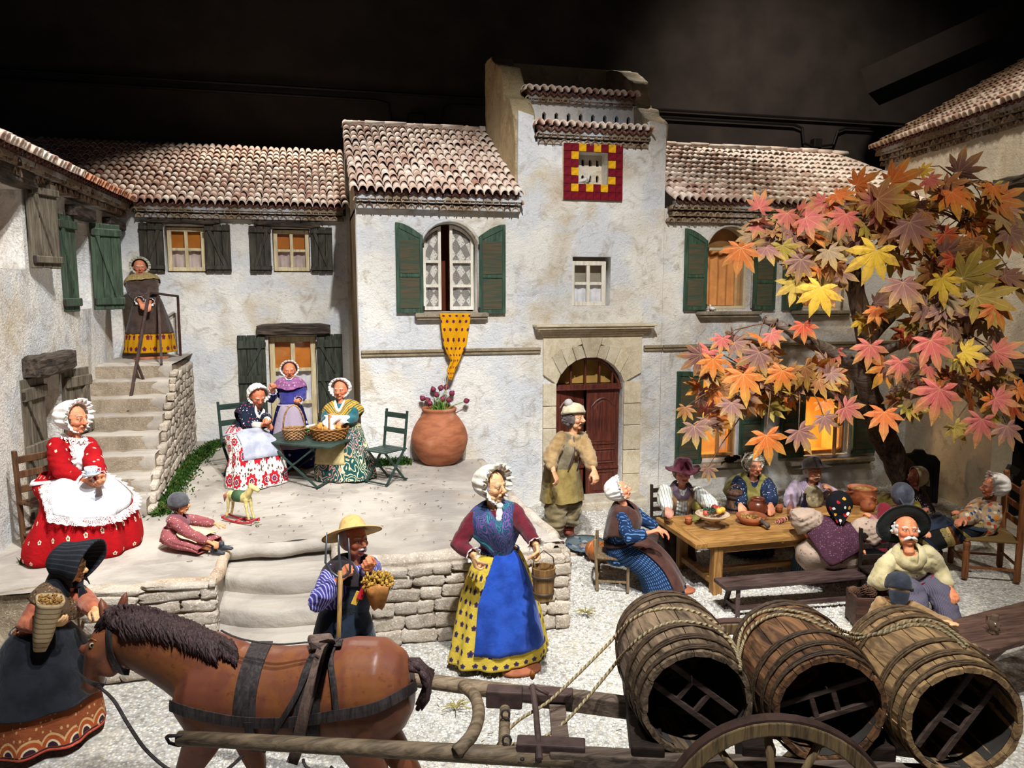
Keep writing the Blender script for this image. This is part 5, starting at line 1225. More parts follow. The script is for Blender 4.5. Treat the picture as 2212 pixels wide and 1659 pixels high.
    def trousers(s, mt, g=.022, name='trousers', vox=.014, end=1.0, fold=.01, bag=.0):
        mb = MB(); mb.tube([s.hip+s.up*.1, s.hip, s.hip-s.up*.06], [(.14*s.tor+g, .11*s.tor+g), (.16*s.tor+g, .125*s.tor+g), (.14*s.tor+g, .11*s.tor+g)], 18, up=s.Yb)
        for i in (0, 1):
            k, a = V(s.legs[i][0]), V(s.legs[i][1]); h = s.hip+s.X*(-.08 if i == 0 else .08); a2 = k.lerp(a, end)
            mb.tube([h, h.lerp(k, .5), k, k.lerp(a2, .5), a2], [.10+g, .085+g+bag, .065+g+bag, .058+g+bag*1.3, .05+g+bag], 16)
        me = remesh(mb, vox, lambda p, n: fold*noise.noise(p*11)+fold*1.2*noise.noise(V((p.x*8, p.y*8, p.z*22))), 1, None, name); return link(name, me, mt, s.t)
    def shoes(s, mt, pts=None, L=.2, name='shoe', yaw=(0, 0)):
        for i in (0, 1):
            a = V(s.legs[i][1]) if pts is None else V(pts[i]); M = Matrix.Translation(a) @ Matrix.Rotation(R(yaw[i]), 4, 'Z')
            mb = MB(); mb.tube([(0, .05, -.035), (0, 0, -.03), (0, -L*.4, -.042), (0, -L*.75, -.05), (0, -L*.85, -.05)], [(.03, .035), (.042, .045), (.044, .034), (.04, .024), (.02, .012)], 14, M=M, up=(0, 0, 1)); mb.tube([(0, 0, -.02), (0, .0, .05)], [.044, .042], 12, M=M)
            mb.build(name, mt, s.t, smooth=True)
    def sash(s, mt, z=.10, h=.09, g=.03, name='sash'):
        c = s.hip+s.up*z; mb = MB(); f = s.tor
        mb.grid(lambda u, v: c+s.up*(v-.5)*h+s.X*(cos(u*2*pi)*(.145*f+g+.004*sin(v*18)))+s.Yb*(sin(u*2*pi)*(.118*f+g+.004*sin(v*18))), 48, 6, wrap=True); return mb.build(name, mt, s.t, smooth=True, solid=.008)
STAND = lambda hz=.02, rx=.36, ry=.30, wz=1.0: [(0, 0, wz, 0, .135, .115, 0), (.12, .0, wz-.07, 0, .19, .16, 0), (.4, .0, wz-.34, 0, .26, .21, 0), (.75, 0, wz*.3+hz, 0, rx*.92, ry*.92, 0), (1, 0, hz, 0, rx, ry, 0)]
def SIT(hz=.42, kx=.42, low=.02, rx=.30, ry=.24, wz=.22): return [(0, .02, hz+wz, 0, .14, .12, 0), (.14, -.01, hz+.08, 12, .2, .17, 0), (.4, -kx*.5, hz+.05, 62, .24, .15, 0), (.6, -kx*.95, hz-.03, 48, .25, .16, 0), (.78, -kx*1.08, hz*.6, 6, rx*.88, ry*.85, 0), (1, -kx*1.1, low, 0, rx, ry, 0)]
WHITE = cloth('#ece8e2', '#cfc9c4'); LACE = lace(); IVORY = cloth('#e2dccb', '#bfb5a0')
SHOEB = plain('#4a2f26', .5, .4); BASE = clay('#b9714e', '#96573a')
def basedisc(f, c=(0, 0), r=(.16, .1), z=0, name='clay_base'):
    MB().lathe([(0, .04), (.8, .04), (1, .025), (1, 0), (0, 0)], 24, M=Matrix.Translation((c[0], c[1], z)) @ Matrix.Diagonal((r[0], r[1], 1, 1))).build(name, BASE, f.t, smooth=True)
# ================================================================ the figures
def bib(s, mt, w0, w1, z0, z1, off=.03, name='bib', wav=.0, bust=.03, ruf=None):
    K = s.K; L = (s.C-s.hip).length
    def f(u, v):
        x = (2*u-1)*(w0+(w1-w0)*v); z = -(z0+(z1-z0)*v); t = -z/L; ry = (.085 if t < .1 else .115) if t < .5 else .105; rx = .19*s.tor
        ry = .07+.055*ss(0, .25, t)-.015*ss(.5, .8, t); ry *= s.tor; y = -sqrt(max(.05, 1-(x/rx)**2))*(ry)-off-bust*exp(-((t-.36)/.16)**2)
        return K @ V((x, y+wav*sin(v*38+sin(u*9))*.5, z))
    mb = MB(); mb.grid(f, 20, 24, uvf=lambda u, v: (u*w0*2, v*(z1-z0))); o = mb.build(name, mt, s.t, smooth=True, solid=.006)
    if ruf:
        for k in (0, 1):
            m = MB(); m.grid(lambda u, v: f(k, u)+s.X*((v*.045-.01)*(1 if k else -1))+s.Yb*(-.012-.014*v*sin(u*44)), 90, 4, uvf=lambda u, v: (u*.6, v*.05)); m.build('lace_ruffle', ruf, s.t, smooth=True, solid=.003)
    return o
def neck_ruffle(s, mt, r=.075, name='lace_collar', n=16, h=.035):
    mb = MB(); mb.grid(lambda u, v: s.K @ V((cos(u*2*pi)*(r+.04*v), sin(u*2*pi)*(r+.04*v), .03-.03*v+h*.5*v*sin(u*2*pi*n))), 100, 4, wrap=True, uvf=lambda u, v: (u*.5, v*.05)); return mb.build(name, mt, s.t, smooth=True, solid=.003)
OLD = '#b4683f'
# -- woman in red
f = Fig('seated woman in a red flowered dress and white frilled apron holding a cup', (-2.36, 7.66, TZ), 52, 1.0, (0, .0, .50), (160, 905, 6.98, 'w'), (14, 4, 0), [(182, 1040, 6.78, 'w'), (216, 1034, 6.72, 'w')], ((-.9, .3, -.4), (.7, .5, -.4)), tone='#b06a44', brow='#5a3a28', curls=(.7, .6), palms=((.6, .3, .6), (-.6, .3, .6)), hs=1.04, vox=.007)
RED = spots('#a81219', ['#e8d8c4', '#d8c0a8', '#8a6a3a', '#f0e6da'], 13, .16, None, False, .45, '#8c0d14')
REDU = motif('#a81219', '#e6d4bc', '#7a5a2e', 7.5, 8, .13)
f.top(RED, .02, .04, .92, cuffmt=LACE)
f.skirt([(0, .0, .70, 0, .14, .12, 0), (.12, -.03, .62, 14, .23, .2, 0), (.38, -.2, .55, 50, .30, .22, 0), (.6, -.30, .40, 30, .40, .30, 0), (.82, -.33, .18, 4, .49, .38, 0), (.95, -.33, .03, 0, .50, .39, 0), (1, -.33, .01, 0, .44, .33, 0)], REDU, 7, .05)
f.apron(cloth('#efecec', '#cfd0da'), 1.1, .06, .72, .02, rnd=.10, wtop=.45, ruffle=LACE)
bib(f, WHITE, .085, .075, .0, .36, .03, 'lace_front', .012, .035, LACE); neck_ruffle(f, LACE)
f.bonnet(WHITE, .22, 1.6, tie=None, rr=.38); f.hair(plain('#4c4038', .7), 20, ball=.12, front=.5)
cup = thing('cup', 'small white spotted cup and saucer held by the woman in red', 'cup', P(197, 1022, d=6.66)); CER = spots('#dfe6f0', ['#1f3a7a'], 60, .22, rnd=.2)
MB().lathe([(0, -.03), (.05, -.02), (.075, -.005), (.075, .0), (0, -.012)], 20).build('saucer', CER, cup, smooth=True); MB().lathe([(0, -.02), (.03, -.015), (.05, .02), (.052, .055), (.046, .055), (.04, .02), (0, 0)], 20).build('cup_bowl', CER, cup, smooth=True)
MB().tube([(.05, 0, .045), (.075, 0, .04), (.075, 0, .01), (.045, 0, .0)], .006, 6).build('cup_handle', CER, cup, smooth=True)
def woodchair(label, loc, rz, sc, h=.45, bh=.95, w=.4, mt=None, slats=(.6, .75, .9), cat='chair', name='chair', seatmt=None, turn=False):
    t = thing(name, label, cat, loc, R(rz), None, sc); mt = mt or wood('#6b4a30', '#3c2818', 1, .6, 'Z', .3)
    for x in (-w/2, w/2):
        for y, hh in ((-w/2, h), (w/2, bh)):
            if turn: MB().lathe([(0, 0), (.028, 0), (.034, .02), (.034, hh*.72), (.03, hh*.74), (.036, hh*.755), (.03, hh*.77), (.036, hh*.785), (.03, hh*.8), (.036, hh*.82), (.036, hh*.93), (.022, hh*.945), (.034, hh*.965), (.026, hh*.995), (0, hh)], 16, M=Matrix.Translation((x, y, 0))).build('leg', mt, t, smooth=True)
            else: MB().bar((x, y, 0), (x, y+(.04 if hh > h else 0), hh), .04, .04, up=(0, 1, 0)).build('leg', mt, t, bevel=.005, seg=1)
    MB().box((0, 0, h), (w+.05, w+.04, .035)).build('seat', seatmt or mt, t, bevel=.012)
    for z in slats: MB().box((0, w/2+.04*z/bh, z*bh), (w, .022, .07)).build('back_slat', mt, t, bevel=.006, seg=1)
    for y in (-w/2, w/2): MB().bar((-w/2, y, h*.4), (w/2, y, h*.4), .022).build('stretcher', mt, t)
    for x in (-w/2, w/2): MB().bar((x, -w/2, h*.3), (x, w/2, h*.3), .022).build('stretcher', mt, t)
    return t
woodchair('plain wooden chair almost hidden under the seated woman in red', (-2.42, 7.72, TZ), 52, .95)
# -- child on the terrace
f = Fig('seated child in a dusty pink smock and grey knitted cap on the terrace edge', (-1.36, 7.36, TZ+.01), 62, .56, (0, .02, .12), (388, 1088, 7.03, 'w'), (14, 2, 0), [(455, 1172, 6.82, 'w'), (468, 1132, 7.15, 'w')], ((-.8, .5, -.2), (.6, .5, .2)), tone='#b5754a', brow='#5a4030', legs=[((-.12, -.42, .13), (-.12, -.84, .07)), ((.1, -.42, .13), (.08, -.84, .07))], hs=1.28, curls=(.7, .4), skin_kw=dict(old=False), vox=.011, child=True)
PK = spots('#9c5a5a', ['#d8c8c0', '#c9b0a8'], 22, .2, c2='#8a4a4e'); f.top(PK, .03, .03, .9, hem=.05)
f.skirt([(0, 0, .34, 0, .15, .13, 0), (.2, -.02, .22, 20, .24, .17, 0), (.45, -.2, .15, 72, .29, .13, 0), (.8, -.5, .12, 85, .31, .10, 0), (1, -.68, .08, 80, .33, .07, 0)], PK, 6, .07)
f.shawl(cloth('#84505a', '#6c4048'), .0, .0, .2, .15, .04, .10, 'smock_yoke')
f.apron(cloth('#dccfa8', '#bfae82'), .8, .3, .9, .04, name='cloth_on_lap', band=False, ob=.03); f.shoes(plain('#3a4048', .5), yaw=(0, 10), L=.22)
f.hat([(1.0, -.55), (1.02, -.2), (.98, .2), (.8, .55), (.45, .8), (0, .9)], cloth('#57565a', '#3f3e42'), (-8, 0, 0), (0, .16, .32), name='knitted_cap'); f.hair(plain('#4a3022', .8), 26, ball=.13, front=.45)
# -- three women at the green table
f = Fig('seated woman in dark flowered bodice and red medallion skirt bending over her work', (-1.0, 9.98, TZ), 30, .95, (0, .02, .52), (557, 856, 9.62, 'w'), (-6, 30, 0), [(566, 918, 9.42, 'w'), (578, 906, 9.36, 'w')], ((-.9, .2, -.3), (.7, .4, -.5)), tone='#a85c38', curls=(.7, .7), lean=(0, -.35, 1), vox=.009)
f.top(spots('#232a3c', ['#d8d4cc', '#b8464c', '#8a94ac'], 26, .26), .02, .03, .55, cuffmt=None); 
for i in (0, 1): MB().tube([f.E[i].lerp(f.Wr[i], .15), f.E[i].lerp(f.Wr[i], .6), f.E[i].lerp(f.Wr[i], .98)], [.05, .044, .036], 14).build('undersleeve', IVORY, f.t, smooth=True)
f.skirt([(0, .0, .70, 0, .14, .12, 0), (.14, -.03, .60, 18, .22, .19, 0), (.38, -.24, .52, 60, .28, .2, 0), (.6, -.42, .42, 45, .33, .22, 0), (.8, -.46, .22, 5, .38, .26, 0), (1, -.46, .015, 0, .40, .28, 0)], medallion(), 7, .05)
f.apron(cloth('#b9bcc8', '#9a9eae'), .75, .1, .72, .015); f.shawl(spots('#232a3c', ['#d8d4cc', '#b8464c'], 26, .26), .10, .12, .22, .16, .12); f.shawl(WHITE, .05, .02, .13, .135, .10, .06, 'white_collar')
f.bonnet(WHITE, .14, 1.2, open_=.58)
f = Fig('standing woman in lilac shawl and pale striped apron carrying baskets behind the green table', (-.42, 10.45, TZ), -2, .87, (0, 0, .88), (625, 800, 10.42, 'w'), (6, 4, 0), [(590, 843, 10.15, 'w'), (644, 866, 10.1, 'w')], ((-1, .2, -.6), (1, .3, -.6)), tone='#b0653f', curls=(.9, .9), palms=((.2, -.6, .6), (0, -.6, .6)))
BLV = cloth('#3a3a86', '#2a2a66'); f.top(BLV, .02, .03, .85, cuffmt=LACE)
f.skirt(STAND(.02, .38, .30), spots('#181c4e', ['#c8ccdc', '#9aa0c0'], 9, .2), 8, .05); f.apron(stripes('#b8a8b4', '#8a7c92', 70, .4, True, 0), .95, .04, .74)
f.shawl(spots('#94608c', ['#c89ab8', '#6a4a86', '#b87aa0'], 24, .34), .14, .16, .24, .17, .16); bib(f, BLV, .05, .02, .02, .22, .035, 'bodice_front'); f.shawl(WHITE, .10, .0, .10, .125, .11, .03, 'white_collar'); f.bonnet(WHITE, .15, .8, rr=.2); basedisc(f, (0, -.2), (.22, .12))
f = Fig('seated woman in teal bodice and mustard paisley shawl at the right of the green table', (.26, 9.93, TZ), -18, .95, (0, .05, .52), (736, 842, 9.86, 'w'), (-4, 4, 0), [(712, 900, 9.55, 'w'), (744, 910, 9.5, 'w')], ((-.9, .3, -.5), (.8, .4, -.5)), tone='#a65e3a', curls=(.6, .6))
TEAL = cloth('#2c6c74', '#1c4c54'); f.top(TEAL, .02, .03, .9)
f.skirt([(0, .05, .72, 0, .14, .12, 0), (.14, .0, .62, 14, .24, .2, 0), (.4, -.15, .5, 40, .30, .22, .02), (.65, -.24, .32, 14, .36, .26, .04), (1, -.26, .015, 0, .42, .30, .06)], paisley('#1f4a48', ('#c9a463', '#c98a8a', '#e0d6a8')), 7, .05)
f.apron(cloth('#b9a878', '#9a8a5c'), .62, .06, .78, c=-.35); f.shawl(bands([(0, '#b98f34'), (.2, '#2c5450'), (.3, '#c9a040'), (.55, '#7a3020'), (.62, '#b98f34'), (.85, '#2c5450')], .11), .18, .2, .27, .18, .14); f.shawl(WHITE, .12, .0, .09, .125, .11, .03, 'white_collar')
f.bonnet(WHITE, .15, .8, rr=.24)
cl = MB(); cl.grid(lambda u, v: P(700+52*u+4*sin(v*7), 897+(24+8*sin(u*5))*v, d=9.42+.06*sin(u*9+v*3)-.05*v), 16, 8); tag(cl.build('white_cloth', WHITE, None, smooth=True, solid=.01), 'crumpled white cloth in the lap of the woman in teal', 'cloth')
# -- woman on the landing
f = Fig('standing woman in brown dress and yellow printed petticoat at the top of the stone steps', (-2.38, 12.02, 2.115), 12, .90, (0, 0, .88), (302, 578, 11.28, 'w'), (2, 4, 0), [(304, 654, 10.78, 'w'), (322, 658, 10.76, 'w')], ((-1, .2, -.4), (1, .2, -.4)), tone='#a4603e')
BR = cloth('#4c3c34', '#352a26'); f.top(BR, .03, .035, .75, hem=.05, cuffmt=LACE)
f.skirt(STAND(.10, .36, .27), motif('#c08a14', '#7a2a2c', '#3a2a4a', 9, 8, .26), 8, .05); f.apron(BR, 1.5, .02, .74, .02); f.shawl(spots('#a08c5c', ['#7a6a44', '#b8a678'], 30, .3), .10, .12, .25, .17, .1, .13); f.bonnet(cloth('#b8b8a8', '#8f8f80'), .2, 1, rr=.32); basedisc(f, (0, -.1), (.26, .16))
f.t['group'] = None; del f.t['group']
# -- man in the straw hat
f = Fig('standing old man in straw hat, violet striped shirt and navy apron with a pitchfork', (.10, 5.32, 0), 32, .93, (0, .02, .86), (766, 1166, 5.36, 'w'), (2, -2, 0), [(733, 1250, 5.12, 'w'), (798, 1228, 5.06, 'w')], ((-1, .3, -.3), (.9, .2, -.4)), fem=False, tone='#a85f36', brow='#e8e4dc', vox=.0065, curls=(1.25, .9), palms=((.9, -.2, .3), (-.3, .2, .9)), tor=1.08, hs=.98, arms=(.25, .23))
SH = stripes('#46428c', '#b0b0d8', 62, .34, False, 3); f.top(SH, .02, .03, .95, vox=.012)
f.skirt(STAND(.05, .27, .24, .98), cloth('#1d2a3a', '#121a26'), 6, .05, 'long_apron'); bib(f, cloth('#1d2a3a', '#131c28'), .12, .15, .10, .40, .035, 'apron_bib', 0, 0)
f.apron(cloth('#22324a', '#16202e'), .55, .28, .62, .03, 'apron_pocket', band=False)
f.shawl(cloth('#2c2428', '#1a1618'), .02, .12, .22, .15, .1, .09, 'neckerchief', seedk=1); f.moustache(cloth('#eeeae4', '#d0ccc6'), .26, .1, .07)
HATS = [(0, .78), (.3, .76), (.5, .66), (.66, .44), (.78, .1), (.86, -.12), (1.05, -.18), (1.35, -.25), (1.68, -.32), (1.8, -.31), (1.8, -.35)]
f.hat(HATS, straw(), (-26, 10, 0), (0, .18, .68), lambda a, i, r, z: (r*(1+.04*sin(3*a)*(i > 6)), z+(.10*sin(2*a+.5)*(i > 6)*(r-1))), name='straw_hat')
f.hair(plain('#b8b0a8', .8), 24, ball=.11, front=.2)
pf = thing('pitchfork', 'three-pronged hay fork with a pale wooden shaft held by the man in straw hat', 'pitchfork', P(738, 1262, d=5.04)); I_ = pf.matrix_world.inverted()
o0 = pf.location; q = lambda px, py, d=5.04: P(px, py, d=d)-o0
MB().tube([q(728, 1470, 5.0), q(733, 1330, 5.03), q(736, 1232)], .0155, 10).build('shaft', wood('#b08a52', '#7d5c30', 1, .6, 'Z', .2), pf, smooth=True)
IR2 = metal('#5a6068', .4, .6)
for k, (bx, tx) in enumerate(((-1, 706), (0, 731), (1, 753))): MB().tube([q(737, 1246), q(736+bx*8, 1245), q(736+bx*20, 1236), q(tx+bx*3, 1215), q(tx, 1150+k*6)] if bx else [q(737, 1250), q(736, 1235), q(732, 1190), q(731, 1155)], [.010, .010, .009, .008, .004] if bx else [.012, .010, .008, .004], 8).build('tine', IR2, pf, smooth=True)
bd = thing('bunch_of_dried_flowers', 'bundle of golden dried flowers carried under the arm of the man in straw hat', 'flowers', P(815, 1262, d=4.98)); rg = random.Random(4); GOLD = plain('#b08a3c', .8, .2, 0, .4, 30)
m = MB()
for _ in range(230):
    d = V((rg.gauss(0, 1), rg.gauss(0, 1), rg.gauss(0, 1))).normalized(); p = V((d.x*.10, d.y*.07, d.z*.075+.015))*rg.uniform(.6, 1.05); s_ = rg.uniform(.006, .012); m.ball(p, (s_, s_, s_*1.3), 5, 4)
tag(m.build('blossoms', GOLD, bd), kind='stuff'); MB().lathe([(.03, -.16), (.05, -.13), (.075, -.05), (.085, .0), (.06, .01)], 20, wob=lambda a, i, r, z: (r*(1+.12*sin(5*a)), z+.01*sin(3*a))).build('paper_wrap', plain('#a8703a', .8, .2, 0, .3, 20), bd, smooth=True, solid=.005)
for nm, px, py, r_, c1, lb in (('seed_packet', 770, 1292, 12, '#c9a040', 'yellow and green seed packet in the apron pocket'), ('seed_packet', 782, 1280, 12, '#b02030', 'red seed packet in the apron pocket')):
    t = MB().box((0, 0, 0), (.04, .012, .09)).build(nm, plain(c1, .5), None, loc=P(px, py, d=4.98), rot=(0, R(28), R(20)), bevel=.003); tag(t, lb, 'packet')
# -- woman with the bucket
f = Fig('standing woman in bright blue apron and yellow flowered skirt carrying a wooden bucket', (1.39, 6.03, 0), 6, 1.0, (0, .02, .84), (1064, 1050, 6.28, 'w'), (32, 2, 0), [(1024, 1200, 6.05, 'w'), (1158, 1178, 5.98, 'w')], ((-1, .3, -.1), (1, .3, -.1)), tone='#c58a5c', brow='#9a8a78', vox=.0062, curls=(1.2, 1.3), palms=((1, 0, .1), (-1, 0, .2)), hdir=((.12, -.1, -1), (.1, -.15, -1)), skin_kw=dict(eye='#3a2a22'), hs=1.04)
MAR = cloth('#6a1f2c', '#4c141e'); f.top(MAR, .016, .022, .96, hem=.12, cuffmt=LACE, vox=.012)
YL = motif('#d8bc48', '#4c3a5c', '#2c2a38', 11, 11, .2); f.skirt([(0, 0, .97, 0, .13, .11, 0), (.12, 0, .9, 0, .2, .17, 0), (.4, 0, .62, 0, .31, .24, 0), (.75, 0, .3, 0, .38, .30, 0), (1, 0, .05, 0, .42, .32, 0)], YL, 8, .045)
f.apron(cloth('#2a54b8', '#1a3c92'), .86, .0, .86, .022, c=.08, wtop=.62)
f.shawl(paisley('#2c4c66', ('#3f9090', '#4a2a66', '#7a5a9a'), 9, .16), .30, .14, .225, .16, .10, .15, taper=.45); bib(f, WHITE, .022, .03, .03, .16, .05, 'lace_jabot', .01, .01)
f.bonnet(cloth('#e8e2d2', '#c4bcaa'), .28, 1.4, tie=WHITE, rr=.42); f.hair(plain('#a8a8b8', .7), 20, ball=.11, front=.5)
basedisc(f, (.1, -.27), (.17, .10), 0, 'clay_shoe')
bk_ = thing('bucket', 'small wooden stave bucket with wire handle hanging from the woman in blue apron', 'bucket', P(1174, 1292, d=5.93)); BWD = wood('#a07a4a', '#6c4c28', 1, .7, 'Z', .4)
for i in range(14):
    a = 2*pi*i/14; M = Matrix.Rotation(a, 4, 'Z'); w_ = pi/14; me = MB(); me.add([(.074*cos(-w_), .074*sin(-w_), 0), (.074*cos(w_), .074*sin(w_), 0), (.092*cos(w_), .092*sin(w_), .25), (.092*cos(-w_), .092*sin(-w_), .25), (.062*cos(-w_), .062*sin(-w_), 0), (.062*cos(w_), .062*sin(w_), 0), (.081*cos(w_), .081*sin(w_), .25), (.081*cos(-w_), .081*sin(-w_), .25)], [(0, 1, 2, 3), (5, 4, 7, 6), (3, 2, 6, 7), (0, 4, 5, 1), (1, 5, 6, 2), (0, 3, 7, 4)], None, M); me.build('stave', BWD, bk_)
MB().lathe([(0, .01), (.07, .01), (.07, .025), (0, .025)], 20).build('bottom_board', BWD, bk_)
for z, r in ((.05, .080), (.185, .0905)): MB().lathe([(r, z-.012), (r+.004, z-.012), (r+.005, z+.012), (r+.001, z+.012)], 28, closed=True).build('hoop', metal('#5a4a3c'), bk_, smooth=True)
MB().tube([(-.09, 0, .22), (-.075, 0, .32), (0, 0, .38), (.075, 0, .32), (.09, 0, .22)], .004, 6).build('handle', IRON, bk_, smooth=True)
# -- man by the stone doorway
f = Fig('standing moustached man in tan waistcoat and cap gesturing before the stone doorway', (2.83, 8.86, 0), 24, 1.06, (0, .02, .84), (1241, 902, 9.3, 'w'), (16, 2, 0), [(1196, 1020, 9.0, 'w'), (1284, 1018, 8.95, 'w')], ((-1, .5, -.1), (.8, .5, -.2)), fem=False, tone='#b07a54', brow='#4a3a34', vox=.0072, curls=(.5, .7), tor=1.12, hs=1.06, legs=[((-.11, -.05, .44), (-.12, .0, .08)), ((.11, -.05, .44), (.13, .0, .08))], hdir=((.3, -.3, -1), (-.1, -.4, -.9)))
TAN = cloth('#a88c64', '#84693f'); f.top(TAN, .022, .04, .82, vox=.013, fold=.014)
f.trousers(cloth('#8a7c5c', '#6a5c3e'), .03, end=.72, bag=.035, fold=.018); f.shoes(plain('#4a302a', .6), L=.22)
f.skirt([(0, 0, .97, 0, .17, .15, 0), (.3, -.01, .85, 0, .21, .19, 0), (1, -.02, .5, 0, .26, .23, 0)], cloth('#94804a', '#6c5a2c', rough=.6), 6, .06, 'gold_apron')
for i in (0, 1):
    a = V(f.legs[i][1]); 
    for k, (z, r) in enumerate(((.0, .062), (.05, .066), (.10, .06))): MB().lathe([(r-.02, z-.03), (r, z-.022), (r+.004, z), (r, z+.022), (r-.02, z+.03)], 16, M=Matrix.Translation(a)).build('legging', plain('#8a4636', .8, .2, 0, .3, 20), f.t, smooth=True)
VS = cloth('#8c8068', '#6c604a')
for k in (-1, 1):
    m = MB(); m.grid(lambda u, v: f.K @ V((k*(.055+.13*u+.0*v+(.02*v)), -(.05+.11*ss(0, .35, v)+.02*v)*sqrt(max(.02, 1-(.25+.75*u)**2*.92)), .0-.46*v+.03*u*(1-v))), 14, 20); m.build('waistcoat', VS, f.t, smooth=True, solid=.012)
    m = MB(); m.tube([f.K @ V((k*(.05), -.07, .0)), f.K @ V((k*.055, -.165, -.14)), f.K @ V((k*.065, -.185, -.3)), f.K @ V((k*.075, -.19, -.45))], .006, 6); m.build('waistcoat_piping', plain('#4a3a44'), f.t, smooth=True)
f.hair(cloth('#6a605c', '#4a4240'), 90, (.92, .84, .9), (0, .2, -.02), .17, front=.3, seed=4, low=-.85)
f.moustache(plain('#2c2420', .7), .3, .10, .075)
f.hat([(.98, -.25), (1.04, -.1), (.98, .05), (.94, .1), (.86, .4), (.55, .62), (.2, .72), (0, .74)], cloth('#cfc4a4', '#a4987a'), (-14, 10, 0), (0, .14, .52), name='knitted_cap', wob=lambda a, i, r, z: (r*(1+.03*sin(9*a+i)), z)); MB().ball(f.H @ V((-.5, .35, 1.28)), .05, 10, 7).build('pompom', cloth('#a8a49c', '#84807a'), f.t, smooth=True)
# -- woman in blue check
f = Fig('seated woman in blue checked dress and brown shawl leaning back beside the long table', (2.98, 7.26, 0), 66, .9, (0, .04, .36), (1338, 1060, 7.86, 'w'), (4, -22, 0), [(1402, 1150, 7.62, 'w'), (1424, 1142, 7.95, 'w')], ((-.6, .6, -.4), (.6, .6, -.4)), tone='#b4704c', vox=.0075, curls=(.5, .5), palms=((0, .2, -1), (0, .2, -1)), lean=(0, .25, 1))
CHK = stripes('#1d3050', '#5a80b0', 26, .3, True, 0, 26); f.top(stripes('#1d3050', '#5a80b0', 42, .3, False, 3, 30), .02, .03, .95)
f.skirt([(0, .02, .60, 0, .15, .13, 0), (.14, -.03, .50, 25, .22, .2, 0), (.4, -.22, .40, 50, .27, .20, 0), (.65, -.38, .26, 30, .30, .21, 0), (1, -.50, .02, 4, .36, .25, 0)], CHK, 7, .05)
BRN = cloth('#54352c', '#3c241e'); f.apron(BRN, .62, .04, .93, .02, wtop=.9, c=-.38); f.shawl(BRN, .16, .2, .25, .18, .06, .25); f.bonnet(WHITE, .2, 2.0, open_=.56, rr=.26); f.hair(plain('#d8d4cc', .8), 10, ball=.1, front=.5); basedisc(f, (0, -.66), (.12, .2), .0, 'clay_shoe')
woodchair('low wooden stool chair under the woman in blue checked dress', (2.92, 7.30, 0), 66, .78, mt=wood('#8a7456', '#5c4a34', 1, .7, 'Z', .3), slats=(.9,), bh=.7)
# -- behind the long table
f = Fig('seated man in burgundy felt hat, striped shirt and tan waistcoat at the long table', (4.02, 8.12, 0), -18, .95, (0, .03, .34), (1474, 1022, 8.78, 'w'), (12, 0, 8), [(1442, 1100, 8.35, 'w'), (1542, 1096, 8.45, 'w')], ((-1, .3, -.3), (1, .3, -.2)), fem=False, tone='#9c6450', brow='#6a5048', tor=1.2, sh=.19, hs=1.05)
f.top(stripes('#dcdcd0', '#7a8084', 30, .16, False, 3), .025, .04, .98); 
f.skirt(SIT(.32, .30, .04, .22, .18), cloth('#4c4034', '#2e261e'), 6, .05, 'trousers_cloth'); VT = cloth('#8a6a4a', '#6a4c30')
for k in (-1, 1): m = MB(); m.grid(lambda u, v: f.K @ V((k*(.055+.075*u+.03*v), -(.06+.125*ss(0, .3, v))*sqrt(max(.05, 1-(.2+.5*u)**2)), .01-.4*v+.02*u)), 10, 16); m.build('waistcoat', VT, f.t, smooth=True, solid=.012)
f.shawl(cloth('#6a5866', '#4c3e4a'), .02, .0, .10, .12, .06, .04, 'neckerchief')
FELT = lambda c, c2: cloth(c, c2)
FH = [(0, .80), (.35, .82), (.62, .74), (.80, .5), (.88, .1), (.93, -.1), (1.15, -.16), (1.45, -.2), (1.62, -.16), (1.62, -.2)]
f.hat(FH, FELT('#5a2434', '#3c1622'), (2, -8, 0), (0, .12, .56), lambda a, i, r, z: (r*(1+.05*sin(2*a)), z+(.16*sin(2*a+1.2)+.08*sin(5*a))*(r-.9)*(i > 5)), name='felt_hat')
f.hair(plain('#5a504c', .8), 16, ball=.1, front=.2)
woodchair('dark wooden chair of the man in burgundy hat', (4.0, 8.22, 0), 0, .8, mt=wood('#3c2a20', '#1e1410', 1, .6, 'Z', .3))
f = Fig('seated smiling woman with curly white hair and olive shawl behind the long table', (4.98, 8.2, 0), -20, .95, (0, .03, .34), (1629, 1006, 9.05, 'w'), (14, 0, 0), [(1600, 1092, 8.7, 'w'), (1665, 1092, 8.7, 'w')], ((-1, .3, -.3), (1, .3, -.3)), tone='#b4714e', hs=1.02, tor=1.1)
f.top(spots('#26324c', ['#8a9ab8', '#c0c8d8'], 30, .24), .03, .05, .95); f.skirt(SIT(.34, .34), cloth('#2a3450', '#1c2438'), 6, .05); f.shawl(cloth('#8c8448', '#6c6430'), .16, .16, .29, .20, .06, .22); f.hair(cloth('#dcd8c8', '#b4b0a0'), 120, (.88, .8, .86), (0, .14, .28), .17, front=.42, seed=3, low=-.75); f.bonnet(IVORY, .1, 1, open_=.45, rr=.12)
f = Fig('white-moustached man in black hat and lilac shirt seated behind the long table', (5.74, 8.14, 0), -22, .95, (0, .03, .36), (1756, 1018, 9.25, 'w'), (20, 0, 0), [(1706, 1098, 8.95, 'w'), (1798, 1062, 9.15, 'w')], ((-1, .3, -.4), (1, .4, -.3)), fem=False, tone='#94603e', brow='#e0dcd4', tor=1.22, sh=.185, hs=1.04)
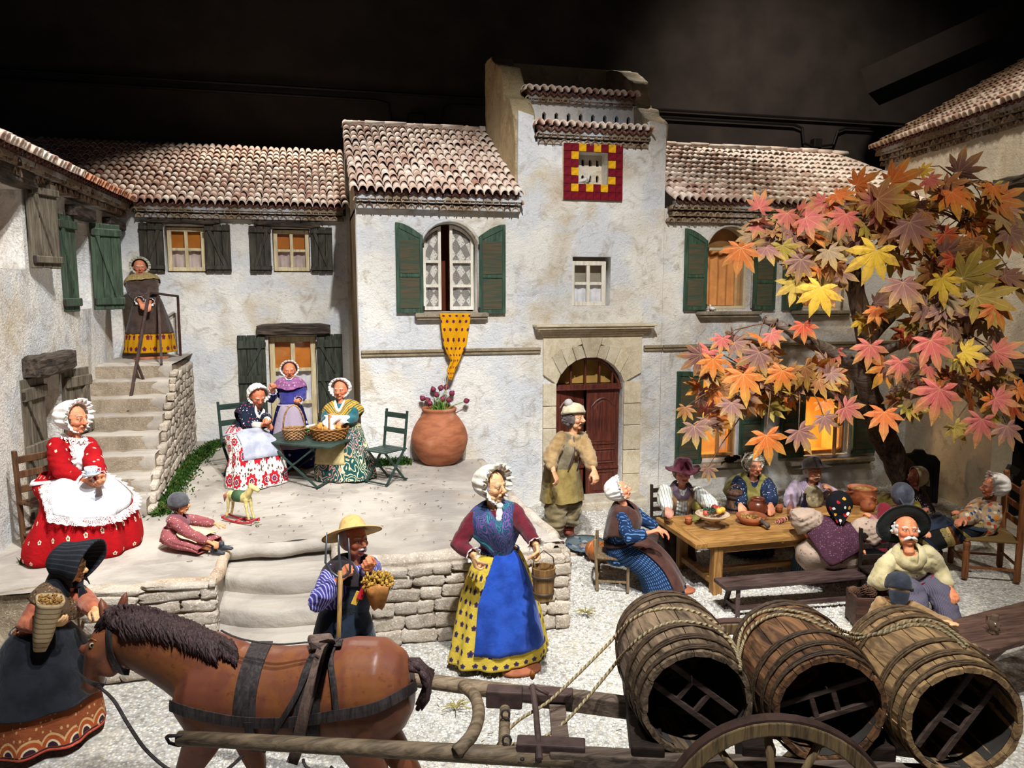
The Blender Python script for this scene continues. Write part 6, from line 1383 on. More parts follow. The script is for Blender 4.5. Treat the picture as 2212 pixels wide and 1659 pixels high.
f.top(cloth('#b4a4b4', '#8c7c90'), .025, .045, .98); f.skirt(SIT(.34, .30, .04, .22, .18), cloth('#4a4048', '#2e282e'), 6, .05, 'trousers_cloth'); f.sash(cloth('#7a1c3c', '#54102a'), .14, .08); f.moustache(WHITE, .26, .12, .06); f.hair(plain('#b8b4ac', .8), 14, ball=.1, front=.2)
f.hat(FH, FELT('#2c221c', '#16110e'), (-14, -4, 0), (0, .14, .5), lambda a, i, r, z: (r*1.04, z+(.10*sin(2*a+.4)+.05*sin(5*a))*(r-.9)*(i > 5)), name='felt_hat')
f.shawl(cloth('#b4a4b4', '#8c7c90'), .02, .0, .095, .1, .04, .03, 'collar')
# -- backs on the bench
f = Fig('seated woman seen from behind in flowered black headscarf and mauve leather shawl', (5.02, 6.66, .0), 150, .98, (0, .05, .38), (1812, 1092, 7.85, 'w'), (0, 6, 0), [(1868, 1178, 7.75, 'w'), (1742, 1150, 7.95, 'w')], ((-2.4, .4, .2), (2.4, .4, .2)), tone='#b4704c', tor=1.35, hs=1.08)
TF = spots('#b09a88', ['#6a5048', '#8a6a5c'], 18, .2, '#b09a88'); f.top(TF, .04, .06, .92, hem=.0, fold=.016)
f.skirt([(0, .0, .56, 0, .2, .17, 0), (.25, .0, .46, 0, .30, .25, 0), (.6, -.05, .40, 20, .33, .27, 0), (.85, -.12, .34, 60, .30, .2, 0), (1, -.2, .30, 80, .24, .16, 0)], TF, 6, .08, 'blouse_tail')
f.skirt([(0, -.08, .42, 40, .22, .16, 0), (.4, -.3, .38, 60, .26, .16, 0), (.7, -.42, .24, 10, .28, .18, 0), (1, -.44, .03, 0, .3, .2, 0)], stripes('#2c3a44', '#5a6a74', 40, .4, True), 7, .05)
f.shawl(spots('#4a2c3a', ['#6a4a58', '#7a5a6a', '#38202c'], 55, .3, rnd=.6), .04, .26, .235, .215, .05, .14, name='leather_shawl', taper=.5); f.scarfhead(spots('#141418', ['#c8c4bc', '#a8202c', '#c9902c', '#d8d4cc'], 15, .3, rnd=.9))
f = Fig('seated child from behind in grey cloth hood and dark red jacket at the long table', (5.93, 6.98, 0), 168, .92, (0, .05, .42), (1947, 1068, 8.28, 'w'), (0, 4, 0), [(1994, 1150, 8.2, 'w'), (1884, 1118, 8.35, 'w')], ((-1, .2, -.5), (1, .2, -.3)), tone='#b4704c', tor=1.1, hs=1.0)
f.top(cloth('#741c2a', '#4c101a'), .03, .02, .5, hem=.08)
for i in (0, 1): MB().tube([f.E[i].lerp(f.Wr[i], -.1), f.E[i].lerp(f.Wr[i], .5), f.E[i].lerp(f.Wr[i], .96)], [.062, .06, .05], 14).build('undersleeve', stripes('#c88a88', '#9a5a5c', 12, .5, False, 3), f.t, smooth=True)
f.skirt([(0, .0, .5, 0, .17, .15, 0), (.3, -.03, .42, 10, .24, .2, 0), (.7, -.1, .34, 50, .25, .18, 0), (1, -.2, .28, 70, .22, .14, 0)], cloth('#1c2434', '#121824'), 6, .05); f.scarfhead(cloth('#5a5c68', '#3f414c'), 'hood', True)
f = Fig('seated woman in white headscarf and dark polka-dot dress by the iron fireback', (7.12, 8.0, 0), -100, .92, (0, .05, .38), (1980, 1030, 9.55, 'w'), (0, 8, 0), [(1985, 1100, 9.2, 'w'), (2000, 1104, 9.2, 'w')], ((-1, .2, -.5), (1, .2, -.5)), tone='#8a4a34')
f.top(spots('#1c1418', ['#c8c4bc'], 34, .16, rnd=.3), .03, .03, .6); f.skirt(SIT(.40, .36), cloth('#7a6234', '#54401c'), 6, .05); f.scarfhead(cloth('#a89a7c', '#84785c'), 'headscarf', True); f.apron(cloth('#7a6a2c', '#54481c'), .7, .1, .6)
for i in (0, 1): MB().tube([f.E[i].lerp(f.Wr[i], .0), f.E[i].lerp(f.Wr[i], .5), f.E[i].lerp(f.Wr[i], .96)], [.055, .05, .04], 14).build('undersleeve', cloth('#8a7a2c', '#5c501c'), f.t, smooth=True)
f = Fig('seated woman in white puffed bonnet and orange-blue flowered blouse on the tall chair', (6.88, 6.76, 0), -118, .98, (0, .05, .44), (2146, 1052, 8.42, 'w'), (-4, 2, 0), [(2078, 1122, 8.2, 'w'), (2088, 1118, 8.5, 'w')], ((-.7, .5, -.6), (.7, .5, -.6)), tone='#a05c3c', curls=(.4, .4), tor=1.1)
f.top(spots('#b49a7c', ['#b0482c', '#2c4c7a', '#c9782c', '#5a6a8a', '#d8c8b0'], 20, .42, rnd=1), .03, .05, .9)
f.skirt([(0, .02, .64, 0, .15, .13, 0), (.14, -.03, .54, 14, .24, .19, 0), (.42, -.24, .46, 65, .27, .17, 0), (.6, -.42, .38, 45, .28, .18, 0), (.78, -.48, .24, 4, .27, .2, 0), (1, -.48, .02, 0, .30, .22, 0)], bands([(0, '#1c1c1c'), (.30, '#8a7a4c'), (.42, '#b89a5c'), (.5, '#6a3a24'), (.62, '#232a38'), (.8, '#8a7a3c'), (.9, '#1c2434')], .36), 7, .05)
f.apron(cloth('#2c3648', '#1c2430'), .9, .08, .62, .02); f.bonnet(WHITE, .16, 1.6, tie=cloth('#6a4a2c', '#4a2c18'), open_=.58, rr=.26)
woodchair('tall turned wooden chair with woven seat at the right edge', (7.02, 6.68, 0), -118, 1.0, .44, 1.12, .5, wood('#8a5630', '#5c3418', 1, .45, 'Z', .2), (.55, .7, .85), seatmt=straw('#a88c5c', '#6c5430'), turn=True)
# -- moustached man leaning back
f = Fig('man with white moustache and black hat leaning back in cream shirt and red sash', (5.34, 6.02, 0), -8, 1.0, (.02, -.06, .34), (1958, 1146, 7.12, 'w'), (-14, -12, 0), [(1925, 1255, 6.9, 'w'), (2052, 1272, 6.98, 'w')], ((-1, .2, -.5), (1, .3, -.2)), fem=False, tone='#b86c42', brow='#eceae4', tor=1.22, sh=.18, vox=.007, hs=1.08, legs=[((-.12, -.40, .36), (-.14, -.58, .06)), ((.14, -.42, .34), (.16, -.60, .06))], lean=(0, .3, 1), curls=(.6, .6))
f.top(cloth('#cfc298', '#a89a6c'), .022, .035, .97, fold=.008); f.trousers(stripes('#6a6474', '#54505e', 90, .5, False, 3), .03, bag=.02); f.shoes(SHOEB); f.sash(cloth('#8c1c30', '#5c101c'), .16, .10, .062)
f.moustache(WHITE, .46, .22, .10); f.hair(cloth('#dcdad4', '#b8b6b0'), 36, (.86, .7, .6), (0, .18, .05), .14, front=.25, seed=6, low=-.35)
f.hat([(0, .62), (.4, .62), (.72, .5), (.86, .2), (.92, -.05), (1.2, -.08), (1.55, -.04), (1.75, .02), (1.75, -.03)], FELT('#1c241e', '#0e1210'), (-52, 0, 0), (0, .5, .34), lambda a, i, r, z: (r*(1+.03*sin(3*a)), z+.06*sin(2*a)*(r-.9)*(i > 5)), name='black_hat')
f.shawl(cloth('#cfc298', '#a89a6c'), .02, .0, .11, .11, .05, .04, 'collar')
for k in range(3): MB().ball(f.K @ V((.0, -.175-.02*k, -.12-.11*k)), .008, 8, 6).build('button', plain('#2c2018'), f.t)
woodchair('dark wooden chair of the moustached man leaning back', (5.30, 6.16, 0), -8, .78, mt=wood('#2c1f18', '#16100c', 1, .6, 'Z', .3))
# -- boy with the cap
f = Fig('boy seen from behind in a slate cap, arm stretched over the low table', (4.72, 5.42, .0), 150, .72, (0, .05, .34), (1942, 1268, 6.42, 'w'), (-10, 6, 0), [(2066, 1350, 5.76, 'w'), (1925, 1330, 6.6, 'w')], ((-.6, .1, -.6), (1, .1, -.4)), fem=False, tone='#c08a60', brow='#5a4030', hs=1.15, vox=.009, hdir=((.9, -.3, .2), None), arms=(.34, .3), skin_kw=dict(old=False), curls=(.35, .5))
f.top(cloth('#a8865c', '#84663f'), .02, .03, .8); f.skirt([(0, 0, .5, 0, .14, .12, 0), (.4, -.02, .36, 0, .2, .17, 0), (1, -.05, .02, 0, .25, .22, 0)], cloth('#4a4038', '#2c2620'), 6, .05, 'trousers_cloth')
f.hat([(1.0, -.45), (1.04, -.2), (1.02, .2), (.85, .6), (.5, .88), (0, .98)], cloth('#353842', '#23262e'), (16, 0, 0), (0, .10, .28), name='cap', wob=lambda a, i, r, z: (r*(1+.04*sin(6*a)), z))
m = MB(); m.grid(lambda u, v: f.H @ V(((u-.5)*1.5*(1-.3*v*v), 1.05+.12*v+.1*cos((u-.5)*3), -.05-1.0*v-.3*v*(.5-abs(u-.5)))), 14, 8); m.build('cap_flap', cloth('#353842', '#23262e'), f.t, smooth=True, solid=.01)
# -- woman with the black bonnet
f = Fig('woman in deep black straw bonnet and black apron holding a burlap bundle beside the horse', (-1.93, 5.66, 0), 50, .86, (0, .04, .82), (150, 1222, 5.32, 'w'), (24, 6, 0), [(108, 1348, 5.05, 'w'), (206, 1318, 5.15, 'w')], ((-.9, .6, -.2), (.7, .3, -.5)), tone='#c08c5c', brow='#9a8a6c', vox=.0068, curls=(.5, .5), palms=((.4, .6, .5), (0, 0, -1)), tor=1.05, hs=1.12)
f.top(cloth('#c87858', '#a4543c'), .02, .03, .92); f.shawl(spots('#6a5440', ['#a88c6c', '#3c2c20'], 40, .3), .05, .1, .24, .16, .08, .12, 'brown_shawl')
f.skirt([(0, 0, .95, 0, .16, .13, 0), (.15, -.0, .86, 0, .23, .2, 0), (.4, -.02, .62, 0, .33, .27, 0), (.75, -.03, .3, 0, .40, .32, 0), (1, -.03, .07, 0, .44, .35, 0)], bands([(0, '#d8604c'), (.035, '#3c2428'), (.05, '#8a4a2c'), (.30, '#3c2430'), (.42, '#7a4a34'), (.55, '#b8a48c'), (.7, '#6a3a24'), (.99, '#c9a06c')], 1.0, (.05, ((.1, '#c9a06c'), (.085, '#a8502c'), (.055, '#d8c8a4'), (.04, '#3c2430')))), 6, .05)
f.apron(cloth('#23252c', '#16181e'), 2.0, .0, .66, .03, ob=.03, wtop=.9)
BLK = straw('#23252b', '#3c3e46', .7)
def fb(u, v):
    th = 2*pi*u; a = v; low = max(0, -cos(th)); y = 1.2-2.45*a; r = 1.12*min(1, (a*3.2)**.6)*(1+.32*ss(.45, 1, a)); r *= 1-.2*low; return f.H @ V((sin(th)*r, y+.25*cos(th)*ss(.5, 1, a)*-1+low*.5*ss(.5, 1, a), .16+cos(th)*r))
m = MB(); m.grid(fb, 64, 24, wrap=True, uvf=lambda u, v: (v*1.2, u*.9)); m.build('bonnet', BLK, f.t, smooth=True, solid=.02)
def cape(u, v): th = -pi*.75+pi*1.5*u+pi; return f.H @ V((sin(th)*(.85+.5*v), -cos(th)*(.8+.35*v)+.15, -.35-1.05*v+.1*sin(u*14)*v))
m = MB(); m.grid(cape, 40, 10); m.build('bonnet_cape', cloth('#23252c', '#181a20'), f.t, smooth=True, solid=.01)
m = MB(); m.tube([f.H @ V(q) for q in ((-.4, -.4, -.9), (0, -.65, -1.1), (.4, -.4, -.9))], .03, 8)
for k in (-1, 1): m.tube([f.H @ V((0, -.7, -1.1)), f.H @ V((k*.2, -1.0, -1.7)), f.H @ V((k*.28, -1.0, -2.5))], [.02, .036, .03], 8, flat=.4)
m.build('bonnet_tie', cloth('#1c1e26', '#121419'), f.t, smooth=True)
bu = thing('burlap_bundle', 'rolled burlap cloth with dried seeds in the arms of the black-bonneted woman', 'bundle', P(98, 1345, d=5.0)); BUR = straw('#b8a07c', '#84694a', .6); ax_ = (P(112, 1290, d=4.98)-P(88, 1400, d=5.02))
Mx = frame(*((lambda z: ((z.orthogonal().normalized()), z.cross(z.orthogonal().normalized()), z))(ax_.normalized()))); 
MB().lathe([(0, -.19), (.04, -.19), (.06, -.1), (.075, .05), (.085, .14), (.09, .17), (.07, .16), (.06, .1), (0, .08)], 22, M=Mx, wob=lambda a, i, r, z: (r*(1+.08*sin(4*a)), z)).build('burlap_wrap', BUR, bu, smooth=True)
m = MB(); rg = random.Random(8)
for _ in range(120): a = rg.uniform(0, 6.28); r = .07*sqrt(rg.random()); m.ball(Mx @ V((cos(a)*r, sin(a)*r, .15+rg.uniform(-.01, .03))), rg.uniform(.005, .009), 5, 4)
tag(m.build('seeds', plain('#a07840', .7, .2, 0, .4, 40), bu), kind='stuff')
# ================================================================ horse
def pr_(px, py, d): return P(px, py, d=d)
def caster(objs):
    vs = []; fs = []
    dg = bpy.context.evaluated_depsgraph_get(); dg.update()
    for o in objs:
        b = len(vs); M = o.matrix_world.copy(); vs += [M @ v.co for v in o.data.vertices]; fs += [[b+k for k in f.vertices] for f in o.data.polygons]
    return BVHTree.FromPolygons(vs, fs)
def dense(pts, step=8):
    """Catmull-Rom through 2-D or 3-D tuples"""
    out = []; n = len(pts)
    for i in range(n-1):
        a, b = V(pts[i]), V(pts[i+1]); p = V(pts[max(0, i-1)]); q = V(pts[min(n-1, i+2)]); k = max(2, int((b-a).length/step))
        for j in range(k):
            t = j/k; out.append(.5*((2*a)+(-p+b)*t+(2*p-5*a+4*b-q)*t*t+(-p+3*a-3*b+q)*t**3))
    out.append(V(pts[-1])); return out
def strap(bv, pts, w, mt, parent, off=.010, name='strap', d0=4.1, th=.007, step=7):
    O = V((0, 0, CAMH)); C = []; N = []; last = None
    for p in dense([(x, y, 0) for x, y in pts], step):
        tgt = P(p.x, p.y, d=1.0)-O; h = bv.ray_cast(O, tgt.normalized())
        if h[0] is not None: n = h[1]; n = n if n.dot(tgt) < 0 else -n; C.append(h[0]+n*off); N.append(n); last = (h[0]-O).length
        else: C.append(O+tgt.normalized()*(last or d0)); N.append(-tgt.normalized())
    for _ in range(4): N = [(N[max(0, i-1)]+N[i]+N[min(len(N)-1, i+1)]).normalized() for i in range(len(N))]; C = [C[i] if i in (0, len(C)-1) else (C[i-1]+C[i]*2+C[i+1])/4 for i in range(len(C))]
    vs = []; fs = []
    for i, (c, n) in enumerate(zip(C, N)):
        t = (C[min(i+1, len(C)-1)]-C[max(i-1, 0)]).normalized(); x = t.cross(n).normalized(); ww = w if not hasattr(w, '__len__') else w[0]+(w[1]-w[0])*i/(len(C)-1)
        vs += [c-x*ww/2, c+x*ww/2, c+x*ww/2+n*th, c, c-x*ww/2+n*th]; vs[-2] = c+n*th*1.2
    for i in range(len(C)-1):
        a = i*5; b = a+5; fs += [(a, b, b+1, a+1), (a+1, b+1, b+2, a+2), (a+2, b+2, b+3, a+3), (a+3, b+3, b+4, a+4), (a+4, b+4, b, a)]
    fs += [(0, 1, 2, 3, 4), tuple(len(vs)-5+k for k in (4, 3, 2, 1, 0))]
    return MB().add(vs, fs).build(name, mt, parent, smooth=False)
hm_ = MT('varnished brown horse paint', .42, .4); o_ = hm_.geo(); n1 = hm_.noise(o_, 5, 4, .6, .6); n2 = hm_.noise(o_, 22, 4, .7)
c_ = hm_.mix(n1.ss(.38, .66), srgb('#7a4634'), srgb('#8e5630')); c_ = hm_.mix(n2.ss(.55, .72)*.6, c_, srgb('#5a2c1e')); c_ = hm_.mix(hm_.noise(hm_.mapv(o_, loc=(2, 5, 1)), 3, 3).ss(.52, .7)*.5, c_, srgb('#86503c')); hm_.col(c_).bump(n2, .12, .006)
HM = hm_.m
hs_root = P(640, 1500, d=4.25); hs_root.z = 0
horse = thing('horse', 'glossy brown model horse in dark leather harness between the cart shafts', 'horse', hs_root); HI = Matrix.Translation(-hs_root)
fwd = (P(400, 1500, d=4.32)-P(860, 1500, d=4.18)); fwd.z = 0; fwd.normalize(); lat = V((-fwd.y, fwd.x, 0)); 
if lat.dot(V((0, -1, 0))) < 0: lat = -lat       # lat points to the camera side
mb = MB(); up = (0, 0, 1)
D = lambda px: 4.32-(px-400)/460*.14
pt = lambda px, py, dd=0: HI @ P(px, py, d=D(px)+dd)
body = [(405, 1492, .17, .12), (440, 1495, .225, .25), (520, 1502, .235, .285), (620, 1508, .23, .285), (700, 1503, .235, .285), (780, 1490, .25, .29), (835, 1487, .235, .275), (872, 1488, .17, .21), (890, 1488, .09, .12)]
mb.tube([pt(a, b) for a, b, c, d in body], [(c, d) for a, b, c, d in body], 28, up=up)
neck = [(500, 1470, .18, .23), (440, 1448, .16, .235), (385, 1420, .13, .205), (335, 1398, .112, .185), (290, 1382, .10, .165), (255, 1372, .09, .13)]
mb.tube([pt(a, b) for a, b, c, d in neck], [(c, d) for a, b, c, d in neck], 22, up=up)
head = [(262, 1352, .075, .08), (236, 1372, .085, .118), (222, 1402, .082, .125), (212, 1432, .068, .10), (204, 1460, .055, .08), (201, 1482, .05, .066), (203, 1496, .036, .04)]
mb.tube([pt(a, b, .0) for a, b, c, d in head], [(c, d) for a, b, c, d in head], 20, up=lat)
for k in (-1, 1):
    mb.ball(pt(246, 1425)+lat*.045*k, (.075, .03, .085), 12, 8); mb.ball(pt(196, 1392)+lat*.062*k, (.03, .022, .03), 10, 7); mb.ball(pt(190, 1478)+lat*.036*k, (.022, .018, .024), 8, 6)
    b = pt(246, 1340)+lat*.05*k; e_ = pt(228 if k > 0 else 262, 1282 if k > 0 else 1284)+lat*.05*k
    mb.tube([b, b.lerp(e_, .35), b.lerp(e_, .75), e_], [(.026, .03), (.032, .04), (.022, .026), (.004, .004)], 12)
def leg(px, py, k, sw, hind):
    s0 = pt(px, py-35)+lat*.09*k; gx = fwd*sw
    if hind: J = [s0, s0+V((0, 0, -.22))+fwd*.07, V((s0.x, s0.y, .40))-fwd*.06+gx*.4, V((s0.x, s0.y, .20))+gx*.8, V((s0.x, s0.y, .07))+gx, V((s0.x, s0.y, .0))+gx*1.05+fwd*.02]; rr = [.14, .115, .062, .042, .045, .062]
    else: J = [s0, s0+V((0, 0, -.18))+gx*.3, V((s0.x, s0.y, .38))+gx*.9, V((s0.x, s0.y, .20))+gx*.85, V((s0.x, s0.y, .07))+gx, V((s0.x, s0.y, .0))+gx*1.05+fwd*.02]; rr = [.13, .10, .055, .04, .044, .06]
    mb.tube(J, rr, 14)
leg(470, 1560, 1, .20, False); leg(500, 1560, -1, -.10, False); leg(810, 1545, 1, -.02, True); leg(830, 1545, -1, -.16, True)
me = remesh(mb, .013, None, 3, None, 'body'); hb = link('body', me, HM, horse)
bpy.context.view_layer.update(); HB = caster([hb])
# mane: modelled locks lying over the near side of the crest
MANE = wood('#54403e', '#2c1e1e', 2.2, .5, 'Z', .8); rg = random.Random(9); mb = MB(); crest = dense([(232, 1322, 0), (262, 1312, 0), (320, 1316, 0), (385, 1338, 0), (440, 1362, 0), (500, 1392, 0)], 3)
O = V((0, 0, CAMH)); 
def onh(px, py, off=.012):
    t = (P(px, py, d=1)-O).normalized(); h = HB.ray_cast(O, t); return (HI @ (h[0]-t*off)) if h[0] is not None else None
for i, c in enumerate(crest):
    for j in range(9):
        u = i/len(crest); L = (60 if u < .8 else 40)*rg.uniform(.7, 1.05)*(1 if u > .08 else .5); x0 = c.x+rg.uniform(-5, 5); y0 = c.y-3+rg.uniform(-4, 20*(1-u*.4)); x = x0; pts = []
        for k in range(5):
            y = y0+L*k/4; x = x0+(k/4)*L*.28+4*sin(k*1.7+i+j); q_ = onh(x, y, .016+.012*(1-k/4)+rg.uniform(0, .012))
            if q_ is None: q_ = HI @ P(x, y, d=D(x)-.02)
            pts.append(q_)
        mb.tube(pts, [.010, .012, .011, .008, .002], 5)
ey = onh(199, 1394, .0); tc_ = (V((0, 0, CAMH))-hs_root-ey).normalized(); MB().ball(ey-tc_*.006, .016, 14, 10).build('eye', plain('#b0a080', .15, .6), horse, smooth=True); MB().ball(ey+tc_*.004, .009, 12, 8).build('pupil', plain('#0c0a08', .1, .6), horse, smooth=True); MB().tube([q for q in (onh(192, 1385, -.002), onh(199, 1380, .002), onh(209, 1385, -.002)) if q], .006, 8).build('eyelid', HM, horse, smooth=True)
for i in range(26):      # forelock
    x0, y0 = 236+rg.uniform(-6, 8), 1326+rg.uniform(-4, 6); pts = [onh(x0-k*9+rg.uniform(-2, 2), y0+k*11, .016) or HI @ P(x0-k*9, y0+k*11, d=4.28) for k in range(4)]; mb.tube(pts, [.008, .010, .008, .002], 5)
tag(mb.build('mane', MANE, horse, smooth=True), kind='stuff')
mb = MB()
for i in range(46):
    a = rg.uniform(-1, 1); b = rg.uniform(-1, 1); pts = [pt(875+4*a, 1436+6*b)+lat*.03*b, pt(905+5*a, 1438+6*b)+lat*.04*a, pt(925+7*a, 1462+8*b)+lat*.05*b, pt(920+8*b, 1500+8*a)+lat*.04*a, pt(905+8*a, 1528+10*b)]
    mb.tube(pts, [.016, .018, .018, .014, .003], 6)
tag(mb.build('tail', MANE, horse, smooth=True), kind='stuff')
LEA = wood('#4c4442', '#2a2523', 1.5, .6, 'Z', .4); LEB = wood('#7a6458', '#54423a', 1.5, .6, 'Z', .4); HW = horse
def st_(pts, w, mt=LEA, name='strap', **k):
    o = strap(HB, pts, w, mt, None, name=name, **k); o.parent = HW; o.matrix_parent_inverse = Matrix.Translation(-hs_root); return o
st_([(238, 1338), (238, 1380), (246, 1425), (262, 1452), (280, 1452)], .034, name='cheek_strap'); st_([(170, 1452), (190, 1466), (206, 1478), (222, 1482)], .03, name='nose_band')
st_([(566, 1392), (546, 1440), (532, 1500), (530, 1552)], (.115, .12), name='girth_band'); st_([(708, 1392), (684, 1440), (668, 1500), (662, 1600)], (.13, .14), name='saddle_band', off=.008); st_([(728, 1394), (716, 1420), (724, 1480), (730, 1545)], .03, name='saddle_strap', off=.014)
st_([(374, 1522), (430, 1540), (530, 1556), (630, 1556), (720, 1543), (810, 1526), (898, 1478)], .058, name='breeching_strap', off=.016)
st_([(735, 1388), (680, 1440), (640, 1510), (600, 1570), (572, 1612)], .028, name='crossing_strap', off=.026); st_([(700, 1385), (730, 1400), (742, 1396)], .05, name='crossing_strap', off=.02)
st_([(540, 1555), (545, 1585), (550, 1612)], .05, name='hanging_strap', off=.02)
o = strap(HB, [(706, 1390), (692, 1440), (662, 1540), (640, 1620), (630, 1650)], .062, LEB, None, off=.03, name='tug_strap', d0=3.95); o.parent = horse; o.matrix_parent_inverse = Matrix.Translation(-hs_root)
mb = MB(); mb.box(HI @ P(694, 1386, d=4.18), (.13, .12, .05), rot=(0, .1, .2)); mb.build('saddle_pad', LEB, horse, bevel=.015)
def rein(pts, name='rein', r=.008):
    MB().tube([HI @ P(a, b, d=c) for a, b, c in dense(pts, 12)], r, 6, flat=.5).build(name, LEA, horse, smooth=True)
rein([(478, 1362, 4.15), (520, 1380, 4.1), (600, 1392, 4.05), (670, 1388, 4.05), (692, 1402, 4.02)]); rein([(214, 1484, 4.2), (245, 1512, 4.1), (280, 1570, 3.95), (320, 1625, 3.8), (380, 1668, 3.7), (470, 1672, 3.7), (525, 1632, 3.9)], r=.010)
rein([(655, 1640, 3.9), (660, 1655, 3.85), (690, 1675, 3.85)]); rein([(714, 1655, 3.9), (728, 1672, 3.88)])

# ================================================================ cart
CW = wood('#978266', '#5c4d3c', 1.2, .6, 'X', .5, geo=True); CW2 = wood('#857262', '#4c3e34', 1.2, .65, 'X', .5, geo=True); RI = metal('#5a4640', .6, .2)
ct = thing('cart', 'weathered wooden two-wheeled cart with long shafts loaded with three barrels', 'cart', P(1560, 1560, z=0))
CI = Matrix.Translation(-ct.location)
def cbuild(mb, name, mt, **k):
    o = mb.build(name, mt, ct, **k); o.matrix_parent_inverse = Matrix.Translation(-ct.location); return o
Z8 = .80
n0, n1_ = P(385, 1594, z=Z8), P(1240, 1640, z=Z8); sd_ = (n1_-n0).normalized(); n2_ = n0+sd_*((n1_-n0).length+1.9)
cbuild(MB().tube([n0, n0.lerp(n1_, .3), n0.lerp(n1_, .7), n1_], [.036, .040, .044, .048], 12), 'shaft', CW, smooth=True)
f0, f1 = P(880, 1466, z=Z8), P(1200, 1508, z=Z8); fd = (f1-f0).normalized(); f2 = f0+fd*((f1-f0).length+1.9); ff = f0-fd*1.3
cbuild(MB().tube([ff, f0, f1], [.036, .042, .048], 12), 'shaft', CW, smooth=True)
cbuild(MB().bar(n1_-sd_*.12, n2_, .085, .10), 'side_beam', CW2, bevel=.008); cbuild(MB().bar(f1-fd*.12, f2, .085, .10), 'side_beam', CW2, bevel=.008)
mb = MB(); a = n0; lp_ = [a+sd_*.06+V((0, 0, .02)), a-sd_*.0+V((0, -.03, .03)), a-sd_*.05+V((0, -.02, .02)), a-sd_*.065, a-sd_*.05+V((0, .0, -.03)), a+V((0, -.01, -.035)), a+sd_*.06-V((0, 0, .03))]; cbuild(mb.tube(lp_, .009, 8), 'iron_loop', IRON, smooth=True)
cross = lambda x, w, h, nm, mt=CW2, dz=0: cbuild(MB().bar(P(x, 1600, z=Z8).lerp(P(x, 1500, z=Z8), 0)*0+n0+sd_*((P(x, 1620, z=Z8)-n0).dot(sd_))+V((0, 0, dz)), f0+fd*((P(x-10, 1500, z=Z8)-f0).dot(fd))+V((0, 0, dz)), w, h), nm, mt, bevel=.006)
a = P(1088, 1628, z=Z8); b = P(1092, 1500, z=Z8); cbuild(MB().tube([a, b], .030, 12), 'cross_bar', CW, smooth=True)
cross(1215, .09, .03, 'cross_plank'); cross(1420, .10, .05, 'cross_plank'); cross(1760, .10, .05, 'cross_plank', dz=.0)
yk = dense([(1000, 1482, 0), (1026, 1505, 0), (1034, 1545, 0), (1018, 1590, 0), (985, 1625, 0)], 10); yks = [P(p.x, p.y, z=Z8+.02+.05*sin(i/len(yk)*pi)) for i, p in enumerate(yk)]
cbuild(MB().tube(yks, [.034]*len(yks), 12), 'curved_yoke', CW, smooth=True)
for (px, py, w_, h_, l_) in ((1090, 1505, .20, .05, .10), (1180, 1500, .30, .11, .05), (1190, 1612, .34, .10, .06)):
    c = P(px, py, z=Z8+.05); cbuild(MB().bar(c-sd_*w_/2, c+sd_*w_/2, .09, l_), 'iron_block', RI, bevel=.008)
lv = [P(1150, 1480, z=.95), P(1158, 1540, z=.90), P(1166, 1640, z=.86)]; cbuild(MB().tube(lv, .016, 6, flat=.6), 'brake_lever', RI); cbuild(MB().lathe([(0, -.03), (.012, -.02), (.016, .0), (.013, .02), (0, .028)], 12, M=Matrix.Translation(P(1150, 1458, z=.97))), 'lever_handle', wood('#b06a30', '#7a4418', 1, .4), smooth=True)
cbuild(MB().tube([P(1150, 1480, z=.93), P(1165, 1490, z=.92), P(1185, 1500, z=.90)], .010, 6), 'lever_hook', RI, smooth=True)
for k, (px, py) in enumerate(((1128, 1640), (1210, 1625))): cbuild(MB().ball(P(px, py, z=Z8+.04), (.012, .012, .008), 8, 6), 'bolt', IRON, smooth=True)
for (px, py) in ((1092, 1543), (1095, 1600)):
    c = P(px, py, z=.86); cbuild(MB().tube([c+V((cos(a), sin(a)*.5, sin(a)))*.022 for a in [k*pi/4 for k in range(8)]], .006, 6, closed=True), 'ring', IRON, smooth=True)
# wheels
axd = V((-sd_.y, sd_.x, 0)).normalized(); axd = axd if axd.y < 0 else -axd
wc = P(1678, 1780, d=3.60); WD = wood('#a0845a', '#5c4a34', 1.4, .6, 'Z', .4, geo=True)
def wheel(c, rz0):
    t = thing('wheel', 'wooden spoked cart wheel', None, c); t.parent = ct; t.matrix_parent_inverse = Matrix.Translation(-ct.location)
    return t
def wheelparts(c):
    M = frame(sd_, V((0, 0, 1)), sd_.cross(V((0, 0, 1))), c)
    prof = [(.455, -.035), (.525, -.035), (.525, .035), (.455, .035)]
    w = cbuild(MB().lathe(prof, 48, M=M, closed=True), 'wheel', WD, bevel=.008); w.matrix_parent_inverse = Matrix.Translation(-ct.location)
    def sub(mb, name, mt, **k): o = mb.build(name, mt, w, **k); return o
    sub(MB().lathe([(.525, -.03), (.536, -.03), (.536, .03), (.525, .03)], 48, M=M, closed=True), 'iron_tyre', metal('#5a4238', .7, .2))
    sub(MB().lathe([(0, -.10), (.04, -.10), (.06, -.04), (.075, 0), (.06, .05), (.045, .12), (0, .12)], 20, M=M), 'hub', WD, smooth=True)
    for k in range(12):
        a = 2*pi*k/12+.13; d = V((cos(a), sin(a), 0)); sub(MB().tube([M @ (d*.05), M @ (d*.25), M @ (d*.47)], [(.024, .02), (.019, .016), (.022, .018)], 8), 'spoke', WD, smooth=True)
wheelparts(wc); fc = wc-axd*1.05; wheelparts(fc); cbuild(MB().tube([wc, fc], .028, 10), 'axle', CW2, smooth=True)
for k in (.28, .55, .85):
    p0 = wc-axd*k
cr = P(1440, 1560, z=.5)
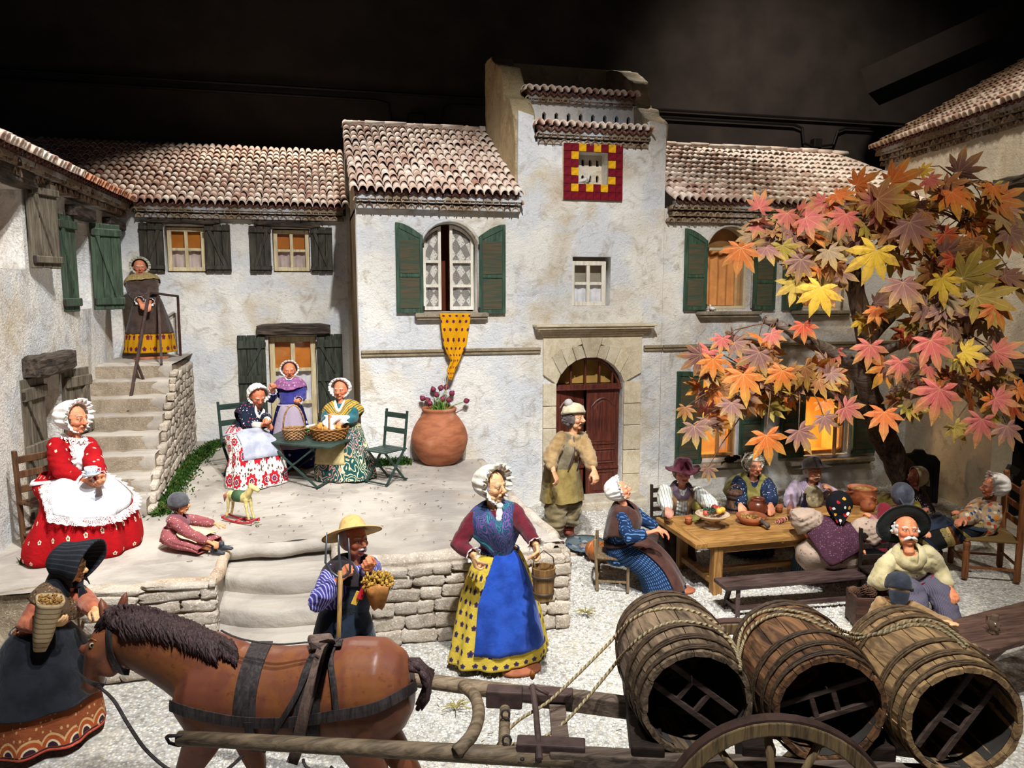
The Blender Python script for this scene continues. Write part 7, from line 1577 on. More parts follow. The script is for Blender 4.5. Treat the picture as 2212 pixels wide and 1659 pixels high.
for (px, zz) in ((1400, .62), (1640, .62), (1900, .62)):
    a = P(px, 1640, z=Z8+.04); cbuild(MB().bar(a, a-axd*.9, .16, .12), 'barrel_cradle', wood('#3c2c22', '#1e1610', 1, .8, 'X', .4, geo=True), bevel=.01)
cbuild(MB().bar(P(1370, 1480, z=.86), P(1400, 1640, z=.72), .05, .26), 'end_board', CW2, bevel=.006)

# ---- barrels
def barrel(label, fp, bp, tone, hoopc, braceang, Lf=.0, rb=.305, re=.268, hoop_t=(.06, .15, .30, .70, .84, .95), seed=1):
    F_ = P(fp[0], fp[1], z=1.10); B_ = P(bp[0], bp[1], z=1.10); A = (F_-B_); L = A.length; z = A.normalized(); x = z.cross(V((0, 0, 1))).normalized(); y = z.cross(x); y = -y if y.z < 0 else y; x = y.cross(z)
    t = thing('barrel', label, 'barrel', B_, 0, 'wine barrels on the cart'); t['group'] = 'barrels on the cart'; M = frame(x, y, z); rg = random.Random(seed)
    ns = 19; R_ = lambda s: re+(rb-re)*sin(pi*s)**1.1
    for k in range(ns):
        a0 = 2*pi*k/ns+.006; a1 = 2*pi*(k+1)/ns-.006; vs = []; n = 10; ex = rg.uniform(-.004, .004)
        for i in range(n+1):
            s = i/n; r = R_(s)+ex; ri = r-.022; w_ = L*s
            vs += [M @ V((cos(a)*q, sin(a)*q, w_)) for a, q in ((a0, r), ((a0+a1)/2, r+.004), (a1, r), (a1, ri), (a0, ri))]
        fs = []
        for i in range(n): b = i*5; fs += [(b+j, b+(j+1) % 5, b+5+(j+1) % 5, b+5+j) for j in range(5)]
        fs += [(4, 3, 2, 1, 0), tuple(n*5+j for j in range(5))]
        MB().add(vs, fs).build('stave', tone, t)
    MB().lathe([(0, .03), (re-.015, .03), (re-.015, .05), (0, .05)], 28, M=M).build('barrel_head', tone, t)
    MB().lathe([(rb*.9 if False else R_(s)-.024, L*s) for s in [.02+i*.093 for i in range(11)]], 30, M=M).build('dark_lining', plain('#4e4842', .9, .1), t, smooth=True)
    for h in hoop_t:
        for q in range(3):
            s = h+(q-1)*.015; r = R_(s)+.010; pts = [M @ V((cos(a)*r, sin(a)*r, L*s+.006*sin(a*2+q+h*9))) for a in [2*pi*j/40 for j in range(40)]]; MB().tube(pts, .0052, 6, closed=True).build('hoop', hoopc, t, smooth=True)
    for s_, k in ((0, -1), (0, 1)):
        a = R(braceang); d = V((cos(a), sin(a), 0)); e = V((-sin(a), cos(a), 0)); c = e*.065*k; hl = sqrt((re-.03)**2-.065**2); MB().bar(M @ (c-d*hl+V((0, 0, L*.90))), M @ (c+d*hl+V((0, 0, L*.90))), .03, .02, up=z).build('brace_bar', wood('#6a554a', '#41322b', 1, .7, 'X', .3, geo=True), t, bevel=.003, seg=1)
    for k in (-.055, .055): MB().bar(M @ (d*k-e*.06+V((0, 0, L*.90))), M @ (d*k+e*.06+V((0, 0, L*.90))), .026, .018, up=z).build('brace_rung', wood('#6a554a', '#41322b', 1, .7, 'X', .3, geo=True), t, bevel=.003, seg=1)
    MB().ball(M @ V((rb*.75, rb*.66, L*.5)), (.02, .02, .02), 8, 6).build('bung', tone, t, smooth=True)
    return t
HC = wood('#6a543e', '#3a2c20', 2, .6, 'X', .4); HC2 = wood('#8a7050', '#54402a', 2, .6, 'X', .4)
b1 = barrel('dark oak barrel on the cart nearest the horse, open end crossed by slanting braces', (1506, 1522), (1432, 1372), wood('#a08669', '#42352a', .9, .6, 'Y', .5, geo=True), HC, -38, seed=1)
b2 = barrel('reddish brown oak barrel lying between the two other barrels on the cart', (1794, 1536), (1684, 1396), wood('#a87850', '#402e24', .9, .6, 'Y', .5, geo=True), HC, 18, seed=2)
b3 = barrel('pale golden oak barrel at the right rear end of the cart', (2084, 1562), (1930, 1408), wood('#d8ae78', '#7a5f44', .9, .55, 'Y', .5, geo=True), HC2, 58, seed=3)
bpy.context.view_layer.update(); BB = caster([c for b in (b1, b2, b3) for c in b.children if c.name.startswith(('stave', 'hoop'))])
ROPE = rope_mat()
def rope(label, pts, grp=None, r=.0088):
    pp = dense([(x, y, d or 0) for x, y, d in pts], 9); O = V((0, 0, CAMH)); raw = []
    free = [(x, y, d) for x, y, d in pts]
    for p in pp:
        t = P(p.x, p.y, d=1)-O; h = BB.ray_cast(O, t.normalized())
        raw.append((h[0]-t.normalized()*(r+.002)+V((0, 0, r*.4)) if h[0] is not None else None, p))
    n = len(raw); idx = [i for i in range(n) if raw[i][0] is not None]; out = []
    dep = lambda v: (v-O).dot(_f)
    for i in range(n):
        if raw[i][0] is not None: out.append(raw[i][0]); continue
        a = max([j for j in idx if j < i], default=None); b = min([j for j in idx if j > i], default=None)
        da = dep(raw[a][0]) if a is not None else pts[0][2]; db = dep(raw[b][0]) if b is not None else pts[-1][2]; ia = a if a is not None else 0; ib = b if b is not None else n-1
        out.append(P(raw[i][1].x, raw[i][1].y, d=da+(db-da)*(i-ia)/max(1, ib-ia)))
    for _ in range(5): out = [out[0]]+[(out[i-1]+out[i]*2+out[i+1])/4 for i in range(1, n-1)]+[out[-1]]
    mb = MB(); mb.tube(out, r, 8); return tag(mb.build('rope', ROPE, None, smooth=True), label, 'rope')
rope('pale twisted rope running from the cart ring over the far side of the dark barrel', [(1062, 1640, 4.0), (1080, 1600, 4.0), (1120, 1555, 4.0), (1180, 1520, 3.95), (1250, 1455, 3.95), (1320, 1385, 0), (1370, 1335, 0), (1430, 1316, 0), (1500, 1322, 0), (1550, 1350, 0), (1590, 1400, 0), (1600, 1440, 3.9)])
rope('pale twisted rope from the cart frame over the near side of the dark barrel', [(1100, 1608, 3.95), (1170, 1596, 3.9), (1230, 1550, 3.85), (1300, 1470, 3.8), (1350, 1410, 0), (1400, 1366, 0), (1460, 1344, 0), (1530, 1352, 0), (1570, 1378, 0), (1592, 1412, 0), (1600, 1450, 3.8)])
rope('pale rope looped over the middle barrel and sagging onto the golden barrel', [(1592, 1415, 0), (1598, 1372, 0), (1620, 1335, 0), (1668, 1318, 0), (1730, 1324, 0), (1780, 1346, 0), (1840, 1370, 4.1), (1900, 1372, 0), (1950, 1355, 0), (2010, 1352, 0), (2060, 1378, 0), (2085, 1402, 0)])
rope('second pale rope beside it over the middle and golden barrels', [(1596, 1425, 0), (1606, 1385, 0), (1632, 1348, 0), (1680, 1328, 0), (1740, 1338, 0), (1800, 1366, 0), (1850, 1382, 4.0), (1905, 1366, 0), (1960, 1344, 0), (2015, 1342, 0), (2066, 1372, 0), (2092, 1398, 0)])
# ================================================================ furniture and things on the terrace
GRN = wood('#33473f', '#1f2d28', 1, .5, 'X', .2)
t = thing('garden_table', 'dark green folding garden table standing among the three women', 'table', P(660, 1000, z=TZ)); TI = Matrix.Translation(-t.location); zt_ = 1.275
cs = [P(555, 953, z=zt_), P(714, 967, z=zt_), P(776, 940, z=zt_), P(612, 929, z=zt_)]
def pslab(corners, th, M=None): n = len(corners); return MB().add([c for c in corners]+[c-V((0, 0, th)) for c in corners], [list(range(n)), list(range(2*n-1, n-1, -1))]+[(i, i+n, (i+1) % n+n, (i+1) % n) for i in range(n)], None, M)
nsl = 5
for k in range(nsl):
    a, b = k/nsl+.004, (k+1)/nsl-.004; pslab([cs[0].lerp(cs[3], a), cs[1].lerp(cs[2], a), cs[1].lerp(cs[2], b), cs[0].lerp(cs[3], b)], .022, TI).build('table_slat', GRN, t, bevel=.003, seg=1)
def tleg(a, b, w=.028): MB().bar(TI @ a, TI @ b, w, w*.6).build('leg', GRN, t)
for (u0, u1) in ((.12, .82),):
    for s_ in (.06, .94):
        A = cs[0].lerp(cs[3], s_); B = cs[1].lerp(cs[2], s_); top1 = A.lerp(B, .12)-V((0, 0, .02)); top2 = A.lerp(B, .78)-V((0, 0, .02)); f1_ = A.lerp(B, .80); f1_.z = TZ+.005; f2_ = A.lerp(B, .14); f2_.z = TZ+.005
        tleg(top1, V(f1_)); tleg(top2, V(f2_))
A = cs[0].lerp(cs[1], .14); B = cs[3].lerp(cs[2], .14); MB().bar(TI @ V((A.x, A.y, TZ+.03)), TI @ V((B.x, B.y, TZ+.03)), .018).build('stretcher', GRN, t); A = cs[0].lerp(cs[1], .8); B = cs[3].lerp(cs[2], .8); MB().bar(TI @ V((A.x, A.y, TZ+.03)), TI @ V((B.x, B.y, TZ+.03)), .018).build('stretcher', GRN, t)
def folding_chair(label, loc, rz, sc=1.0):
    t = thing('folding_chair', label, 'chair', loc, R(rz), None, sc); w = .19
    for x in (-w, w):
        MB().bar((x, -.20, 0), (x, .15, .44), .028, .02).build('leg', GRN, t); MB().bar((x*.85, .20, 0), (x*.85, -.17, .43), .028, .02).build('leg', GRN, t)
        MB().bar((x, .15, .42), (x, .22, .95), .028, .022, up=(0, 1, 0)).build('back_post', GRN, t)
    for k in range(5): MB().box((0, -.18+.085*k, .445), (.40, .07, .018)).build('seat_slat', GRN, t, bevel=.003, seg=1)
    for z, y in ((.68, .185), (.88, .212)): MB().box((0, y-.016, z), (.40, .016, .07)).build('back_slat', GRN, t, bevel=.003, seg=1)
    for y in (-.20, .20): MB().bar((-w, y, .03), (w, y, .03), .018).build('stretcher', GRN, t)
    return t
folding_chair('empty green slatted folding chair between the table and the terracotta jar', (.74, 9.35, TZ), -50, .92); folding_chair('green folding chair under the stooping woman in dark bodice', (-1.0, 10.08, TZ), 30, 1.0)
def basket(label, px, py, r, h, mt, z=1.277, flare=1.25, cat='basket', name='basket', oval=1.0, handle=None):
    c = P(px, py, z=z); t = thing(name, label, cat, c); n = 7; rg = random.Random(int(px)); S_ = Matrix.Diagonal((oval, 1, 1, 1))
    for k in range(n):      # woven rows
        z_ = h*(k+.5)/n; rr = r*(1/flare+(1-1/flare)*(k/n)**.7); pts = [S_ @ V((cos(a)*(rr+.008*(1 if (j+k) % 2 else -1)), sin(a)*(rr+.008*(1 if (j+k) % 2 else -1)), z_)) for j, a in enumerate([2*pi*j/28 for j in range(28)])]
        MB().tube(pts, h/n*.55, 6, closed=True).build('woven_band', mt, t, smooth=True)
    for j in range(14): a = 2*pi*j/14; MB().tube([S_ @ V((cos(a)*r/flare, sin(a)*r/flare, 0)), S_ @ V((cos(a)*r*1.02, sin(a)*r*1.02, h))], .006, 5).build('upright', mt, t)
    MB().lathe([(0, .004), (r/flare, .004), (r/flare, .012), (0, .012)], 24, M=S_).build('basket_base', mt, t)
    MB().tube([S_ @ V((cos(a)*r*1.02, sin(a)*r*1.02, h+.004*sin(a*14))) for a in [2*pi*j/40 for j in range(40)]], .013, 6, closed=True).build('rim', mt, t, smooth=True)
    if handle: MB().tube([S_ @ V((x, y, z)) for x, y, z in handle], .010, 6).build('handle', mt, t, smooth=True)
    return t
WK = wood('#a8763c', '#6c4420', 3, .6, 'X', .6); WK2 = wood('#8a6444', '#4a2c20', 3, .6, 'X', .6); WK3 = wood('#c09a68', '#6a4030', 3, .6, 'X', .6)
basket('small brown woven basket on the left of the green table', 636, 948, .135, .13, WK3, handle=[(cos(a)*.13, 0, .12+.30*sin(a)) for a in [pi*j/10 for j in range(11)]])
basket('wide honey-coloured basket of potatoes on the right of the green table', 712, 948, .20, .14, WK, oval=1.12, handle=[(0, cos(a)*.19, .13+.16*sin(a)) for a in [pi*j/10 for j in range(11)]])
basket('low reddish basket of leeks at the back of the green table', 672, 937, .12, .08, WK2)
POT = plain('#c48a44', .8, .2, 0, .25, 20); rg = random.Random(2)
sm = MB().ball((0, 0, 0), (.036, .03, .028), 12, 8).mesh('potato', True); sm.materials.append(POT)
for k in range(13):
    a = rg.uniform(0, 6.28); r_ = .15*sqrt(rg.random()); o = link('potato', sm, None, None, P(712, 948, z=1.277)+V((cos(a)*r_*1.1, sin(a)*r_, .125+rg.uniform(0, .035))), (rg.random()*3, rg.random()*3, rg.random()*3)); tag(o, 'golden brown potato heaped in the wide honey-coloured basket', 'potato', 'potatoes in the wide basket')
LK = plain('#dfe3c4', .7, .2, 0, .2, 10); LG = plain('#5c8a3c', .7, .2, 0, .3, 10)
for k in range(7):
    c = P(650+k*7, 925-(k % 3)*2, z=1.37+.01*(k % 3)); t = thing('leek', 'leek with pale root end lying across the baskets on the green table', 'leek', c, 0, 'leeks on the green table'); d = V((.9, -.1+.05*k, .18)).normalized()
    MB().tube([-d*.10, d*0, d*.10], [.011, .013, .011], 8).build('white_stem', LK, t, smooth=True); MB().tube([-d*.10, -d*.15+V((0, 0, .01)), -d*.2], [.011, .018, .003], 6, flat=.4).build('leaf', LG, t, smooth=True)
# jar with tulips
c = P(958, 1012, z=TZ); c.y += .32; TC = clay('#ad6a48', '#8a5034')
jar = thing('jar', 'large round terracotta jar with flared neck standing against the wall', 'jar', c)
prof = [(0, 0), (.20, 0), (.235, .02), (.30, .10), (.365, .22), (.39, .33), (.375, .44), (.32, .56), (.25, .65), (.215, .69), (.222, .72), (.235, .735), (.24, .755), (.225, .775), (.205, .77), (.195, .74), (.19, .70), (.22, .64), (.1, .6), (0, .6)]
MB().lathe(prof, 48).build('jar_body', TC, jar, subd=1, smooth=True)
TUL = plain('#7a2c44', .55, .3, 0, .35, 25); STM = plain('#5f8a34', .6, .3, 0, .25, 10); rg = random.Random(11)
tips = [(928, 862), (918, 858), (938, 840), (950, 838), (962, 836), (972, 848), (966, 862), (946, 852), (1002, 862), (934, 868), (955, 862)]
for k, (px, py) in enumerate(tips):
    base = c+V((rg.uniform(-.10, .10)+(.06 if px > 990 else 0), rg.uniform(-.1, .05), .66)); tp = P(px, py+6, Y=c.y+rg.uniform(-.1, .1)); t = thing('tulip', 'drooping pink tulip leaning right from the terracotta jar' if px > 990 else 'dark pink tulip in the bunch standing in the terracotta jar', 'tulip', base, 0, None if px > 990 else 'tulips in the terracotta jar')
    q = tp-base; MB().tube([(0, 0, -.05), q*.5+V((0, 0, .03)), q], [.007, .006, .005], 6).build('stem', STM, t, smooth=True); d = (q-(q*.5+V((0, 0, .03)))).normalized()
    x = d.orthogonal().normalized(); y = d.cross(x)
    for j in range(5): a = 2*pi*j/5; e = x*cos(a)+y*sin(a); n_ = d.cross(e); MB().grid(lambda u, v: q+d*(.085*v)+e*(.030*sin(min(1, v*1.15)*pi)**.7+.004)+n_*(u-.5)*.045*sin(min(.97, v*.9+.08)*pi)**.6, 4, 6).build('petal', TUL, t, smooth=True, solid=.003)
    for j in range(2):
        L = rg.uniform(.22, .30); a = rg.uniform(0, 6.28); o_ = V((cos(a), sin(a)*.6, 0)); MB().grid(lambda u, v: V((0, 0, -.05))+V((0, 0, L*v))+o_*(.07*v*v)+V((-o_.y, o_.x, 0))*(u-.5)*.035*sin(min(.98, v+.05)*pi)**.6, 3, 8).build('leaf', STM, t, smooth=True, solid=.003)
MB().tube([c+V((.03, -.1, .75)), P(968, 815, Y=FY-.25), P(962, 790, Y=FY-.2)], .004, 5).build('dry_stalk', plain('#b8a05c'), jar).matrix_parent_inverse = Matrix.Translation(-c)
# scarf hanging from the window
SC = MB(); W0 = [(950, 1016, 678), (952, 1016, 692), (954, 1012, 715), (958, 1008, 745), (965, 998, 765), (974, 994, 780), (966, 984, 800), (968, 980, 815), (972, 976, 822)]
def scf(u, v):
    q = v*(len(W0)-1); i = min(int(q), len(W0)-2); t_ = q-i; a = [W0[i][k]*(1-t_)+W0[i+1][k]*t_ for k in range(3)]
    p = P(a[0]+(a[1]-a[0])*u, a[2]-1, Y=FY-.14+.02*sin(u*9+v*5)-.03*v*sin(u*pi)); return p
SC.grid(scf, 20, 40, uvf=lambda u, v: (u*.42, v*.95)); tag(SC.build('scarf', motif('#d89a10', '#6a1a3a', '#3a2a5c', 11, 11, .17), None, smooth=True, solid=.008), 'mustard yellow printed scarf hanging from the arched window sill', 'scarf')
# rocking horse
rh = thing('rocking_horse', 'tiny painted toy horse with green saddle on a red rocker', 'rocking horse', P(520, 1128, z=TZ)); MR = Matrix.Rotation(R(-40), 4, 'Z') @ Matrix.Scale(1.06, 4); RED2 = plain('#a82a30', .5, .4); CRM = plain('#c9b878', .55, .35, 0, .3, 20); GR2 = plain('#3c5a3c', .6, .3)
for y in (-.05, .05): MB().tube([MR @ V((x, y, .015+.35*(x*x)*1.6)) for x in (-.19, -.12, -.05, .0, .05, .12, .19)], .011, 8).build('rocker', RED2, rh, smooth=True)
for x in (-.18, .18, .0): MB().tube([MR @ V((x, -.06, .03+.56*x*x)), MR @ V((x, .06, .03+.56*x*x))], .009, 8).build('cross_bar', RED2, rh, smooth=True)
mb = MB(); mb.tube([(-.13, 0, .25), (-.06, 0, .25), (.05, 0, .25), (.11, 0, .265)], [.045, .055, .052, .045], 12, M=MR); mb.tube([(.09, 0, .27), (.15, 0, .34), (.17, 0, .37)], [.042, .03, .026], 10, M=MR); mb.tube([(.14, 0, .375), (.20, 0, .355), (.25, 0, .335)], [.028, .026, .018], 10, M=MR)
for x, dx in ((-.11, -.04), (.10, .04)):
    for y in (-.03, .03): mb.tube([(x, y, .24), (x+dx*.4, y, .13), (x+dx, y, .05)], [.022, .013, .013], 8, M=MR)
for y in (-.015, .015): mb.tube([(.145, y, .39), (.14, y*1.3, .42)], [.01, .002], 6, M=MR)
link('body', remesh(mb, .007, None, 1, None, 'body'), CRM, rh); MB().tube([(-.05, 0, .255), (.0, 0, .257), (.055, 0, .258)], [.058, .06, .056], 14, M=MR).build('saddle', GR2, rh, smooth=True); MB().tube([(-.16, 0, .27), (-.19, 0, .24), (-.2, 0, .18)], [.012, .018, .004], 8, M=MR).build('tail', plain('#a86a5c'), rh, smooth=True); MB().tube([(.11, 0, .315), (.145, 0, .39), (.155, 0, .40)], [.012, .014, .004], 8, M=MR).build('mane', plain('#8a5a3c'), rh, smooth=True)
tag(MB().tube([P(556+3*cos(a), 1133+3*sin(a), z=TZ+.02) for a in [k*.6 for k in range(9)]], .005, 6).build('curled_leaf', plain('#7a8a5c')), 'small curled greenish leaf on the terrace beside the rocking horse', 'leaf')
# ---- dove, cat, window bird
DV = plain('#cfccc6', .7, .2, 0, .15, 20)
def bird(label, loc, rz, sc, mt, name='pigeon'):
    t = thing(name, label, 'bird', loc, R(rz), None, sc); mb = MB(); mb.tube([(-.16, 0, .03), (-.08, 0, .055), (0, 0, .08), (.06, 0, .10)], [.012, .035, .05, .042], 12); mb.tube([(.05, 0, .10), (.07, 0, .15), (.075, 0, .17)], [.034, .024, .024], 10); mb.ball((.08, 0, .178), .028); mb.tube([(.10, 0, .175), (.125, 0, .168)], [.009, .002], 6)
    link('body', remesh(mb, .008, None, 1, None, 'body'), mt, t)
    for k in (-1, 1): MB().tube([(.03, k*.04, .10), (-.05, k*.05, .08), (-.15, k*.02, .04)], [(.03, .012), (.03, .01), (.006, .004)], 10, up=(0, 1, 0)).build('wing', mt, t, smooth=True); MB().tube([(.0, k*.02, .04), (.01, k*.02, 0)], .005, 5).build('leg', plain('#b87a6a'), t)
bird('pale grey pigeon perched in the dovecote window framed by red and yellow tiles', V((3.68, FY+.10, 4.565)), 10, .75, DV); bird('small white dove on the left end of the upper window sill behind the maple', V((5.62, FY-.06, 2.78)), 200, .5, plain('#e6e4e0'), 'dove')
ca = thing('cat', 'black and white cat lying on the lower window sill behind the curly-haired woman', 'cat', P(1588, 990, Y=FY-.12)); ca.location.z = .49; mb = MB(); BW = MT('cat fur', .9, .1); n_ = BW.noise(BW.tc(), 6, 2); BW.col(BW.mix(n_.gt(.52), srgb('#16130f'), srgb('#c9c4ba')))
mb.tube([(-.16, 0, .05), (-.08, 0, .065), (.04, 0, .065), (.12, 0, .06)], [.04, .06, .055, .045], 12); mb.ball((.17, -.01, .10), (.045, .042, .04)); mb.tube([(.15, -.025, .13), (.15, -.03, .165)], [.016, .002], 6); mb.tube([(.17, .02, .13), (.17, .025, .165)], [.016, .002], 6); mb.tube([(.10, -.03, .02), (.20, -.04, .012)], [.018, .014], 8); mb.tube([(-.17, 0, .03), (-.24, -.03, .02), (-.27, -.08, .02)], [.016, .014, .010], 8)
link('body', remesh(mb, .008, None, 1, None, 'body'), BW.m, ca)

# ================================================================ the long table and the meal
LT = wood('#b08348', '#7a5428', 1, .5, 'X', .3, .35); TZ2 = .58
lt = thing('dining_table', 'long honey-coloured wooden table laid with pots, bottles and fruit', 'table', (4.95, 7.22, 0)); X0, X1, Y0, Y1 = 3.64, 6.25, 6.76, 7.70
nb = 4
for k in range(nb): ya = Y0+(Y1-Y0)*k/nb+.002; yb2 = Y0+(Y1-Y0)*(k+1)/nb-.002; MB().box(((X0+X1)/2-4.95, (ya+yb2)/2-7.22, TZ2-.03), (X1-X0-.134, yb2-ya, .055)).build('table_plank', LT, lt, bevel=.004, seg=1)
for x in (X0+.0, X1-.0): MB().box((x-4.95, (Y0+Y1)/2-7.22, TZ2-.03), (.13, Y1-Y0+.01, .056)).build('end_cleat', wood('#b08348', '#7a5428', 1, .5, 'Y', .3, .35), lt, bevel=.006, seg=1)
for x in (X0+.22, X1-.22):
    for y in (Y0+.09, Y1-.09): MB().box((x-4.95, y-7.22, .275), (.10, .10, .55)).build('leg', wood('#a87c44', '#74502a', 1, .5, 'Z', .3, .35), lt, bevel=.008)
    MB().box((x-4.95, 0, .12), (.07, Y1-Y0-.24, .06)).build('stretcher', LT, lt, bevel=.005); MB().box((x-4.95, 0, .50), (.04, Y1-Y0-.24, .10)).build('apron_board', LT, lt)
for y in (Y0+.08, Y1-.08): MB().box((0, y-7.22, .49), (X1-X0-.5, .03, .11)).build('apron_board', LT, lt, bevel=.004)
MB().box((0, 0, .10), (X1-X0-.5, .06, .05)).build('stretcher', LT, lt)
MB().ball((-.35, Y0+.062-7.22, .50), .018, 10, 8).build('drawer_knob', plain('#c9a04c', .3, .6, .6), lt, smooth=True)
def bench(label, A, B, w, z, mt):
    A, B = V(A), V(B); d = (B-A).normalized(); n = V((-d.y, d.x, 0)); t = thing('bench', label, 'bench', (A+B)/2); c = (A+B)/2; h = (B-A).length/2; ang = atan2(d.y, d.x); Rz = Matrix.Rotation(ang, 4, 'Z')
    MB().box((0, 0, z-.02), (2*h, w, .045), M=Rz).build('seat', mt, t, bevel=.012, seg=2)
    for s in (-1, 1):
        for k in (-1, 1): MB().bar(Rz @ V((s*(h-.16), k*w*.28, z-.04)), Rz @ V((s*(h-.13), k*w*.5, .0)), .042, .042).build('leg', mt, t, bevel=.005, seg=1)
        MB().bar(Rz @ V((s*(h-.14), -w*.45, .07)), Rz @ V((s*(h-.14), w*.45, .07)), .035).build('cross_rail', mt, t)
    for k in (-1,): MB().bar(Rz @ V((-(h-.14), k*w*.42, .075)), Rz @ V((h-.14, k*w*.42, .075)), .035).build('stretcher', mt, t)
    return t
LB_ = 0
DBN = wood('#54403c', '#2a1e1c', 1, .5, 'X', .3, .35)
bench('long dark brown bench on the near side of the long table', (3.66, 6.42, 0), (5.86, 6.34, 0), .26, .30, DBN); bench('dark bench end showing behind the near side of the woman in blue checked dress', (3.35, 7.42, 0), (3.62, 7.9, 0), .2, .36, DBN)
bench('dark bench on the far side of the long table under the olive-shawled woman', (4.5, 8.2, 0), (6.2, 8.2, 0), .26, .33, DBN)
ZT = TZ2
def ontable(name, label, cat, px, py, mbf, z=ZT, group=None, rz=0):
    t = thing(name, label, cat, P(px, py, z=z), R(rz), group, 1.18); mbf(t); return t
CL = clay('#a8603a', '#7c4022'); BRG = plain('#6a3420', .3, .5, 0, .3, 12)
def cupf(t): MB().lathe([(0, 0), (.026, 0), (.036, .075), (.031, .075), (.022, .01), (0, .01)], 18).build('cup_body', CL, t, smooth=True); MB().lathe([(.033, .05), (.0355, .052), (.034, .055)], 18).build('rim_line', CL, t, smooth=True)
ontable('cup', 'small terracotta cup at the left end of the long table', 'cup', 1487, 1132, cupf); ontable('cup', 'small terracotta cup beside the clear bottle on the long table', 'cup', 1683, 1107, cupf)
def fruit_stand(t):
    c = plain('#b8a084', .7, .2, 0, .2, 15); MB().lathe([(0, 0), (.075, 0), (.078, .008), (.03, .025), (.022, .05), (.03, .07), (.07, .078), (.12, .10), (.155, .13), (.15, .135), (.11, .108), (.05, .09), (0, .085)], 32).build('fruit_dish', c, t, smooth=True)
fs_ = ontable('fruit_stand', 'footed pale clay dish piled with fruit at the left of the long table', 'dish', 1538, 1140, fruit_stand); fc_ = fs_.location+V((0, 0, .16))
def fruit(name, label, cat, off, r, c1, grp=None, sq=.92):
    t = thing(name, label, cat, fc_+V(off), 0, grp); MB().lathe([(0, r*.75)]+[(r*sin(a), -r*sq*cos(a)) for a in [pi-.15-(pi-.3)*k/8 for k in range(9)]]+[(0, -r*.85)], 16).build('fruit_body', plain(c1, .45, .4, 0, .3, 12), t, smooth=True); MB().tube([(0, 0, r*.7), (.004, 0, r*1.1)], .003, 5).build('stem', plain('#4a3420'), t)
fruit('apple', 'red apple at the back right of the fruit dish', 'apple', (.05, .05, .045), .036, '#a8342c'); fruit('apple', 'yellow apple at the front right of the fruit dish', 'apple', (.06, -.03, .03), .036, '#d8a83c'); fruit('apple', 'yellow apple at the right edge of the fruit dish', 'apple', (.115, .0, .03), .034, '#cf9c34'); fruit('peach', 'rosy peach at the left of the fruit dish', 'peach', (-.09, -.02, .015), .03, '#b8503c'); fruit('apple', 'small red apple behind the yellow apples', 'apple', (.10, .05, .03), .03, '#a83c30')
gm_ = MB(); rg = random.Random(5)
for _ in range(46): gm_.ball((-.03+rg.uniform(-.05, .05), rg.uniform(-.05, .05), .02+rg.uniform(0, .035)), .0105, 7, 5)
g_ = tag(gm_.build('grapes', plain('#2c4434', .35, .5, 0, .3, 30), None, smooth=True, loc=fc_), 'bunch of dark green grapes in the middle of the fruit dish', 'grapes')
ontable('melon', 'round ribbed green-yellow melon behind the fruit dish', 'melon', 1506, 1106, lambda t: (MB().lathe([(.001, .0)]+[(.062*sin(a), .058-.058*cos(a)) for a in [.2+(pi-.4)*k/10 for k in range(11)]]+[(.001, .116)], 40, wob=lambda a, i, r, z: (r*(1+.03*cos(a*10)), z)).build('melon_body', spots('#7a7038', ['#5a4a24', '#9a8a4a'], 30, .3), t, smooth=True), MB().tube([(0, 0, .11), (.01, 0, .135)], .006, 6).build('stem', plain('#6a5a30'), t)))
def vleaf(name, label, px, py, s, rz, mt, z=ZT+.01):
    pts = [(0, 0)]+[((1+.35*cos(5*a))*.5*cos(a), (1+.35*cos(5*a))*.5*sin(a)) for a in [-pi+2*pi*k/40 for k in range(40)]]; m = MB(); m.add([(x*s, y*s, .015*sin(x*5)+.01*cos(y*7)) for x, y in pts], [(0, k+1, (k+1) % 40+1) for k in range(40)]); tag(m.build(name, mt, None, loc=P(px, py, z=z), rot=(0, 0, R(rz)), solid=.003), label, 'leaf')
vleaf('vine_leaf', 'olive green vine leaf between the melon and the fruit dish', 1500, 1118, .15, 20, plain('#6f6a34', .7), ZT+.02)
def pail(t):
    w_ = wood('#7a5c48', '#46322a', 1.5, .6, 'Z', .5)
    for i in range(12):
        a0 = 2*pi*i/12+.02; a1 = 2*pi*(i+1)/12-.02; MB().add([(cos(a)*r, sin(a)*r, z) for z, r in ((0, .082), (.17, .068)) for a, r in ((a0, r), (a1, r), (a1, r-.012), (a0, r-.012))], [(0, 1, 5, 4), (1, 2, 6, 5), (2, 3, 7, 6), (3, 0, 4, 7), (4, 5, 6, 7), (3, 2, 1, 0)]).build('stave', w_, t)
    for z, r in ((.03, .082), (.13, .075)): MB().lathe([(r, z-.01), (r+.005, z-.01), (r+.005, z+.01), (r, z+.01)], 24, closed=True).build('hoop', IRON, t, smooth=True)
    MB().lathe([(0, .16), (.074, .16), (.078, .175), (.074, .19), (.06, .20), (0, .20)], 24).build('lid', w_, t, smooth=True); MB().tube([(-.055, 0, .19), (-.05, 0, .235), (0, 0, .255), (.05, 0, .235), (.055, 0, .19)], .008, 8).build('handle', w_, t, smooth=True); MB().lathe([(0, -.005), (.12, -.005), (.135, .006), (.12, .004), (0, .004)], 28).build('tray', w_, t, smooth=True)
ontable('lidded_pail', 'small lidded wooden stave pail on a tray in front of the olive shawl', 'pail', 1586, 1102, pail)
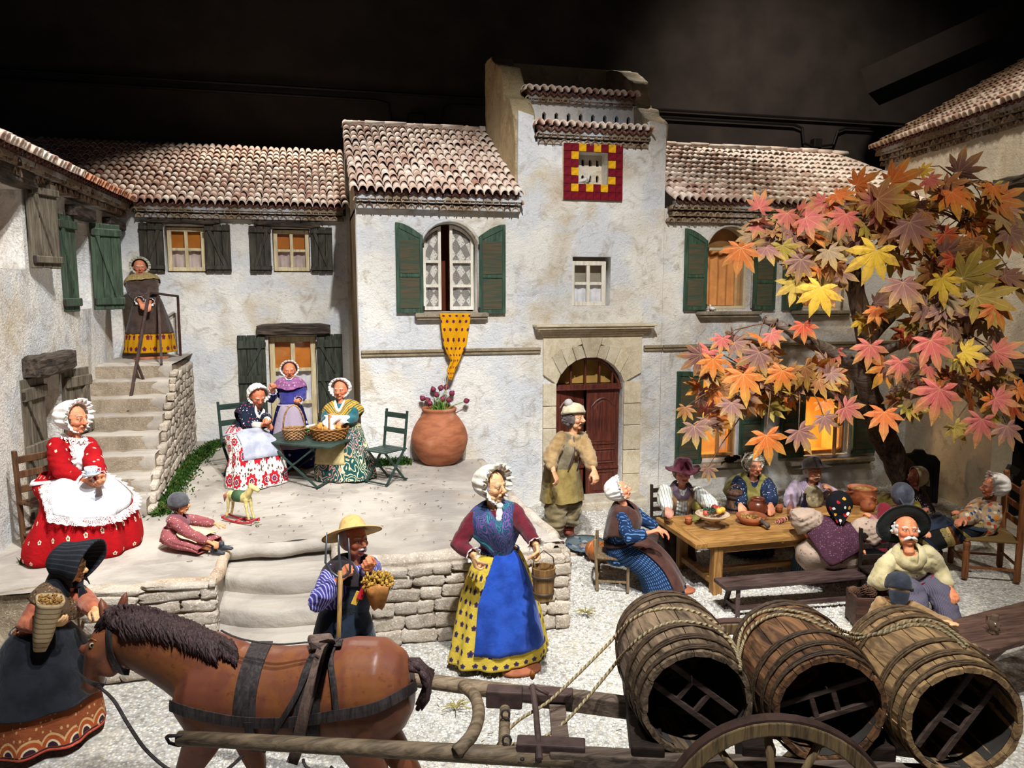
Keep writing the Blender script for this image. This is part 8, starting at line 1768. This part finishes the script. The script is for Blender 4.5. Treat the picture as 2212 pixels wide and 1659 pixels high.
ontable('glazed_pot', 'round brown glazed pot in the middle of the long table', 'pot', 1636, 1112, lambda t: (MB().lathe([(0, 0), (.06, 0), (.09, .04), (.095, .08), (.08, .125), (.062, .14), (.068, .155), (.066, .165), (.055, .165), (.05, .14), (.07, .12), (.05, .05), (0, .03)], 32).build('pot_body', BRG, t, smooth=True), MB().lathe([(.064, .143), (.0665, .146), (.064, .15)], 32).build('neck_ring', BRG, t, smooth=True)))
def pan(t):
    MB().lathe([(0, 0), (.085, 0), (.115, .03), (.14, .075), (.133, .078), (.108, .038), (.08, .012), (0, .012)], 36).build('pan_body', CL, t, smooth=True); MB().tube([(.02, -.12, .06), (.03, -.18, .05), (.035, -.23, .035)], [.022, .018, .02], 10).build('handle', plain('#4a4440', .6), t, smooth=True)
pn_ = ontable('clay_pan', 'shallow terracotta pan with dark handle filled with small potatoes', 'pan', 1622, 1130, pan); rg = random.Random(7)
pm = MB().ball((0, 0, 0), (.02, .017, .015), 10, 7).mesh('potato', True); pm.materials.append(plain('#b0884c', .7, .2, 0, .3, 20))
for k in range(26): a = rg.uniform(0, 6.28); r_ = .105*sqrt(rg.random()); tag(link('potato', pm, None, None, pn_.location+V((cos(a)*r_, sin(a)*r_, .062+rg.uniform(0, .018))), (rg.random(), rg.random(), rg.random())), 'tiny golden potato in the shallow terracotta pan', 'potato', 'small potatoes in the clay pan')
so = thing('sausage', 'tied reddish sausage lying on the table before the bottles', 'sausage', P(1688, 1124, z=ZT+.025), R(25)); MB().tube([(-.09, 0, -.005), (-.07, 0, 0), (0, 0, 0), (.07, 0, .004), (.09, 0, .006)], [.01, .024, .026, .024, .01], 14).build('sausage_body', spots('#9a4a44', ['#c9907c', '#7a2c2c'], 60, .3), so, smooth=True)
for x in (-.08, -.03, .03, .08): MB().tube([(x, cos(a)*.027, sin(a)*.027) for a in [2*pi*k/14 for k in range(14)]], .003, 5, closed=True).build('string', plain('#c9b890'), so)
BOT = [(0, 0), (.032, 0), (.034, .01), (.034, .12), (.026, .16), (.013, .19), (.012, .235), (.015, .24), (.015, .25), (.009, .25), (.009, .19), (.022, .155), (.030, .12), (.030, .012), (0, .012)]
ontable('bottle', 'clear glass bottle with a little red wine left', 'bottle', 1707, 1124, lambda t: (MB().lathe(BOT, 24).build('bottle_glass', glass((.92, .86, .86), .03, .12), t, smooth=True), MB().lathe([(0, .013), (.029, .013), (.029, .035), (0, .035)], 20).build('wine', plain('#3a1420', .2, .5), t, smooth=True)))
ontable('bottle', 'dark full wine bottle standing right of the clear bottle', 'bottle', 1736, 1122, lambda t: (MB().lathe(BOT, 24).build('bottle_glass', plain('#14101c', .08, .6), t, smooth=True), MB().lathe([(0, .25), (.009, .25), (.009, .262), (0, .262)], 12).build('cork', plain('#a88a5c'), t)))
ontable('bread_loaf', 'round greyish country loaf propped behind the dark bottle', 'bread', 1763, 1098, lambda t: MB().lathe([(.001, -.03), (.06, -.028), (.105, -.012), (.112, .0), (.10, .02), (.05, .035), (.001, .038)], 32, M=Matrix.Translation((0, .05, .105)) @ Matrix.Rotation(R(72), 4, 'X')).build('crust', spots('#8a8064', ['#6a6048', '#a89a7a'], 24, .35), t, smooth=True))
def casserole(t):
    MB().lathe([(0, 0), (.09, 0), (.13, .05), (.14, .10), (.128, .145), (.137, .16), (.137, .172), (.12, .172), (.115, .14), (.11, .06), (0, .03)], 32).build('pot_body', CL, t, smooth=True)
    for k in (-1, 1): MB().tube([(k*.115, -.03, .14), (k*.165, -.02, .13), (k*.165, .02, .12), (k*.12, .03, .13)], .013, 8).build('handle', CL, t, smooth=True)
    MB().ball((0, 0, .13), (.11, .11, .04), 20, 8).build('stew', spots('#8a7040', ['#6a5428', '#a88a50'], 40, .4), t, smooth=True)
ontable('casserole', 'two-handled terracotta casserole heaped with food at the right of the table', 'pot', 1860, 1088, casserole)
ontable('jug', 'small pinched terracotta jug in front of the casserole', 'jug', 1874, 1104, lambda t: (MB().lathe([(0, 0), (.045, 0), (.068, .04), (.07, .07), (.05, .105), (.04, .125), (.048, .145), (.042, .145), (.034, .125), (.05, .08), (0, .03)], 28, wob=lambda a, i, r, z: (r*(1+.25*max(0, cos(a-pi))**6*(z > .12)), z)).build('jug_body', CL, t, smooth=True), MB().tube([(.045, 0, .13), (.09, 0, .12), (.095, 0, .07), (.065, 0, .04)], .009, 8).build('handle', CL, t, smooth=True)))
tag(MB().lathe([(0, 0), (.05, 0), (.052, .008), (0, .006)], 24).build('coaster', plain('#b8b0a4', .5), None, smooth=True, loc=P(1733, 1124, z=ZT+.001)), 'small pale disc under the dark wine bottle', 'coaster')
# ---- on the gravel by the door
pl = thing('plate', 'large blue-grey glazed plate lying on the gravel near the doorman', 'plate', P(1266, 1182, z=.03), 0); M = Matrix.Rotation(R(6), 4, 'X'); PLM = spots('#5a6468', ['#3a4a5c', '#7a8488', '#2c3c50'], 12, .4, rnd=1)
MB().lathe([(0, .0), (.13, .0), (.17, .02), (.25, .04), (.255, .05), (.17, .034), (.12, .015), (0, .012)], 40, M=M).build('plate_body', PLM, pl, smooth=True); MB().lathe([(0, .016), (.09, .016), (.092, .02), (0, .02)], 24, M=M).build('plate_centre', spots('#8a7a6a', ['#4a5a8a', '#b8a088'], 20, .4), pl, smooth=True)
ju = thing('clay_keg', 'orange-brown clay keg with a tap lying on the blue-grey plate', 'jug', P(1292, 1190, z=.12), R(-60)); MK = Matrix.Rotation(R(90), 4, 'Y')
MB().lathe([(0, -.16), (.05, -.155), (.09, -.12), (.115, -.04), (.115, .04), (.09, .12), (.05, .155), (.03, .17), (0, .172)], 28, M=MK).build('keg_body', clay('#a8602c', '#6e3a1c', .4, .5), ju, smooth=True)
for z in (-.06, .06): MB().lathe([(.114, z-.01), (.122, z), (.114, z+.01)], 28, M=MK).build('keg_ring', clay('#a8602c', '#6e3a1c', .4, .5), ju, smooth=True)
MB().tube([(.16, 0, 0), (.21, 0, -.01), (.23, 0, -.04)], [.014, .012, .010], 8).build('tap', plain('#a8a49c', .35, .5, .7), ju, smooth=True); MB().tube([(.20, -.02, .01), (.20, .02, .01)], .006, 6).build('tap_handle', plain('#a8a49c', .35, .5, .7), ju)
MB().prism([(0, 0), (0, .01)], .01) if False else None
pv = MB(); c = P(1205, 1188, z=.02); pv.add([c+V((cos(a)*.27, sin(a)*.22, 0)) for a in [k*pi/3+.3 for k in range(6)]]+[c+V((cos(a)*.27, sin(a)*.22, -.04)) for a in [k*pi/3+.3 for k in range(6)]], [list(range(6)), list(range(11, 5, -1))]+[(i, i+6, (i+1) % 6+6, (i+1) % 6) for i in range(6)]); tag(pv.build('paving_slab', stone('#a8988a', '#8a7a6c', '#c9c0b4', .5), None, bevel=.008), 'flat hexagonal paving slab under the boots of the moustached doorman', 'slab')
# ---- fireback, tools, little table, crate
fb_ = thing('fireback', 'black cast iron fireback standing in the shade near the maple trunk', 'fireback', P(2005, 1108, z=0)+V((.25, .5, 0))); MFB = Matrix.Rotation(R(-30), 4, 'Z')
MB().prism([(-.28, 0), (.28, 0), (.28, .62), (.22, .70), (.10, .72), (.06, .78), (-.06, .78), (-.10, .72), (-.22, .70), (-.28, .62)], .08, MFB).build('plate', plain('#0e0c0b', .6, .3), fb_, bevel=.012)
for k in range(7): MB().box((-.21+.07*k, -.01, .32), (.02, .03, .52), M=MFB).build('flute', plain('#0e0c0b', .6, .3), fb_, bevel=.006, seg=1)
tl = thing('mattock', 'dark long-handled tool leaning in the corner of the right house', 'tool', P(2165, 1090, d=9.3)); tl.location.z = 0; MB().tube([(0, 0, 0), V(P(2190, 985, d=9.3))-V(P(2165, 1090, d=9.3))+V((0, 0, .35))], .02, 8).build('shaft', plain('#1c1612'), tl, smooth=True); MB().box(V(P(2190, 985, d=9.3))-V(P(2165, 1090, d=9.3))+V((0, 0, .35)), (.16, .06, .09), rot=(0, .5, 0)).build('tool_head', plain('#1a1715', .5), tl, bevel=.012)
zl = .55; ST_ = thing('low_table', 'low dark trestle table in the lower right corner carrying a clay head jug', 'table', P(2200, 1440, z=0)); SI = Matrix.Translation(-ST_.location)
A_, N_, C2 = P(2000, 1352, z=zl), P(2140, 1404, z=zl), P(2068, 1380, z=zl); dl = (P(2212, 1287, z=zl)-P(2042, 1330, z=zl)).normalized()
TW = wood('#6a5044', '#42302a', 1, .55, 'X', .3, .3, geo=True); Lw = 1.5; ed0 = [A_, A_+(N_-A_)*.33, A_+(N_-A_)*.66, N_]
for k in range(3): pslab([ed0[k]+dl*.004, ed0[k+1], ed0[k+1]+dl*Lw, ed0[k]+dl*Lw], .045, SI).build('table_plank', TW, ST_, bevel=.008, seg=1)
for e in (.25, 1.2):
    p = ed0[0]+dl*e; q = ed0[3]+dl*e; lo = V((0, 0, zl-.04)); MB().bar(SI @ (p.lerp(q, .1)-V((0, 0, .04))), SI @ V((p.lerp(q, .85).x, p.lerp(q, .85).y, 0)), .05, .04).build('leg', TW, ST_, bevel=.004); MB().bar(SI @ (p.lerp(q, .9)-V((0, 0, .04))), SI @ V((p.lerp(q, .15).x, p.lerp(q, .15).y, 0)), .05, .04).build('leg', TW, ST_, bevel=.004)
gj = thing('head_jug', 'small translucent tobacco-coloured jug shaped like a head on the low table', 'jug', P(2146, 1368, z=zl+.001)); GJ = MT('smoky glass', .15, .5); GJ.col(srgb('#8a7460')).set('Transmission Weight', .5)
mb = MB(); mb.ball((0, 0, .065), (.042, .04, .055), 16, 12); mb.ball((0, -.03, .06), (.016, .02, .02)); mb.ball((-.02, -.03, .08), .012); mb.ball((.02, -.03, .08), .012); mb.tube([(-.02, -.036, .04), (.02, -.036, .04)], .008, 8); mb.tube([(0, 0, .11), (0, 0, .145)], [.03, .026], 14); mb.tube([(0, 0, 0), (0, 0, .02)], [.034, .03], 14)
link('jug_body', remesh(mb, .006, None, 1, None, 'jug'), GJ.m, gj); MB().tube([(0, .03, .12), (0, .07, .11), (0, .065, .06), (0, .04, .04)], .007, 8).build('handle', GJ.m, gj, smooth=True)
cr_ = thing('crate', 'small dark wooden crate of pine cones beside the boy in the slate cap', 'crate', P(1888, 1352, z=0)+V((0, .05, 0)), R(-18))
for (c_, s_) in (((0, -.13, .16), (.36, .018, .28)), ((0, .13, .16), (.36, .018, .28)), ((-.18, 0, .16), (.018, .26, .28)), ((.18, 0, .16), (.018, .26, .28)), ((0, 0, .03), (.36, .26, .018))): MB().box(c_, s_).build('crate_board', wood('#54382c', '#2e1e18', 1, .6, 'X', .4), cr_, bevel=.003, seg=1)
cone = MB(); rg = random.Random(3)
for r_ in range(6):
    for k in range(9): a = 2*pi*k/9+r_*.35; rr = .034*sin(.5+r_*.42); cone.box((cos(a)*rr, sin(a)*rr, .012*r_), (.014, .02, .006), rot=(.5, 0, a))
cone.ball((0, 0, .03), (.022, .022, .04), 8, 6); cm = cone.mesh('pine_cone'); cm.materials.append(plain('#5a4030', .8, .2, 0, .3, 30))
for k in range(9): tag(link('pine_cone', cm, None, None, cr_.location+Matrix.Rotation(R(-18), 3, 'Z') @ V((rg.uniform(-.13, .13), rg.uniform(-.08, .08), .27+rg.uniform(0, .04))), (rg.uniform(-1, 1), rg.uniform(-1, 1), rg.random()*6), 1.2), 'brown pine cone heaped in the small dark crate', 'pine cone', 'pine cones in the crate')
# ================================================================ the maple
tr0 = P(1968, 1105, z=0)
tree = thing('maple_tree', 'artificial maple tree with large orange, yellow and pink leaves over the table', 'tree', tr0); TRI = Matrix.Translation(-tr0)
BK = wood('#5c4634', '#2a1e16', 1.2, .9, 'Z', 1.4, geo=True); BKL = wood('#8a7c70', '#5a4c42', 1.2, .9, 'X', 1.0, geo=True)
def limb(pts, rr, name='branch', mt=BK, seg=12, smooth=True, vox=None):
    pp = []; R2 = []; n = len(pts)
    q = [P(a, b, d=c) for a, b, c in pts]; dd = dense([tuple(v) for v in q], .08); 
    for i, v in enumerate(dd): t = i/(len(dd)-1)*(n-1); k = min(int(t), n-2); pp.append(TRI @ (v+noise.noise_vector(v*4)*.02)); R2.append((rr[k]*(1-(t-k))+rr[k+1]*(t-k))*(1+.18*noise.noise(v*7)))
    return MB().tube(pp, R2, seg).build(name, mt, tree, smooth=True)
mb = MB(); P3 = lambda a, b, c: TRI @ P(a, b, d=c)
tk = dense([tuple(P(a, b, d=c)) for a, b, c in ((1985, 1112, 10.6), (1958, 1040, 10.3), (1925, 975, 10.0), (1893, 905, 9.7), (1872, 830, 9.5), (1874, 760, 9.3), (1862, 690, 9.2), (1848, 630, 9.15), (1838, 578, 9.1))], .06)
n = len(tk); mb.tube([TRI @ (v+noise.noise_vector(v*3)*.02) for v in tk], [(.21-.10*min(1, i/n*1.4))*(1+.16*noise.noise(v*6)) for i, v in enumerate(tk)], 18)
for a, b, c, ex, ey, ec in ((1985, 1112, 10.6, 2015, 1118, 10.3), (1975, 1108, 10.5, 1945, 1118, 10.2), (1978, 1110, 10.55, 1995, 1120, 10.0)): e = P(ex, ey, d=ec); e.z = .0; mb.tube([TRI @ (P(a, b-40, d=c)), TRI @ P(a, b, d=c-.05), TRI @ e], [.14, .10, .03], 10)
link('trunk', remesh(mb, .03, lambda p, n: .012*noise.noise(V((p.x*14, p.y*14, p.z*4))), 1, None, 'trunk'), BK, tree)
limb([(1885, 870, 9.6), (1850, 800, 9.3), (1800, 765, 9.0), (1740, 735, 8.7), (1690, 706, 8.5), (1655, 690, 8.4)], [.10, .10, .09, .075, .06, .055], mt=BKL)
limb([(1880, 900, 9.7), (1835, 870, 9.4), (1780, 850, 9.0), (1720, 845, 8.7), (1660, 840, 8.4)], [.08, .07, .055, .04, .02]); limb([(1872, 780, 9.3), (1950, 740, 9.0), (2020, 720, 8.7), (2090, 730, 8.4)], [.07, .05, .035, .02], mt=BKL)
limb([(1868, 740, 9.3), (1940, 660, 9.2), (2010, 585, 9.0), (2060, 510, 8.9), (2090, 440, 8.8), (2070, 400, 8.7)], [.09, .075, .06, .045, .03, .02]); limb([(1905, 950, 9.9), (1985, 860, 9.4), (2060, 850, 9.0), (2120, 880, 8.7)], [.06, .045, .03, .018], mt=BKL)
limb([(1845, 620, 9.1), (1800, 560, 8.9), (1740, 520, 8.7), (1650, 490, 8.6)], [.05, .04, .03, .015])
def leafmesh(seed, lobes=7):
    """maple leaf: pointed lobes round a centre, folded along each midrib; UV = position in the leaf"""
    rg = random.Random(seed); an = [-115, -74, -37, 0, 37, 74, 115]; ln = [.52, .76, .94, 1.05, .94, .76, .52]; pts = []
    for i in range(7):
        a = R(an[i]); L = ln[i]*rg.uniform(.92, 1.06); w = R(14)
        if i == 0: pts.append((sin(a-R(30))*.12, cos(a-R(30))*.12, 0))
        pts += [(sin(a-w*1.2)*L*.50, cos(a-w*1.2)*L*.50, -.0), (sin(a-w*.95)*L*.66, cos(a-w*.95)*L*.66, 0), (sin(a)*L, cos(a)*L, -.05), (sin(a+w*.95)*L*.66, cos(a+w*.95)*L*.66, 0), (sin(a+w*1.2)*L*.50, cos(a+w*1.2)*L*.50, 0)]
        if i < 6: b = R((an[i]+an[i+1])/2); q = .34 if i in (0, 5) else .43; pts.append((sin(b)*q, cos(b)*q, .03))
        else: pts.append((sin(a+R(30))*.12, cos(a+R(30))*.12, 0))
    curl = rg.uniform(.05, .35); bend = rg.uniform(-.15, .3); cup = rg.uniform(-.2, .2)
    verts = [(0, 0, 0)]; uv = [(0, 0)]
    n = len(pts)
    for s in (.5, 1.0):
        for (x, y, z) in pts:
            r2 = (x*x+y*y)*s*s; ridge = .03*cos(atan2(x, y)*180/pi/37*2*pi)*s
            verts.append((x*s, y*s, z*s-curl*r2*.6+bend*x*s*y*s+cup*abs(x*s)*.5+ridge+.02*noise.noise(V((x*5*s, y*5*s, seed))))); uv.append((x*s, y*s))
    fs = [(0, 1+i+1, 1+i) for i in range(n-1)]
    for i in range(n-1): fs.append((1+i, 1+i+1, 1+n+i+1, 1+n+i))
    me = bpy.data.meshes.new('leaf'); m2 = []; 
    me.from_pydata(verts, [], [tuple(reversed(f)) for f in fs]); ul = me.uv_layers.new(name='UVMap')
    for l in me.loops: ul.data[l.index].uv = uv[l.vertex_index]
    me.polygons.foreach_set('use_smooth', [True]*len(me.polygons)); me.materials.append(leafmat()); me.update(); return me
LM = [leafmesh(i) for i in range(14)]
COLS = {'y': '#d6b024', 'o': '#cc641a', 'p': '#bc5456', 'r': '#b02c16', 'm': '#7c5254', 'g': '#94822a', 'w': '#9c8468', 'k': '#8c5028'}
COLS = {k: srgb(v) for k, v in COLS.items()}
rg = random.Random(21)
def leaf(px, py, d, size, ang, c, tx=0, ty=0):
    """size in px across; ang: direction of the main tip in the picture, clockwise from up; tx, ty tilt"""
    s = size/FPX*d*.56; M = frame(_r, _u, -_f, TRI @ P(px, py, d=d))
    M = M @ Matrix.Rotation(R(-ang), 4, 'Z') @ Matrix.Rotation(R(tx), 4, 'X') @ Matrix.Rotation(R(ty), 4, 'Y') @ Matrix.Diagonal((s, s, s*1.2, 1))
    o = link('leaf', rg.choice(LM), None, tree); o.matrix_basis = M; b = COLS[c]; k = rg.uniform(.85, 1.15); o.color = (*[min(1, x*k*rg.uniform(.92, 1.08)) for x in b], 1); return o
KEY = [(1893, 540, 8.0, 150, 196, 'y', -10, 0), (1773, 620, 8.1, 125, 200, 'y', 0, 15), (1600, 535, 8.2, 115, 190, 'o', 0, 20), (1827, 462, 8.3, 115, 195, 'p', 10, 0), (1655, 940, 7.6, 120, 170, 'o', 0, 0), (1605, 808, 7.8, 125, 175, 'o', 10, 0), (1540, 775, 8.0, 90, 180, 'o', 0, 20), (1880, 745, 8.0, 105, 185, 'p', 0, 0), (2010, 735, 7.7, 130, 165, 'p', 10, 0), (2030, 840, 7.4, 150, 190, 'p', 0, 0), (2120, 905, 7.5, 110, 190, 'p', 0, 0), (2062, 920, 7.7, 80, 150, 'g', 20, 0), (2055, 415, 8.4, 120, 180, 'o', 30, 10), (2070, 372, 8.6, 110, 40, 'm', 60, 0), (2150, 430, 8.5, 120, 110, 'o', 30, 0), (2040, 505, 8.2, 90, 140, 'r', 0, 0), (1965, 480, 8.3, 140, 160, 'm', 10, 0), (1700, 460, 8.5, 90, 180, 'p', 10, 0), (1640, 450, 8.6, 80, 20, 'p', 10, 0), (1925, 395, 8.6, 120, 70, 'o', 50, 0), (1895, 430, 8.4, 130, 100, 'k', 40, 0), (1740, 470, 8.4, 110, 130, 'p', 30, 0), (1690, 530, 8.3, 90, 170, 'g', 0, 30), (1730, 560, 8.2, 100, 185, 'm', 0, 0), (1720, 610, 8.3, 110, 200, 'g', 20, 0), (1950, 610, 8.1, 130, 175, 'm', 20, 0), (2035, 600, 8.0, 110, 180, 'y', 0, 60), (2110, 640, 8.0, 150, 120, 'g', 40, 0), (2150, 660, 7.9, 110, 160, 'o', 10, 0), (2080, 600, 8.1, 140, 60, 'g', 40, 0), (1580, 870, 7.8, 90, 185, 'm', 20, 0), (1500, 920, 8.0, 95, 180, 'm', 20, 20), (1640, 760, 8.0, 110, 200, 'm', 0, 0), (1690, 800, 8.0, 100, 195, 'o', 0, 10), (1560, 730, 8.1, 70, 190, 'p', 10, 0), (1665, 720, 8.0, 70, 150, 'p', 20, 0), (1735, 700, 8.3, 80, 180, 'r', 10, 20), (1910, 890, 7.9, 110, 190, 'o', 20, 10), (2150, 860, 7.7, 90, 110, 'p', 20, 0), (2175, 920, 7.7, 100, 170, 'm', 20, 0), (2080, 760, 7.9, 90, 110, 'y', 30, 0), (2150, 760, 7.8, 110, 105, 'p', 50, 0), (1725, 930, 7.9, 100, 150, 'm', 0, 0), (1825, 880, 8.0, 90, 120, 'p', 10, 0), (1780, 900, 8.1, 80, 160, 'm', 10, 0), (1945, 780, 8.0, 90, 190, 'p', 10, 0), (1975, 850, 8.2, 80, 180, 'w', 20, 20), (2190, 600, 8.2, 100, 170, 'm', 20, 0), (2180, 500, 8.4, 110, 160, 'm', 30, 0), (2100, 520, 8.3, 110, 180, 'k', 20, 0), (1990, 370, 8.8, 50, 90, 'y', 50, 0), (1850, 400, 8.7, 90, 60, 'o', 50, 0), (1790, 540, 8.2, 90, 170, 'w', 20, 30), (1530, 1010, 7.9, 60, 185, 'm', 10, 50), (1480, 880, 8.1, 60, 190, 'k', 10, 30)]
for k in KEY: leaf(*k)
CL_ = [(1700, 500, 8.7, 110, 50, 22), (1850, 470, 8.7, 110, 60, 34), (2000, 450, 8.8, 110, 70, 34), (2120, 470, 8.8, 80, 80, 26), (1770, 570, 8.6, 80, 70, 18), (1960, 560, 8.9, 90, 70, 18), (2080, 600, 8.5, 90, 70, 26), (1950, 680, 8.5, 90, 50, 14), (2080, 690, 8.4, 90, 50, 18), (1600, 780, 8.5, 90, 60, 26), (1720, 830, 8.6, 110, 60, 32), (1560, 870, 8.4, 60, 60, 12), (2060, 790, 8.3, 110, 60, 26), (2140, 850, 8.2, 60, 70, 16), (1960, 830, 8.5, 90, 60, 12), (1780, 800, 8.8, 60, 50, 8), ]
twp = []
for cx, cy, dd_, rx, ry, n in CL_:
    for _ in range(n):
        a = rg.uniform(0, 6.28); q = sqrt(rg.random()); px, py = cx+cos(a)*q*rx, cy+sin(a)*q*ry
        if px > 2205 and rg.random() < .6 or py < 385 and rg.random() < .7: continue
        c = rg.choice('ookkmmmgpyrw' if cy < 700 else 'kkoommmpprg'); d = dd_+rg.uniform(-.35, .55); leaf(px, py, d, rg.uniform(60, 105), rg.gauss(180, 45), c, rg.gauss(25, 28), rg.gauss(0, 32)); twp.append((px, py, d))
# twigs from the limbs to the leaves
mb = MB(); hubs = [(1700, 510, 8.8), (1790, 555, 8.9), (1845, 585, 9.1), (1950, 650, 9.1), (2020, 575, 9.0), (2075, 480, 8.85), (2075, 405, 8.7), (1740, 735, 8.7), (1680, 705, 8.5), (1720, 845, 8.7), (1660, 840, 8.4), (2020, 720, 8.7), (2085, 730, 8.4), (2060, 850, 9.0), (2115, 878, 8.7), (1870, 700, 9.2)]
for (px, py, d) in twp[::2]+[(k[0], k[1], k[2]+.04) for k in KEY]:
    h = min(hubs, key=lambda q: (q[0]-px)**2+(q[1]-py)**2); a = P3(*h); b = P3(px, py, d+.02); m = a.lerp(b, .5)+V((rg.uniform(-.06, .06), rg.uniform(-.06, .06), rg.uniform(.05, .16)))
    mb.tube([a, a.lerp(m, .5)+V((0, 0, .03)), m, m.lerp(b, .6)+V((0, 0, .03)), b], [.011, .009, .007, .006, .004], 5)
tag(mb.build('twigs', wood('#7a5a44', '#4a3424', 1, .8, 'Z', .4, geo=True), tree, smooth=True), kind='stuff')
